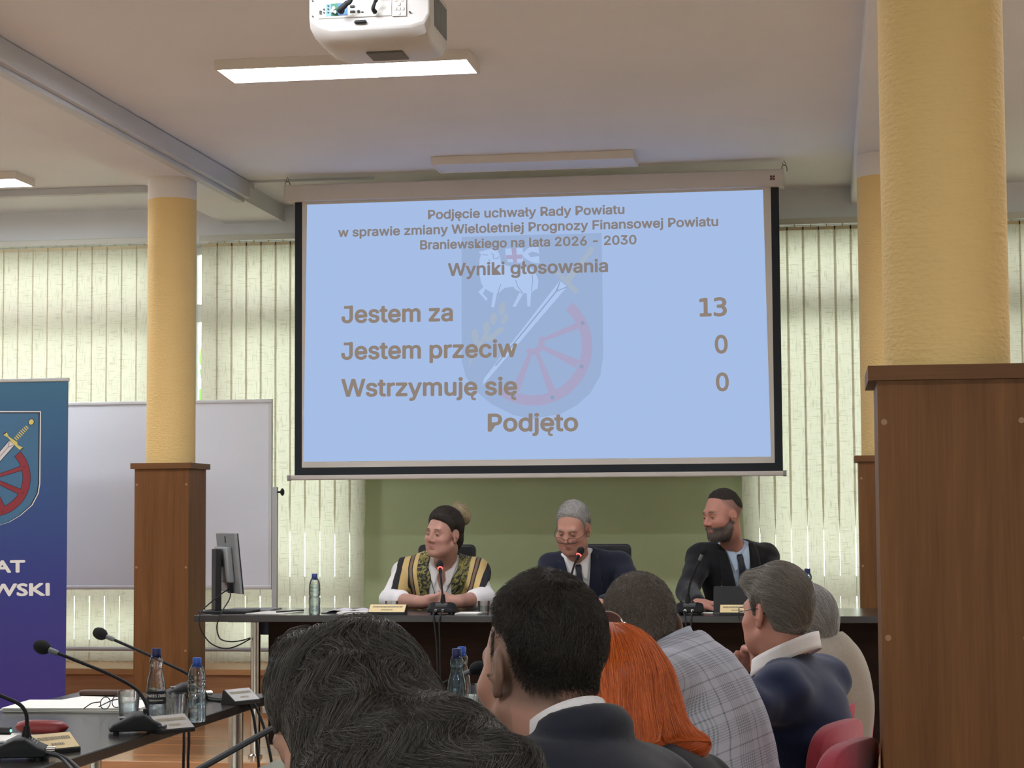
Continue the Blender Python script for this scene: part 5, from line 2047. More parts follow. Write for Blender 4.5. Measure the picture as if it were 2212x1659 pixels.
def hand(S, w, d, n, side, curl=(.5, .5, .5, .5), spread=.06, thumb=(.6, .5), s=1.0, k=.004):
    """hand on a wrist: w wrist point, d finger direction, n palm normal (palm faces n), side +1 when the thumb lies at d x n"""
    d = np.array(d, float); d /= np.linalg.norm(d)
    n = np.array(n, float); n = n - d * (n @ d); n /= np.linalg.norm(n)
    t = np.cross(d, n) * side
    w = np.array(w, float)

    def L(a, b, c):
        return w + (d * a + t * b + n * c) * s
    S.cap(L(-.02, 0, 0), L(.02, .0, 0), .026 * s, .024 * s, .02)
    for b in (-.026, -.009, .009, .024):
        S.cap(L(.015, b * .6, 0), L(.082, b, .000), .014 * s, .0115 * s, .012)
    S.cap(L(.025, -.02, .006), L(.06, -.022, .006), .013 * s, .011 * s, .012)
    S.cap(L(.012, .018, .010), L(.050, .030, .014), .017 * s, .014 * s, .014)
    ln = ((.044, .027, .022), (.048, .031, .024), (.044, .029, .023), (.035, .021, .019))
    for i, b in enumerate((.026, .0085, -.0095, -.027)):
        base = L(.086 - .004 * abs(i - 1), b, 0)
        dirv = d + t * (spread * (1.5 - i))
        a = 0.0
        cu = curl[i]
        p = base
        r = (.0092, .0094, .0090, .0080)[i] * s
        for j in range(3):
            a += cu * (.9, 1.15, .8)[j]
            dv = dirv / np.linalg.norm(dirv) * math.cos(a) + n * math.sin(a)
            q = p + dv * ln[i][j] * s
            S.cap(p, q, r * (1.0, .94, .88)[j], r * (.94, .88, .78)[j], k)
            p = q
    p = L(.036, .034, .012)
    dv = d * math.cos(thumb[0]) + t * math.sin(thumb[0])
    for j, (l_, r1, r2) in enumerate(((.036, .0125, .0108), (.030, .0108, .0085))):
        dvj = dv * math.cos(thumb[1] * (j + .4)) + n * math.sin(thumb[1] * (j + .4))
        q = p + dvj * l_ * s
        S.cap(p, q, r1 * s, r2 * s, .005)
        p = q
    return S


def cloth_mat(name, col, rough=.85, var=.06, vscale=120, bump=.12, sheen=.15):
    return mat(name, col, rough, spec=.2, var=var, vscale=vscale, bump=bump, bscale=900, sheen=sheen)


def torso(S, J, grow=0.0, k=.05, arms=True, fore=True, belly=1.0, to_wrist=.94, chest=1.0, wrinkle=0.0, seed=0.0, neck=False):
    """body and arms from the joints in J (hip, chest, neck, sl, sr, el, er, wl, wr)"""
    hip, ch, nk = J['hip'], J['chest'], J['neck']
    ax = (J['sr'] - J['sl'])
    ax = ax / np.linalg.norm(ax)
    up = nk - hip
    up = up / np.linalg.norm(up)
    fw = np.cross(up, ax)
    fw /= np.linalg.norm(fw)
    ax2 = np.cross(fw, up)
    R = np.stack([ax2, fw, up], 1)
    J['R'] = R
    g = grow
    S.ell(ch, V3(.172 * chest + g, .118 * chest + g, J.get('chz', .20) + g), k, '+', R)
    S.ell(hip * .55 + ch * .45 + fw * .015 * belly, V3(.155 * belly + g, .115 * belly + g, .19 + g), k, '+', R)
    S.ell(hip, V3(.175 + g, .14 + g, .14 + g), k, '+', R)
    for s in ('l', 'r'):
        sh = J['s' + s]
        S.cap(nk - up * J.get('trap', .045) - fw * .008, sh + up * .004, .046 + g, .048 + g, k)
        S.cap(ch + up * .06, sh, .080 + g, .052 + g, k)
        if arms:
            S.cap(sh, J['e' + s], .052 + g, .041 + g, .022)
            if fore:
                q = J['e' + s] + (J['w' + s] - J['e' + s]) * to_wrist
                S.cap(J['e' + s], q, .041 + g, .029 + g * .7, .02)
    if wrinkle:
        base = S.p
        S.p = []
        inner = Sdf()
        inner.p = base
        els = [J['el'], J['er'], J['sl'], J['sr'], hip * .6 + ch * .4]

        def f(P):
            d = inner(P)
            w = sum(np.exp(-((P - e.astype(F32)) ** 2).sum(1) / .02) for e in els)
            P2_ = P + F32(.03) * wob(P, 9, seed + 2, 3)[:, None]
            return d + wrinkle * (.3 + w) * wob(P2_ * np.array([1, 1, 1.6], F32), 40, seed, 4) + wrinkle * .7 * wob(P2_, 16, seed + 1, 3)
        S.fn(f)
        lo, hi = inner.bounds()
        S._b = (lo, hi)
    return S


def legs(S, J, grow=0.0, floor=0.0):
    ax = J['R'][:, 0]
    fw = V3(J['fw'][0], J['fw'][1], 0)
    fw /= np.linalg.norm(fw)
    J['foot'] = []
    side = np.cross(fw, V3(0, 0, 1))
    for s in (-1, 1):
        h = J['hip'] + side * (s * .09) - V3(0, 0, .03)
        kn = V3(*(h + fw * .42 + side * s * .05))
        kn[2] = floor + .50
        an = kn + fw * (-.04)
        an[2] = floor + .10
        S.cap(h, kn, .088 + grow, .062 + grow, .04)
        S.cap(kn, an, .060 + grow, .044 + grow, .02)
        J['foot'].append((an, fw))
    return S


M_trous = cloth_mat('dark_trousers', srgb(34, 36, 44))
M_shoe = mat('black_leather_shoe', srgb(22, 20, 20), .35)


def lower_body(J, root, floor, m=None):
    T_ = Sdf()
    T_.ell(J['hip'] - V3(0, 0, .01), V3(.185, .150, .125), .05, '+', J['R'])
    legs(T_, J, .012, floor)
    lo, hi = T_.bounds()
    sdf_object('trousers', T_, lo, hi, .014, m or M_trous, root, project=1)
    for an, fw in J['foot']:
        q = Sdf()
        a = V3(an[0], an[1], floor + .05)
        q.cap(a, a + fw * .15 - V3(0, 0, .012), .045, .036, .02)
        q.cap(a + V3(0, 0, .04), a, .045, .045, .02)
        q.fn(lambda P: (F32(floor + .002) - P[:, 2]), .004, '&')
        lo, hi = q.bounds()
        sdf_object('shoe', q, lo, hi, .01, M_shoe, root, project=1)


def root_person(label, J, floor, extra=None):
    r = thing('person', label, 'person', (float(J['hip'][0]), float(J['hip'][1]), floor))
    return r


def build_body(root, S, m, color, h, lo=None, hi=None):
    a, b = S.bounds()
    return sdf_object('body', S, a if lo is None else lo, b if hi is None else hi, h, m, root, color)


def flow_strands(T, f, roots, dirfn, step, k, lift, rr, jitter=.15, stick=1.0, grav=0.0):
    """walk strands over the hair volume f from roots along dirfn (head coordinates)"""
    n = len(roots)
    P = roots.astype(F32)
    out = [P.copy()]
    lf = (lift[0] + (lift[1] - lift[0]) * rr.random(n) ** 1.5).astype(F32)
    jit = rr.normal(size=(n, 3)) * jitter
    Rm = T.R.astype(F32)
    for i in range(k - 1):
        q = T.inv(P)
        d = dirfn(q, i / (k - 1)) + jit
        d = d @ Rm.T
        g = grad(f, P, 1.5e-3)
        d = d - g * (d * g).sum(1, keepdims=True) * stick
        d = d / np.maximum(np.linalg.norm(d, axis=1, keepdims=True), 1e-6)
        P = (P + d * step).astype(F32)
        e = f(P)
        tgt = lf * min(1, (i + 1) / 3)
        P = P - ((e - tgt) * stick)[:, None] * grad(f, P, 1.5e-3)
        P = P.astype(F32)
        out.append(P.copy())
    return np.stack(out, 1)


def sample_surface(o, n, rr, keep=None):
    me = o.data
    nf = len(me.polygons)
    A = np.empty(nf, F32)
    C = np.empty(nf * 3, F32)
    me.polygons.foreach_get('area', A)
    me.polygons.foreach_get('center', C)
    C = C.reshape(-1, 3) + np.array(origin_of(o), F32)
    if keep is not None:
        w = A * keep(C)
    else:
        w = A
    i = rr.choice(nf, n, p=w / w.sum())
    P = C[i] + rr.normal(size=(n, 3)).astype(F32) * math.sqrt(float(A.mean())) * .4
    return P.astype(F32)
# ------------------------------------------------------------------ clothing and hair helpers
def A3(px, py, Y):
    return np.array(at(px, py, Y))


def drape(f, P0, d, lift=.003, it=40):
    """drop points along d onto the cloth surface f"""
    P = np.array(P0, F32)
    d = np.array(d, F32)
    for _ in range(it):
        e = f(P)
        P = (P + d * np.maximum(e, 0)[:, None] * F32(.8)).astype(F32)
    P = P - (f(P) - F32(lift))[:, None] * grad(f, P, 1.5e-3)
    return P


def patch(name, f, J, org, outline, m, root, lift=.004, nu=10, nv=14, solid=.003):
    """a flat piece of cloth laid on the chest: outline(v) -> (x left, x right, z) in torso coordinates below org"""
    R = J['R']
    pts = []
    for j in range(nv):
        v = j / (nv - 1)
        a, b, za, zb_ = outline(v)
        for i in range(nu):
            u = i / (nu - 1)
            pts.append(org + R @ V3(a + (b - a) * u, .25, za + (zb_ - za) * u))
    P = drape(f, pts, -R[:, 1], lift)
    mb = MB()
    mb.add([tuple(p) for p in P], [(j * nu + i, j * nu + i + 1, (j + 1) * nu + i + 1, (j + 1) * nu + i) for j in range(nv - 1) for i in range(nu - 1)])
    o = mb.build(name, m, root, solid=solid)
    o.data.polygons.foreach_set('use_smooth', [True] * len(o.data.polygons))
    return o


def vcut(J, width=.080, depth=.36, x0=0.0, hole=.074, slope=.35):
    """front opening of a jacket, in torso coordinates from the neck"""
    R, nk = J['R'].astype(F32), J['neck'].astype(F32)

    def f(P):
        q = (P - nk) @ R
        w = width * np.clip(1 + q[:, 2] / depth, 0, 1.15)
        a = np.maximum(np.abs(q[:, 0] - x0) - w, -q[:, 1] + .02)
        a = np.maximum(a, -(q[:, 2] + depth))
        b = np.linalg.norm(q[:, :2] - np.array([0, -.002], F32), axis=1) - (hole + .35 * np.clip(q[:, 2], -.04, .08))
        b = np.maximum(b, -.022 - q[:, 2] - slope * q[:, 1])
        return np.minimum(a, b)
    return f


def collar(J, m, root, r=.064, h=.040, gap=.30, tilt=.40, name='collar', org=None, flare=.010):
    """shirt collar standing round the neck, open at the front"""
    R = J['R']
    nk = J['neck'] if org is None else org

    def fn(u, v):
        a = PI / 2 + gap + (2 * PI - 2 * gap) * u
        z = -.004 + (v - .25) * h - tilt * r * math.sin(a) * .55
        rr = r + flare * (1 - v)
        return tuple(nk + R @ V3(rr * math.cos(a), rr * math.sin(a) - .002, z))
    o = MB().grid(fn, 40, 5).build(name, m, root, solid=.004)
    o.data.polygons.foreach_set('use_smooth', [True] * len(o.data.polygons))
    return o


HL_Y = [-.13, -.085, -.05, -.030, -.024, .010, .018, .030, .048, .068, .082, .11]


def hair_sdf(T, top=.02, side=.012, back=.012, front=.0, line=None, wide=1.0, lump=.003, lumpf=60, seed=0.0, extra=None, cut=True):
    line = line or [-.075, -.072, -.058, -.020, .022, .026, -.010, .016, .042, .066, .078, .082]

    def f(P):
        q = T.inv(P)
        x, y, z = q[:, 0], q[:, 1], q[:, 2]
        up = np.clip((z - .0) / .10, 0, 1)
        bk = np.clip((-y) / .08, 0, 1)
        fr = np.clip((y - .03) / .05, 0, 1)
        r = np.stack([np.full_like(x, .0765 * wide + side), np.full_like(x, .098 + .5 * back) + .5 * back * bk + front * fr, np.full_like(x, .088) + top * up], 1)
        c = np.stack([x, y + .014, z - .034], 1)
        k0 = np.linalg.norm(c / r, axis=1)
        k1 = np.linalg.norm(c / (r * r), axis=1)
        d = k0 * (k0 - 1) / np.maximum(k1, 1e-6)
        # hair follows the back of the skull down to the nape
        c2 = np.stack([x, y + .030, z + .040], 1)
        r2 = np.array([.062 * wide + side * .7, .066 + back * .7, .055], F32)
        k0 = np.linalg.norm(c2 / r2, axis=1)
        k1 = np.linalg.norm(c2 / (r2 * r2), axis=1)
        d2 = k0 * (k0 - 1) / np.maximum(k1, 1e-6)
        h = np.maximum(.03 - np.abs(d - d2), 0) / .03
        d = np.minimum(d, d2) - h * h * .0075
        if cut:
            L = np.interp(y, HL_Y, line).astype(F32)
            L = L - .10 * np.clip(np.abs(x) - .035, 0, .05) * (y > .05)
            e = (L - z) * .75
            # the fringe of the hair thins out towards its edge
            d = d + .014 * np.clip(1 + e / .034, 0, 1) ** 2
            k = .008
            h = np.maximum(k - np.abs(d - e), 0) / k
            d = np.maximum(d, e) + h * h * k * .25
        if extra is not None:
            e = extra(q)
            k = .03
            h = np.maximum(k - np.abs(d - e), 0) / k
            d = np.minimum(d, e) - h * h * k * .25
        if lump:
            d = d + lump * wob(q, lumpf, seed, 5)
        return (d * T.s).astype(F32)
    return f


def make_hair(T, root, f, m_base, m_str, h=.005, n=4000, k=7, step=.006, dirfn=None, lift=(0, .004), r0=.0006, r1=None, jitter=.15, ext=.20, keep=None, seed=1, stick=1.0, lo=None, hi=None, rootkeep=None):
    c = T.c
    lo = c - ext if lo is None else lo
    hi = c + ext if hi is None else hi
    o = sdf_object('hair', f, lo, hi, h, m_base, root, project=1)
    if n:
        rr = np.random.default_rng(seed)
        roots = sample_surface(o, n, rr, rootkeep)
        pts = flow_strands(T, f, roots, dirfn, step, k, lift, rr, jitter, stick)
        strands('hair_strands', pts, m_str, o, r0, r1)
    return o


def spectacles(T, root, m, lens_m=None, w=.024, hgt=.019, z=.000, y=.108, down=0.0, half=False, r=.0012):
    g = bpy.data.objects.new('eyeglasses', None)
    COL.objects.link(g)
    g.parent = root
    for s in (-1, 1):
        ring = []
        for t in np.linspace(0, 2 * PI, 25):
            ca, sa = math.cos(t), math.sin(t)
            ring.append(T(V3(s * .033 + w * math.copysign(abs(ca) ** .7, ca), y - .02 * ((s * .033 + w * ca) / .06) ** 2, z - down + hgt * math.copysign(abs(sa) ** .7, sa))))
        MB().tube([Vector(p) for p in ring], r, 6, False).build('rim', m, g, smooth=True)
        MB().add([tuple(p) for p in ring[:-1]], [tuple(range(24))]).build('lens', lens_m or M_lens, g)
        MB().tube([Vector(T(V3(s * .057, y - .018, z - down + .006))), Vector(T(V3(s * .078, y - .05, z + .006 - down * .5))), Vector(T(V3(s * .083, .0, z + .012))), Vector(T(V3(s * .080, -.030, z - .004)))], r, 6).build('temple', m, g, smooth=True)
    MB().tube([Vector(T(V3(-.010, y, z - down + .004))), Vector(T(V3(0, y + .003, z - down + .008))), Vector(T(V3(.010, y, z - down + .004)))], r, 6).build('bridge', m, g, smooth=True)
    return g


def face_phi(px, left):
    return PI + ((px - 1106) / FPX - YAW) + math.radians(left)


def away_phi(px, left):
    return ((px - 1106) / FPX - YAW) - math.radians(left)


def neck_to(S, T, J, r=.056):
    S.cap(T(V3(0, -.028, -.030)), T(V3(0, -.024, -.085)), .056 * T.s, r, .02)
    S.cap(T(V3(0, -.022, -.080)), J['neck'] - J['R'][:, 2] * .02, r, r + .006, .03)


def cloth(name, S, h, m, root, attrs=None, grow=None):
    lo, hi = S._b if hasattr(S, '_b') else S.bounds()
    return sdf_object(name, S, np.array(lo) - .02, np.array(hi) + .02, h, m, root, attrs=attrs)


M_shirt = cloth_mat('white_shirt', srgb(226, 222, 222), .8, .03)
M_blueshirt = cloth_mat('pale_blue_shirt', srgb(176, 194, 216), .8, .03)
M_navy = cloth_mat('navy_suit', srgb(30, 34, 50), .8)
M_blacksuit = cloth_mat('black_suit', srgb(24, 24, 27), .82)
M_navyb = cloth_mat('blue_navy_jacket', srgb(30, 40, 70), .82)
M_char = cloth_mat('dark_navy_jacket', srgb(34, 37, 48), .82)
M_tie = mat('dark_tie', srgb(26, 28, 40), .5, var=.1, vscale=300)


def torso_coords(J):
    R, nk = J['R'].astype(F32), J['neck'].astype(F32)
    return lambda P: (P - nk) @ R


def person_suit(label, J, T, floor, skin, jacket_m, shirt_m, tie=True, hand_r=None, hand_l=None, vw=.078, vd=.34, jg=.018, seed=1.0, look=(0, 0), face=None, h=.0042, hj=.0065, chest=1.0, belly=1.0):
    root = root_person(label, J, floor)
    S = Sdf()
    head_sdf(S, T, **(face or {}))
    torso(S, J, -.012, .05, chest=chest, belly=belly)
    neck_to(S, T, J)
    for hd in (hand_r, hand_l):
        if hd:
            hand(S, **hd)
    build_body(root, S, M_skin, skin, h)
    eyes(T, root, look)
    sh = Sdf()
    torso(sh, J, .008, .05, fore=False, chest=chest, belly=belly)
    R, nk = J['R'].astype(F32), J['neck'].astype(F32)

    def hole(P):
        q = (P - nk) @ R
        b = np.linalg.norm(q[:, :2], axis=1) - .058
        return np.maximum(b, -.035 - q[:, 2] - .3 * q[:, 1])
    sh.fn(hole, .008, '-')
    cloth('shirt', sh, .009, shirt_m, root)
    jk = Sdf()
    torso(jk, J, jg, .05, chest=chest, belly=belly, wrinkle=.005, seed=seed)
    b = jk._b
    jk.fn(vcut(J, vw, vd), .006, '-')
    jk._b = b
    cloth('jacket', jk, hj, jacket_m, root)
    collar(J, shirt_m, root)
    org = J['neck']
    for s in (-1, 1):
        patch('collar_flap', sh, J, org, lambda v, s=s: (s * (.010 + .012 * v), s * (.066 - .030 * v), .002 - .075 * v - .004, .030 - .120 * v), shirt_m, root, .008, 6, 8)
        jl = Sdf()
        torso(jl, J, jg, .05, chest=chest, belly=belly)
        patch('lapel', jl, J, org, lambda v, s=s: (s * vw * (1.03 - .98 * v), s * (vw * (1.03 - .98 * v) + .010 + .052 * math.sin(PI * min(1, .15 + .85 * v)) ** .8 * (1 if v < .38 else 1.18)), .01 - vd * v, .01 - vd * v + .010), jacket_m, root, .006, 6, 22)
    if tie:
        def tie_w(v):
            return float(np.interp(v, [0, .04, .085, .11, .5, 1], [.012, .0175, .012, .0125, .026, .034]))
        patch('tie', sh, J, org, lambda v: (-tie_w(v), tie_w(v), -.008 - .36 * v, -.008 - .36 * v), M_tie, root, .011, 7, 34, .004)
    lower_body(J, root, floor)
    return root


FINGERS_FLAT = (.25, .25, .25, .3)
SK_F = (.44, .235, .185)
SK_M = (.47, .235, .175)

# ------------------------------------------------------------------ woman with the patterned scarf
px_ = 958
T = Pose(A3(px_, 1152, 10.60), frame(face_phi(px_, 40), .06, math.radians(-5)), 1.02)
J = dict(neck=A3(962, 1216, 10.72), chest=A3(951, 1268, 10.78), hip=np.array([at(950, 1300, 10.85).x, 10.88, POD + .52]),
         sr=A3(874, 1238, 10.76), sl=A3(1026, 1238, 10.76), er=A3(842, 1296, 10.52), el=A3(1046, 1292, 10.52), wr=A3(912, 1301, 10.26), wl=A3(984, 1300, 10.27), fw=(0.05, -1))
WOM = root_person('person with a dark bun, patterned scarf and white blouse at the head table', J, POD)
S = Sdf()
head_sdf(S, T, nose=.95, jaw=1.12, jowl=1, wide=1.03)
torso(S, J, -.008, .05, chest=1.08, belly=1.15)
neck_to(S, T, J, .058)
S.cap(J['er'], J['wr'], .047, .031, .02)
S.cap(J['el'], J['wl'], .047, .031, .02)
hand(S, A3(914, 1300, 10.25), V3(1, -.15, .10), V3(.15, .75, .35), -1, (.75, .8, .85, .9), .03, (.9, .25))
hand(S, A3(984, 1299, 10.27), V3(-1, -.35, .12), V3(-.25, .8, -.1), 1, (.85, .9, .9, 1.0), .05, (.75, .2))
build_body(WOM, S, M_skin, head_color(T, SK_F, (.42, .14, .13), (.05, .035, .03), flush=.05), .0036)
eyes(T, WOM, (-.3, .0))
sh = Sdf()
torso(sh, J, .010, .05, fore=False, chest=1.08, belly=1.15)
for s in 'rl':
    e = J['e' + s]
    sh.cap(e, e + (J['w' + s] - e) * .34, .060, .056, .02)
q0 = torso_coords(J)


def vneck(P):
    q = q0(P)
    b = np.linalg.norm(q[:, :2], axis=1) - .064
    b = np.maximum(b, -.030 - q[:, 2] - .3 * q[:, 1])
    w = .045 * np.clip(1 + (q[:, 2] + .0) / .12, 0, 1.2)
    a = np.maximum(np.abs(q[:, 0]) - w, -q[:, 1])
    return np.minimum(b, np.maximum(a, -(q[:, 2] + .12)))


base_b = sh.bounds()
shq = sh
blouse = Sdf().fn(lambda P: shq(P) + .0022 * wob(P, 48, 2.2, 5) + .002 * wob(P, 20, .4, 3))
blouse.fn(vneck, .006, '-')
blouse._b = base_b
cloth('blouse', blouse, .006, M_shirt, WOM)
for s in (-1, 1):
    patch('collar_flap', shq, J, J['neck'], lambda v, s=s: (s * (.016 + .016 * v), s * (.070 - .020 * v), -.016 - .075 * v, .020 - .085 * v), M_shirt, WOM, .009, 6, 8)
collar(J, M_shirt, WOM, .068, .03, .5, .5)


def vest_f():
    v = Sdf()
    torso(v, J, .024, .05, fore=False, chest=1.08, belly=1.12)

    def f(P):
        q = q0(P)
        ax_ = np.abs(q[:, 0])
        u = ax_ + .28 * np.clip(-q[:, 2] - .03, 0, 1) * (q[:, 1] > -.05)
        d = v(P) + .0025 * wob(P, 40, 3.3, 5)
        d = np.maximum(d, (u - .262) * .9)
        gap = .050 + .020 * np.clip(-q[:, 2] / .2, 0, 1) + .03 * np.clip(1 + q[:, 2] / .05, 0, 1)
        op = np.maximum(ax_ - gap, -q[:, 1])
        hole = np.linalg.norm(q[:, :2], axis=1) - .075
        hole = np.maximum(hole, -.04 - q[:, 2] - .3 * q[:, 1])
        d = np.maximum(d, -np.minimum(op, hole))
        return np.maximum(d, -.30 - q[:, 2])
    return v, f


def scarf_mat():
    m = bpy.data.materials.new('patterned_scarf')
    m.use_nodes = True
    nt = m.node_tree
    b = nt.nodes['Principled BSDF']
    b.inputs['Roughness'].default_value = .7
    at_ = nt.nodes.new('ShaderNodeAttribute')
    at_.attribute_name = 'cloth'
    sp_ = nt.nodes.new('ShaderNodeSeparateXYZ')
    nt.links.new(at_.outputs['Vector'], sp_.inputs[0])
    # floral middle: two noises cut into flat shapes
    n1 = nt.nodes.new('ShaderNodeTexNoise')
    n1.inputs['Scale'].default_value = 24
    n1.inputs['Detail'].default_value = 3
    n1.inputs['Distortion'].default_value = 1.6
    nt.links.new(at_.outputs['Vector'], n1.inputs[0])
    r1 = nt.nodes.new('ShaderNodeValToRGB')
    r1.color_ramp.interpolation = 'CONSTANT'
    e = r1.color_ramp.elements
    e[0].position, e[0].color = 0, srgb(26, 26, 30)
    e[1].position, e[1].color = .47, srgb(96, 92, 42)
    for p_, c_ in ((.54, srgb(140, 132, 70)), (.60, srgb(46, 46, 36)), (.64, srgb(196, 178, 112)), (.67, srgb(30, 30, 34)), (.72, srgb(206, 202, 180))):
        k_ = e.new(p_)
        k_.color = c_
    nt.links.new(n1.outputs[0], r1.inputs[0])
    r2 = nt.nodes.new('ShaderNodeValToRGB')
    r2.color_ramp.interpolation = 'CONSTANT'
    mr_ = nt.nodes.new('ShaderNodeMapRange')
    mr_.inputs['From Min'].default_value = .14
    mr_.inputs['From Max'].default_value = .27
    nt.links.new(sp_.outputs[0], mr_.inputs[0])
    nt.links.new(mr_.outputs[0], r2.inputs[0])
    e = r2.color_ramp.elements
    G, K_, BR = srgb(198, 170, 112), srgb(22, 21, 22), srgb(120, 98, 74)
    e[0].position, e[0].color = 0, G
    e[1].position, e[1].color = .20, K_
    for p_, c_ in ((.25, BR), (.36, K_), (.42, G), (.68, K_)):
        k_ = e.new(p_)
        k_.color = c_
    st = nt.nodes.new('ShaderNodeMath')
    st.operation = 'GREATER_THAN'
    st.inputs[1].default_value = .142
    nt.links.new(sp_.outputs[0], st.inputs[0])
    mx_ = nt.nodes.new('ShaderNodeMix')
    mx_.data_type = 'RGBA'
    nt.links.new(st.outputs[0], mx_.inputs[0])
    nt.links.new(r1.outputs[0], mx_.inputs[6])
    nt.links.new(r2.outputs[0], mx_.inputs[7])
    nt.links.new(mx_.outputs[2], b.inputs['Base Color'])
    return m


def scarf_uv(P):
    q = q0(P)
    u = np.abs(q[:, 0]) + .28 * np.clip(-q[:, 2] - .03, 0, 1) * (q[:, 1] > -.05)
    return np.stack([u, q[:, 0] + q[:, 2], q[:, 2]], 1)


vb, vf = vest_f()
lo, hi = vb.bounds()
sdf_object('scarf', vf, lo - .02, hi + .02, .005, scarf_mat(), WOM, project=1, attrs={'cloth': scarf_uv})
M_cord = mat('dark_cord', srgb(40, 40, 44), .6)
ld = Sdf()
torso(ld, J, .014, .05, fore=False, chest=1.08, belly=1.15)
pts = [J['neck'] + J['R'] @ V3(x, .2, z) for x, z in ((-.066, -.03), (-.050, -.07), (-.030, -.12), (-.010, -.165), (0, -.19))]
pr1 = drape(ld, pts, -J['R'][:, 1], .006)
pts = [J['neck'] + J['R'] @ V3(-x, .2, z) for x, z in ((-.066, -.03), (-.050, -.07), (-.030, -.12), (-.010, -.165), (0, -.19))]
pr2 = drape(ld, pts, -J['R'][:, 1], .006)
lm_ = MB().tube([Vector(p.tolist()) for p in pr1], .0018, 6).tube([Vector(p.tolist()) for p in pr2], .0018, 6)
lm_.tube([Vector(pr1[-1].tolist()), Vector((pr1[-1] + np.array([0, -.004, -.03])).tolist())], .004, 8)
lm_.build('lanyard', M_cord, WOM, smooth=True)
wv = J['wr'] - J['er']
wv = wv / np.linalg.norm(wv)
MB().lathe([(.034, -.004), (.037, 0), (.034, .004)], tuple(J['wr'] - wv * .012), 24, tuple(wv)).build('wristband', M_bk, WOM, smooth=True)
wv = J['wl'] - J['el']
wv = wv / np.linalg.norm(wv)
MB().lathe([(.0335, -.012), (.036, -.008), (.036, .008), (.0335, .012)], tuple(J['wl'] - wv * .02), 24, tuple(wv)).build('watch', mat('cream_watch', srgb(226, 216, 190), .4), WOM, smooth=True)
lower_body(J, WOM, POD)
M_hw = hair_mat('dark_brown_pulled_back_hair', [(.012, .009, .008, 1), (.032, .023, .018, 1), (.075, .055, .040, 1)], .38)
M_hwb = mat('dark_brown_hair_mass', (.014, .010, .009, 1), .5)
fW = hair_sdf(T, .024, .012, .016, .010, wide=1.03, line=[-.085, -.082, -.075, -.045, .020, .026, .004, .028, .058, .078, .088, .105], seed=.3,
              extra=lambda q: np.linalg.norm((q - np.array([.0, -.085, -.045], F32)) / np.array([.05, .034, .06], F32), axis=1) * .034 - .034)
make_hair(T, WOM, fW, M_hwb, M_hw, .0045, 3500, 9, .008, lambda q, t: np.array([0, -.115, .075]) - q, (0, .003), .0006, seed=11)
bun = Sdf()
for i in range(9):
    a = 2 * PI * i / 9
    c0 = V3(.036 * math.cos(a), -.112 - .012 * math.sin(a * 2), .082 + .030 * math.sin(a))
    c1_ = V3(.036 * math.cos(a + 1.2), -.128, .086 + .032 * math.sin(a + 1.2))
    bun.cap(T(c0 * V3(1.25, 1.06, 1.06)), T(c1_ * V3(1.25, 1.06, 1.06)), .025, .019, .012)
bun.ell(T(V3(0, -.122, .092)), (.048, .040, .046), .02)
bun.cap(T(V3(-.01, -.150, .105)), T(V3(.01, -.190, .135)), .020, .008, .02)
bun.cap(T(V3(.02, -.135, .115)), T(V3(.03, -.150, .150)), .018, .008, .02)
fb = lambda P: bun(P) + .0025 * wob(P, 130, 2.0, 5)
lo, hi = bun.bounds()
bo = sdf_object('hair_bun', fb, lo - .01, hi + .01, .004, mat('fair_hair_mass', (.30, .23, .13, 1), .5), WOM, project=1)
rr_ = np.random.default_rng(5)
ps = flow_strands(T, fb, sample_surface(bo, 1800, rr_), lambda q, t: np.cross(q - np.array([0, -.12, .085]), np.array([.2, -1, .2])), .006, 7, (0, .006), rr_, .3)
strands('hair_strands', ps, hair_mat('fair_highlighted_hair', [(.20, .15, .085, 1), (.38, .30, .17, 1), (.52, .43, .27, 1)], .4), bo, .0006)
MB().lathe([(0, -.004), (.004, 0), (0, .005)], tuple(T(V3(-.080, .000, -.046))), 12).build('earring', mat('gold', (.8, .55, .2, 1), .25, 1.0), WOM, smooth=True)

# ------------------------------------------------------------------ chairman with glasses
px_ = 1238
T = Pose(A3(px_, 1141, 10.55), frame(face_phi(px_, 22), math.radians(22), math.radians(-3)), 1.06)
J = dict(neck=A3(1247, 1206, 10.72), chest=A3(1262, 1262, 10.78), hip=np.array([at(1265, 1300, 10.85).x, 10.88, POD + .52]),
         sr=A3(1192, 1228, 10.72), sl=A3(1336, 1222, 10.78), er=A3(1172, 1290, 10.50), el=A3(1376, 1280, 10.62), wr=A3(1225, 1303, 10.22), wl=A3(1300, 1303, 10.22), fw=(0, -1))
h_r = dict(w=J['wr'], d=V3(.6, -.6, .02), n=V3(0, .1, -1), side=1, curl=FINGERS_FLAT)
h_l = dict(w=J['wl'], d=V3(-.6, -.6, .02), n=V3(0, .1, -1), side=-1, curl=FINGERS_FLAT)
CHA = person_suit('person with grey hair and glasses in a navy suit, head table centre', J, T, POD, head_color(T, SK_M, (.42, .17, .14), (.28, .22, .19), flush=.12), M_navy, M_shirt, True, h_r, h_l, .068, .36, seed=1.7, look=(0, -.5), face=dict(nose=1.12, jowl=1, jaw=1.04))
M_hg = hair_mat('grey_hair', [(.20, .19, .18, 1), (.36, .345, .33, 1), (.54, .52, .50, 1)], .45)
M_hgb = mat('grey_hair_mass', (.26, .25, .24, 1), .6)
fM = hair_sdf(T, .018, .006, .009, .004, line=[-.072, -.070, -.055, -.018, .024, .028, -.012, .030, .066, .088, .096, .108], seed=.9)
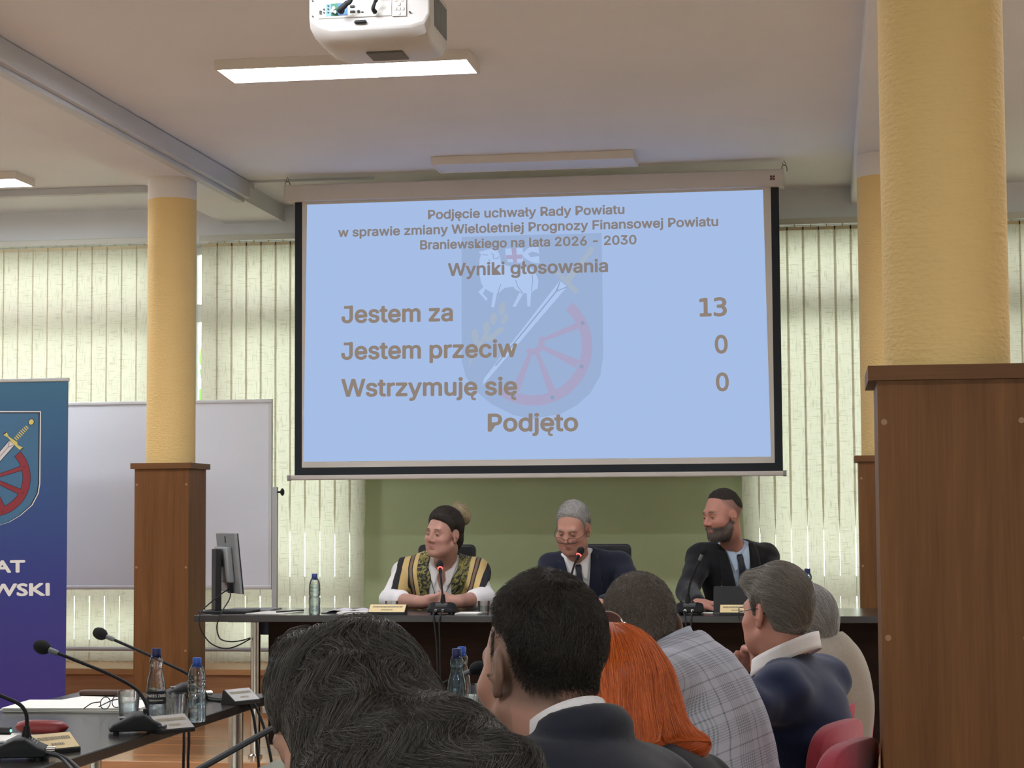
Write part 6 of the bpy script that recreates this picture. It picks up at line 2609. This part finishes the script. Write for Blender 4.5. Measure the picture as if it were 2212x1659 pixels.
make_hair(T, CHA, fM, M_hgb, M_hg, .0045, 4000, 7, .007, lambda q, t: np.stack([.9 + 0 * q[:, 0], -.5 - 4 * q[:, 1], -.1 - 5 * np.abs(q[:, 0])], 1), (0, .004), .0006, seed=12, jitter=.3)
spectacles(T, CHA, mat('dark_spectacle_rim', srgb(52, 44, 44), .4), z=-.010, down=.012, hgt=.015, w=.023, y=.116, r=.0013)

# ------------------------------------------------------------------ bearded man
px_ = 1561
T = Pose(A3(px_, 1113, 10.55), frame(face_phi(px_, 52), math.radians(8), math.radians(2)), 1.06)
J = dict(neck=A3(1584, 1184, 10.70), chest=A3(1588, 1246, 10.75), hip=np.array([at(1590, 1300, 10.85).x, 10.88, POD + .52]),
         sr=A3(1514, 1206, 10.66), sl=A3(1652, 1206, 10.80), er=A3(1484, 1278, 10.46), el=A3(1686, 1270, 10.60), wr=A3(1508, 1302, 10.12), wl=A3(1630, 1303, 10.22), fw=(-.1, -1))
h_r = dict(w=A3(1514, 1304, 10.09), d=V3(1, -.22, -.02), n=V3(0, .05, -1), side=-1, curl=(.18, .16, .18, .22), thumb=(.5, .2))
h_l = dict(w=J['wl'], d=V3(-.7, -.5, .02), n=V3(0, .1, -1), side=-1, curl=FINGERS_FLAT)
BRD = person_suit('person with a short beard, black suit and pale blue shirt at the head table', J, T, POD,
                  head_color(T, (.43, .20, .15), (.36, .15, .13), (.05, .038, .032), flush=.16, beard=(.085, .066, .056),
                             extra=lambda C, x, y, z, near: lerp(C, near * np.clip((z - np.interp(y, [-.13, -.05, .0, .03], [-.05, -.03, .015, .05])) / .03, 0, 1) * (y < .035) * .55, (.085, .066, .058))), M_blacksuit, M_blueshirt, True, h_r, h_l, .064, .40, seed=2.7, look=(-.1, -.2), face=dict(nose=1.1, jaw=1.12, brow=1.12))
pn = drape(Sdf().fn(lambda P: P[:, 1] * 0), [J['neck']], V3(0, 1, 0), 0)
jl = Sdf()
torso(jl, J, .018, .05)
pp = drape(jl, [J['neck'] + J['R'] @ V3(-.118, .25, -.105)], -J['R'][:, 1], .012)[0]
q = Sdf().ell(pp, (.006, .004, .010), .002, '+', J['R'])
lo, hi = q.bounds()
sdf_object('lapel_pin', q, lo, hi, .002, mat('silver_pin', (.8, .8, .82, 1), .3, .8), BRD)
M_hk = hair_mat('short_dark_hair', [(.018, .014, .012, 1), (.05, .038, .032, 1)], .5)
M_hkb = mat('short_dark_hair_mass', (.030, .023, .020, 1), .8)
fR = hair_sdf(T, .011, .001, .002, .002, line=[-.01, -.005, .010, .035, .050, .056, .058, .062, .076, .092, .098, .108], lump=.001, seed=1.9)
make_hair(T, BRD, fR, M_hkb, M_hk, .0045, 3500, 4, .004, lambda q, t: np.stack([2 * q[:, 0], .4 - 3 * q[:, 1], -.2 + 0 * q[:, 0]], 1), (0, .004), .0006, seed=13, jitter=.5, stick=.6)
# short beard over jaw and chin
bs = np.random.default_rng(3)
nb_ = 2200
bx_ = np.stack([bs.uniform(-.062, .062, nb_ * 6), bs.uniform(.0, .11, nb_ * 6), bs.uniform(-.125, -.035, nb_ * 6)], 1)
Sb = Sdf()
head_sdf(Sb, T, nose=1.1, jaw=1.12, brow=1.12)
Pb = np.array([T(v) for v in bx_]).astype(F32)
for _ in range(3):
    Pb = (Pb - np.clip(Sb(Pb), -.03, .03)[:, None] * grad(Sb, Pb)).astype(F32)
qb = T.inv(Pb)
ok = (np.abs(Sb(Pb)) < .002) & (qb[:, 2] < -.052 + .30 * np.clip(.055 - qb[:, 1], 0, .06)) & (qb[:, 1] > .015) & (qb[:, 2] > -.13) & ~((np.abs(qb[:, 2] + .067) < .009) & (np.abs(qb[:, 0]) < .022) & (qb[:, 1] > .075))
Pb = Pb[ok][:1500]
gb = grad(Sb, Pb)
dn = T.R @ V3(0, .1, -1)
ptsb = np.stack([Pb + (gb * .5 + dn * .8 + bs.normal(size=Pb.shape) * .25) * t for t in (-.001, .001, .003, .005)], 1)
strands('beard', ptsb, hair_mat('greying_beard', [(.03, .024, .02, 1), (.09, .075, .065, 1), (.22, .20, .18, 1)], .5), BRD, .0006)
# ------------------------------------------------------------------ listeners seen from behind
def listener(label, J, T, jacket_m, skin, shirt_m=None, face=None, h=.006, hj=.008, jg=.018, seed=1.0, hand_=None, chest=1.0, belly=1.0, hole=.066, attrs=None, collar_up=.030, wr=.008, arm_len=.94, slope=.35, ch_=.046, jcol=True):
    root = root_person(label, J, 0.0)
    S = Sdf()
    head_sdf(S, T, **(face or {}))
    torso(S, J, -.012, .05, chest=chest, belly=belly)
    neck_to(S, T, J, .058)
    for hd in (hand_ or ()):
        hand(S, **hd)
    build_body(root, S, M_skin, skin, h)
    jk = Sdf()
    torso(jk, J, jg, .05, chest=chest, belly=belly, wrinkle=wr, seed=seed, to_wrist=arm_len)
    b = jk._b
    R, nk = J['R'].astype(F32), J['neck'].astype(F32)
    jc = Sdf()
    # jacket collar lying round the neck
    for i in range(12 if jcol else 0):
        a0, a1 = PI * (1.12 + .76 * i / 11.0), PI * (1.12 + .76 * (i + 1) / 11.0)
        p0 = J['neck'] + J['R'] @ V3((hole + .010) * math.cos(a0), (hole + .010) * math.sin(a0) - .004, collar_up * .25 - .012)
        p1 = J['neck'] + J['R'] @ V3((hole + .010) * math.cos(a1), (hole + .010) * math.sin(a1) - .004, collar_up * .25 - .012)
        jk.cap(p0, p1, .014, .014, .02)
        jk.cap(p0 + J['R'][:, 2] * .02 * .8, p1 + J['R'][:, 2] * .02 * .8, .009, .009, .012)
    vc = vcut(J, .075, .34, 0, hole, slope)
    jk.fn(vc, .006, '-')
    jk._b = b
    cloth('jacket', jk, hj, jacket_m, root, attrs=attrs)
    if shirt_m:
        sh = Sdf()
        torso(sh, J, -.002, .05, fore=False, chest=chest, belly=belly)

        def hl(P):
            q = (P - nk) @ R
            return np.maximum(np.linalg.norm(q[:, :2], axis=1) - .057, -.04 - q[:, 2] - .3 * q[:, 1])
        sh.fn(hl, .008, '-')
        cloth('shirt', sh, .010, shirt_m, root)
        collar(J, shirt_m, root, hole - .003, ch_, .28, (slope - .18) * 1.8, flare=.006)
    lower_body(J, root, 0.0)
    return root


def seat(x, y):
    return np.array([x, y, .53])


SK_B = (.36, .20, .145)

# --- woman with long dark wavy hair, nearest
px_ = 752
T = Pose(A3(px_, 1572, 2.62), frame(away_phi(px_, 66), math.radians(30), math.radians(6)), 1.0)
J = dict(neck=T(V3(0, -.055, -.155)), chest=T(V3(0, -.12, -.36)), hip=seat(T.c[0] + .30, 2.42), fw=(-.8, .5))
pf = frame(away_phi(px_, 50))
J['sl'] = J['neck'] + pf @ V3(-.165, -.01, -.095)
J['sr'] = J['neck'] + pf @ V3(.165, -.01, -.125)
J['el'] = J['sl'] + pf @ V3(-.03, .12, -.24)
J['er'] = J['sr'] + pf @ V3(.02, .12, -.24)
J['wl'] = J['el'] + pf @ V3(.08, .20, .02)
J['wr'] = J['er'] + pf @ V3(-.10, .20, .02)
CUR = listener('person with long wavy dark hair bent forward, nearest to the camera', J, T, cloth_mat('black_knit', srgb(26, 26, 30)), head_color(T, SK_B, browc=(.04, .03, .02)), face=dict(jaw=.95), h=.006, wr=.003)
M_hd = hair_mat('dark_wavy_hair', [(.010, .008, .007, 1), (.028, .023, .019, 1), (.095, .080, .068, 1)], .36, .4)
M_hdb = mat('dark_hair_mass', (.007, .0056, .0048, 1), .6)
hv = Sdf()
hv.ell(T(V3(0, -.020, .035)), (.090, .104, .098), .03, '+', T.R)
hv.ell(T(V3(0, -.045, -.02)), (.086, .066, .098), .03, '+', T.R)
hv.cap(A3(820, 1540, 2.62), A3(850, 1620, 2.56), .072, .074, .05)
hv.cap(A3(850, 1620, 2.54), A3(965, 1640, 2.46), .072, .056, .05)
hv.cap(A3(965, 1640, 2.46), A3(1085, 1690, 2.40), .064, .052, .05)
hv.cap(A3(785, 1560, 2.54), A3(800, 1720, 2.46), .078, .085, .05)
hv.cap(A3(740, 1570, 2.54), A3(735, 1700, 2.48), .044, .050, .04)
hv.cap(A3(745, 1455, 2.64), A3(665, 1448, 2.66), .062, .030, .05)
hv.cap(A3(655, 1436, 2.66), A3(620, 1485, 2.68), .032, .013, .04)


def hv_f(P):
    w = wob(P, 22, 4.1, 4)
    return hv(P) + .0085 * wob(P + .02 * w[:, None], 46, 4.4, 5) + .003 * wob(P, 120, 4.9, 4) + .006 * w


# face left free
def hv_cut(P):
    q = T.inv(P)
    d = hv_f(P)
    fc = np.maximum(np.maximum(np.abs(q[:, 0]) - .14, q[:, 2] - .042), .052 - q[:, 1])
    return np.maximum(d, -fc)


hv.lo = np.minimum(T.c - .22, A3(1100, 1800, 2.4) - .1)
lo = np.array([min(A3(590, 1400, 2.6)[0], T.c[0] - .2) - .04, 2.28, A3(800, 1760, 2.5)[2] - .08])
hi = np.array([A3(1180, 1700, 2.55)[0] + .06, 2.86, T.c[2] + .2])
crown = np.array([-.005, -.075, .118])


def dir_A(q, t):
    d = q - crown
    d[:, 2] -= .05 + .9 * t * .2
    P = q
    sw = np.stack([np.sin(q[:, 2] * 75 + q[:, 1] * 31 + 4 * t), np.cos(q[:, 2] * 66 + q[:, 0] * 40 + 3 * t), .3 * np.sin(q[:, 0] * 60)], 1)
    d = d / np.maximum(np.linalg.norm(d, axis=1, keepdims=True), 1e-4)
    return d + sw * (.7 + .7 * t)


make_hair(T, CUR, hv_cut, M_hdb, M_hd, .006, 30000, 17, .009, dir_A, (.001, .009), .00030, .00014, .16, lo=lo, hi=hi, seed=21)

# --- man with short dark hair, dark jacket
px_ = 1166
T = Pose(A3(px_, 1442, 3.10), frame(away_phi(px_, 34), math.radians(6), math.radians(3)), 1.05)
pf = frame(away_phi(px_, 34))
J = dict(trap=.065, neck=A3(1228, 1592, 3.05), hip=seat(A3(1420, 1700, 2.95)[0], 2.90), fw=(-.75, .66))
J['chest'] = J['neck'] * .62 + J['hip'] * .38 + V3(0, 0, -.01)
J['sl'] = A3(1052, 1722, 2.92)
J['sr'] = A3(1395, 1712, 3.16)
J['el'] = A3(960, 1930, 3.02)
J['er'] = A3(1440, 1900, 3.34)
J['wl'] = A3(900, 1830, 3.28)
J['wr'] = A3(1120, 1830, 3.5)
DRK = listener('person with short dark hair, shaved sides and a dark navy jacket, in the foreground centre', J, T, M_char, head_color(T, (.40, .21, .15), browc=(.03, .02, .02), flush=.1, stubble=(.16, .11, .09),
               extra=lambda C, x, y, z, near: lerp(C, near * np.clip((z + .058 - .25 * np.clip(y, -.1, .02)) / .02, 0, 1) * (y < .028) * (np.abs(x) > .02) * .62, (.10, .075, .055))), M_shirt, dict(jaw=1.06), .0055, .007, seed=3.1, hole=.068)
M_hs = hair_mat('short_dark_brown_hair', [(.008, .0065, .0055, 1), (.022, .017, .014, 1), (.055, .043, .035, 1)], .42, .3)
M_hsb = mat('dark_brown_hair_base', (.009, .007, .006, 1), .75)
fB = hair_sdf(T, .018, .004, .010, .010, line=[-.030, -.028, -.012, .018, .032, .052, .056, .060, .066, .078, .088, .095], lump=.005, lumpf=62, seed=5.2)


def dir_B(q, t):
    d = q - np.array([-.01, -.05, .14])
    d[:, 2] *= .6
    d = d / np.maximum(np.linalg.norm(d, axis=1, keepdims=True), 1e-4)
    sw = np.stack([np.sin(q[:, 1] * 80 + q[:, 2] * 40), np.cos(q[:, 0] * 90 + q[:, 2] * 30), .4 * np.sin(q[:, 0] * 70)], 1)
    return d + .6 * sw + np.array([0, 0, -.12])


make_hair(T, DRK, fB, M_hsb, M_hs, .005, 22000, 6, .0048, dir_B, (.001, .008), .00030, .00014, .32, seed=22, stick=.75)
# shaved nape and sides
fB2 = hair_sdf(T, .004, .0015, .003, .0, line=[-.075, -.072, -.062, -.03, .020, .026, -.030, .03, .06, .08, .09, .1], lump=0)
o_ = None
rr_ = np.random.default_rng(23)
Pn = np.array([T(v) for v in np.stack([rr_.uniform(-.095, .095, 26000), rr_.uniform(-.13, .03, 26000), rr_.uniform(-.085, .06, 26000)], 1)]).astype(F32)
for _ in range(3):
    Pn = (Pn - np.clip(fB2(Pn), -.04, .04)[:, None] * grad(fB2, Pn)).astype(F32)
qn = T.inv(Pn)
L_ = np.interp(qn[:, 1], HL_Y, [-.050, -.048, -.040, -.02, .028, .034, -.015, .03, .06, .08, .09, .1])
ok = (np.abs(fB2(Pn)) < .002) & (qn[:, 2] > L_ + rr_.uniform(0, .03, len(qn))) & (qn[:, 2] < .07)
Pn = Pn[ok][:9000]
gn = grad(fB2, Pn)
pts = np.stack([Pn - gn * .003 + (gn * .55 + T.R @ V3(0, -.2, -.8) + rr_.normal(size=Pn.shape) * .2) * t for t in (0, .003, .006, .008)], 1)
strands('hair_shaved_side', pts, M_hs, DRK, .00022, .00012)

# --- woman with straight orange-red hair
px_ = 1314
T = Pose(A3(px_, 1494, 3.92), frame(away_phi(px_, 38), math.radians(14), 0), 1.0)
pf = frame(away_phi(px_, 38))
J = dict(neck=T(V3(0, -.035, -.165)), hip=seat(T.c[0] + .22, 3.72), fw=(-.75, .66))
J['chest'] = J['neck'] * .6 + J['hip'] * .4
J['sl'] = J['neck'] + pf @ V3(-.165, .0, -.055)
J['sr'] = J['neck'] + pf @ V3(.165, .0, -.055)
J['el'] = J['sl'] + pf @ V3(-.03, .14, -.24)
J['er'] = J['sr'] + pf @ V3(.03, .12, -.24)
J['wl'] = J['el'] + pf @ V3(.06, .22, .04)
J['wr'] = J['er'] + pf @ V3(-.10, .22, .04)
RED_P = listener('person with straight orange hair and sunglasses pushed up on the head', J, T, cloth_mat('dark_blouse', srgb(34, 36, 46)), head_color(T, SK_F, browc=(.2, .08, .03)), face=dict(jaw=.94), wr=.003)
M_ho = hair_mat('orange_red_hair', [(.36, .055, .010, 1), (.56, .11, .020, 1), (.80, .21, .045, 1)], .33, .5)
M_hob = mat('orange_hair_mass', (.36, .060, .011, 1), .5)
rv = Sdf()
rv.ell(T(V3(0, -.018, .030)), (.092, .115, .098), .03, '+', T.R)
for s in (-1, 1):
    rv.cap(T(V3(s * .064, -.020, .0)), T(V3(s * .078, -.035, -.095)), .036, .038, .03)
    rv.cap(T(V3(s * .050, -.075, .0)), T(V3(s * .058, -.085, -.105)), .044, .042, .03)
    rv.cap(T(V3(s * .082, -.035, -.090)), T(V3(s * .104, -.060, -.130)), .034, .024, .02)
rv.cap(T(V3(0, -.090, .0)), T(V3(0, -.098, -.110)), .046, .042, .03)
rv.cap(T(V3(.055, -.092, -.105)), T(V3(.105, -.118, -.132)), .034, .022, .02)
rv.cap(T(V3(-.055, -.092, -.105)), T(V3(-.095, -.118, -.132)), .034, .022, .02)


def rv_f(P):
    q = T.inv(P)
    d = rv(P) + .0025 * wob(P * np.array([1, 1, .25], F32), 120, 6.1, 5) + .004 * wob(P * np.array([1, 1, .3], F32), 40, 6.5, 3)
    fc = np.maximum(np.maximum(np.abs(q[:, 0]) - .062, q[:, 2] - .062), .036 - q[:, 1])
    return np.maximum(d, -fc)


def dir_C(q, t):
    d = np.stack([q[:, 0] * 7, (q[:, 1] + .02) * 5, -.35 - 9 * np.clip(.09 - q[:, 2], 0, 1)], 1)
    fl = np.clip((-.095 - q[:, 2]) / .03, 0, 1.3)[:, None]
    d = d / np.linalg.norm(d, axis=1, keepdims=True)
    return d * (1 - .6 * fl) + fl * np.stack([np.sign(q[:, 0]) * .7, -.5 + 0 * q[:, 0], .35 + 0 * q[:, 0]], 1)


lo, hi = rv.bounds()
make_hair(T, RED_P, rv_f, M_hob, M_ho, .006, 16000, 17, .011, dir_C, (0, .005), .00042, .0002, .05, lo=lo - .02, hi=hi + .02, seed=24, rootkeep=lambda C: (T.inv(C)[:, 2] > -.01) + .02)
sg = bpy.data.objects.new('sunglasses', None)
COL.objects.link(sg)
sg.parent = RED_P
M_sgl = mat('dark_tinted_lens', (.05, .012, .016, 1), .08, spec=.8)
M_sgf = mat('silver_spectacle_frame', (.75, .74, .72, 1), .2, 1.0)
for s in (-1, 1):
    cen = V3(s * .036 + .022, .030, .142)
    ring = [T(cen + V3(.030 * math.cos(t), -.010 * math.sin(t) , .024 * math.sin(t)) + V3(0, .016 * math.sin(t), 0)) for t in np.linspace(0, 2 * PI, 25)]
    MB().tube([Vector(p) for p in ring], .0020, 6, False).build('rim', M_sgf, sg, smooth=True)
    MB().add([tuple(p) for p in ring[:-1]], [tuple(range(24))]).build('lens', M_sgl, sg)
    MB().tube([Vector(T(V3(s * .068 + .020, .026, .140))), Vector(T(V3(s * .100, .000, .112))), Vector(T(V3(s * .106, -.03, .080))), Vector(T(V3(s * .100, -.06, .05)))], .0030, 8).build('temple', M_sgf, sg, smooth=True)
MB().tube([Vector(T(V3(.012, .032, .144))), Vector(T(V3(.022, .034, .148))), Vector(T(V3(.032, .032, .144)))], .002, 6).build('bridge', M_sgf, sg, smooth=True)


# --- man in the grey checked jacket
def check_mat():
    m = bpy.data.materials.new('grey_checked_wool')
    m.use_nodes = True
    nt = m.node_tree
    b = nt.nodes['Principled BSDF']
    b.inputs['Roughness'].default_value = .85
    b.inputs['Specular IOR Level'].default_value = .2
    at_ = nt.nodes.new('ShaderNodeAttribute')
    at_.attribute_name = 'cloth'
    sp_ = nt.nodes.new('ShaderNodeSeparateXYZ')
    nt.links.new(at_.outputs['Vector'], sp_.inputs[0])

    def node(op, a, b_=None, c=None):
        n = nt.nodes.new('ShaderNodeMath')
        n.operation = op
        for i, v in enumerate((a, b_, c)):
            if v is None:
                continue
            if isinstance(v, (int, float)):
                n.inputs[i].default_value = v
            else:
                nt.links.new(v, n.inputs[i])
        return n.outputs[0]

    def band(x, period, lo_, hi_):
        f = node('FRACT', node('DIVIDE', x, period))
        return node('MULTIPLY', node('GREATER_THAN', f, lo_), node('LESS_THAN', f, hi_))

    def fine(x, p):
        return node('GREATER_THAN', node('FRACT', node('DIVIDE', x, p)), .5)
    P_ = .080
    hz = node('MULTIPLY', band(sp_.outputs[2], P_, .10, .62), fine(sp_.outputs[2], P_ / 13.5))
    vt = node('MULTIPLY', band(sp_.outputs[0], P_, .10, .62), fine(sp_.outputs[0], P_ / 13.5))
    both = node('ADD', hz, vt)
    dark = node('MULTIPLY', both, .26)
    ln = node('ADD', band(sp_.outputs[2], P_, .84, .88), band(sp_.outputs[0], P_, .84, .88))
    n1 = nt.nodes.new('ShaderNodeTexNoise')
    n1.inputs['Scale'].default_value = 500
    nt.links.new(at_.outputs['Vector'], n1.inputs[0])
    d2 = node('ADD', node('ADD', dark, node('MULTIPLY', ln, .35)), node('MULTIPLY', node('SUBTRACT', n1.outputs[0], .5), .5))
    mx_ = nt.nodes.new('ShaderNodeMix')
    mx_.data_type = 'RGBA'
    mx_.inputs[6].default_value = srgb(182, 184, 196)
    mx_.inputs[7].default_value = srgb(44, 46, 56)
    nt.links.new(d2, mx_.inputs[0])
    nt.links.new(mx_.outputs[2], b.inputs['Base Color'])
    return m


px_ = 1386
T = Pose(A3(px_, 1360, 4.74), frame(away_phi(px_, 6), math.radians(20), math.radians(-8)), 1.04)
J = dict(trap=.055, neck=A3(1446, 1408, 4.70), chest=A3(1526, 1566, 4.66), hip=seat(A3(1612, 1800, 4.66)[0], 4.66), fw=(-.80, .60))
J['sl'] = A3(1408, 1492, 4.46)
J['sr'] = A3(1536, 1464, 4.98)
J['el'] = A3(1372, 1655, 4.52)
J['er'] = A3(1560, 1640, 5.16)
J['wl'] = A3(1262, 1655, 4.75)
J['wr'] = A3(1380, 1660, 5.25)
torso(Sdf(), J)
tcD = torso_coords(J)


def check_uv(P):
    q = tcD(P)
    # on the sleeves the check runs along the arm
    a, b = J['sl'], J['el']
    ba = (b - a) / np.linalg.norm(b - a)
    t = (P - a) @ ba
    rd = np.linalg.norm(P - a - t[:, None] * ba, axis=1)
    arm = ((rd < .085) & (t > .02) & (q[:, 0] < -.135))[:, None]
    side = np.cross(ba, J['R'][:, 1])
    qa = np.stack([(P - a) @ side, (P - a) @ J['R'][:, 1], t], 1)
    return np.where(arm, qa, np.stack([q[:, 0], q[:, 1], q[:, 2] + .15 * q[:, 0] ** 2], 1))


CHK = listener('person with cropped hair in a grey checked jacket, leaning left', J, T, check_mat(), head_color(T, (.36, .18, .13), browc=(.05, .04, .03),
               extra=lambda C, x, y, z, near: lerp(C, near * np.clip((z + .070) / .02, 0, 1) * (y < .05) * .7, (.085, .062, .048))), cloth_mat('grey_blue_shirt', srgb(170, 176, 190)), dict(jaw=1.08, wide=1.04), .006, .008, seed=7.7, hole=.066, attrs={'cloth': check_uv}, wr=.006, chest=1.05, belly=1.1)
M_hc = hair_mat('cropped_brown_hair', [(.045, .034, .026, 1), (.10, .075, .060, 1), (.21, .18, .155, 1)], .5)
M_hcb = mat('cropped_hair_base', (.075, .056, .044, 1), .85)
fD = hair_sdf(T, .008, .004, .005, .002, line=[-.082, -.080, -.070, -.03, .020, .026, .0, .024, .05, .072, .084, .09], wide=1.04, lump=.0008)
make_hair(T, CHK, fD, M_hcb, M_hc, .005, 12000, 4, .0032, lambda q, t: np.stack([1.5 * q[:, 0], -2 * q[:, 1] - .2, -.5 + 0 * q[:, 0]], 1), (0, .005), .0004, .0002, .35, seed=25, stick=.55)

# --- grey-haired man in the blue jacket, hand at the chin
px_ = 1676
T = Pose(A3(px_, 1324, 5.72), frame(away_phi(px_, 48), math.radians(3), math.radians(2)), .97)
pf = frame(away_phi(px_, 52))
J = dict(trap=.042, chz=.165, neck=A3(1696, 1420, 5.72), chest=A3(1732, 1590, 5.72), hip=seat(A3(1712, 1740, 5.70)[0], 5.70), fw=(-.8, .6))
J['sl'] = A3(1690, 1496, 5.54)
J['sr'] = A3(1776, 1472, 5.92)
J['el'] = A3(1614, 1528, 5.42)
J['er'] = A3(1602, 1545, 6.05)
J['wl'] = A3(1560, 1590, 5.60)
J['wr'] = A3(1597, 1452, 5.86)
hD = [dict(w=A3(1602, 1444, 5.86), d=(A3(1632, 1388, 5.80) - A3(1602, 1444, 5.86)), n=A3(1640, 1420, 5.80) - A3(1605, 1405, 5.88), side=-1, curl=(.95, .9, .95, 1.0), spread=.03, thumb=(.5, .3), s=1.0)]
BLU = listener('person with grey combed hair and glasses in a blue jacket, hand at the chin', J, T, M_navyb, head_color(T, (.50, .24, .18), browc=(.25, .21, .18), flush=.1), M_shirt, dict(nose=1.1, jowl=1, jaw=1.05), .0048, .008, seed=8.8, hand_=hD, hole=.098, chest=1.04, belly=1.1, arm_len=.90, slope=.60, ch_=.048, wr=.006, jcol=False)
cv = J['wr'] - J['er']
cv = cv / np.linalg.norm(cv)
MB().lathe([(.034, -.045), (.036, .0), (.0345, .018), (.030, .018)], tuple(J['wr'] - cv * .012), 24, tuple(cv)).build('shirt_cuff', M_shirt, BLU, smooth=True)
M_he = hair_mat('grey_brown_combed_hair', [(.095, .080, .066, 1), (.20, .175, .148, 1), (.36, .325, .285, 1)], .42, .45)
M_heb = mat('grey_brown_hair_mass', (.12, .10, .082, 1), .6)
fE = hair_sdf(T, .026, .009, .010, .010, line=[-.068, -.066, -.056, -.022, .018, .026, -.022, .014, .044, .062, .072, .074], lump=.005, lumpf=42, seed=2.4, extra=lambda q: np.linalg.norm((q - np.array([-.005, .070, .098], F32)) / np.array([.050, .036, .026], F32), axis=1) * .026 - .026)


def dir_E(q, t):
    d = np.stack([.9 * q[:, 0] / .08 * .35 + .25, -1.0 - 3 * np.clip(q[:, 1], 0, 1), -.35 - 6 * np.clip(.06 - q[:, 2], 0, .1) + 0 * q[:, 0]], 1)
    return d + .28 * np.stack([np.sin(q[:, 1] * 70 + q[:, 2] * 30), 0 * q[:, 0], np.cos(q[:, 1] * 60 + q[:, 0] * 40)], 1)


make_hair(T, BLU, fE, M_heb, M_he, .005, 14000, 10, .0085, dir_E, (0, .007), .0004, .0002, .13, seed=26)
spectacles(T, BLU, mat('dark_metal_frame', srgb(50, 46, 46), .3, .6), y=.112, r=.0015)

# --- listener in the beige jacket, farthest
px_ = 1738
T = Pose(A3(px_, 1362, 6.50), frame(away_phi(px_, 40), math.radians(8), 0), 1.04)
J = dict(trap=.06, neck=A3(1757, 1412, 6.50), chest=A3(1786, 1500, 6.48), hip=seat(A3(1770, 1660, 6.46)[0], 6.46), fw=(-.8, .6))
J['sl'] = A3(1696, 1440, 6.36)
J['sr'] = A3(1806, 1424, 6.66)
J['el'] = A3(1680, 1560, 6.40)
J['er'] = A3(1822, 1545, 6.78)
J['wl'] = A3(1640, 1570, 6.60)
J['wr'] = A3(1740, 1570, 6.95)
BEI = listener('person with grey hair in a beige jacket, half hidden behind the blue jacket', J, T, cloth_mat('beige_linen_jacket', srgb(150, 140, 128)), head_color(T, SK_M, browc=(.3, .27, .25)), M_shirt, None, .006, .009, seed=9.9, hole=.066)
fF = hair_sdf(T, .020, .012, .014, .006, line=[-.074, -.072, -.060, -.024, .018, .026, -.02, .018, .048, .066, .076, .08], lump=.003, seed=3.4)
make_hair(T, BEI, fF, M_hgb, M_hg, .006, 6000, 9, .008, lambda q, t: np.stack([1.2 * q[:, 0] + .1, -.8 - 2 * q[:, 1], -.5 + 0 * q[:, 0]], 1), (0, .006), .0005, .0002, .15, seed=27)
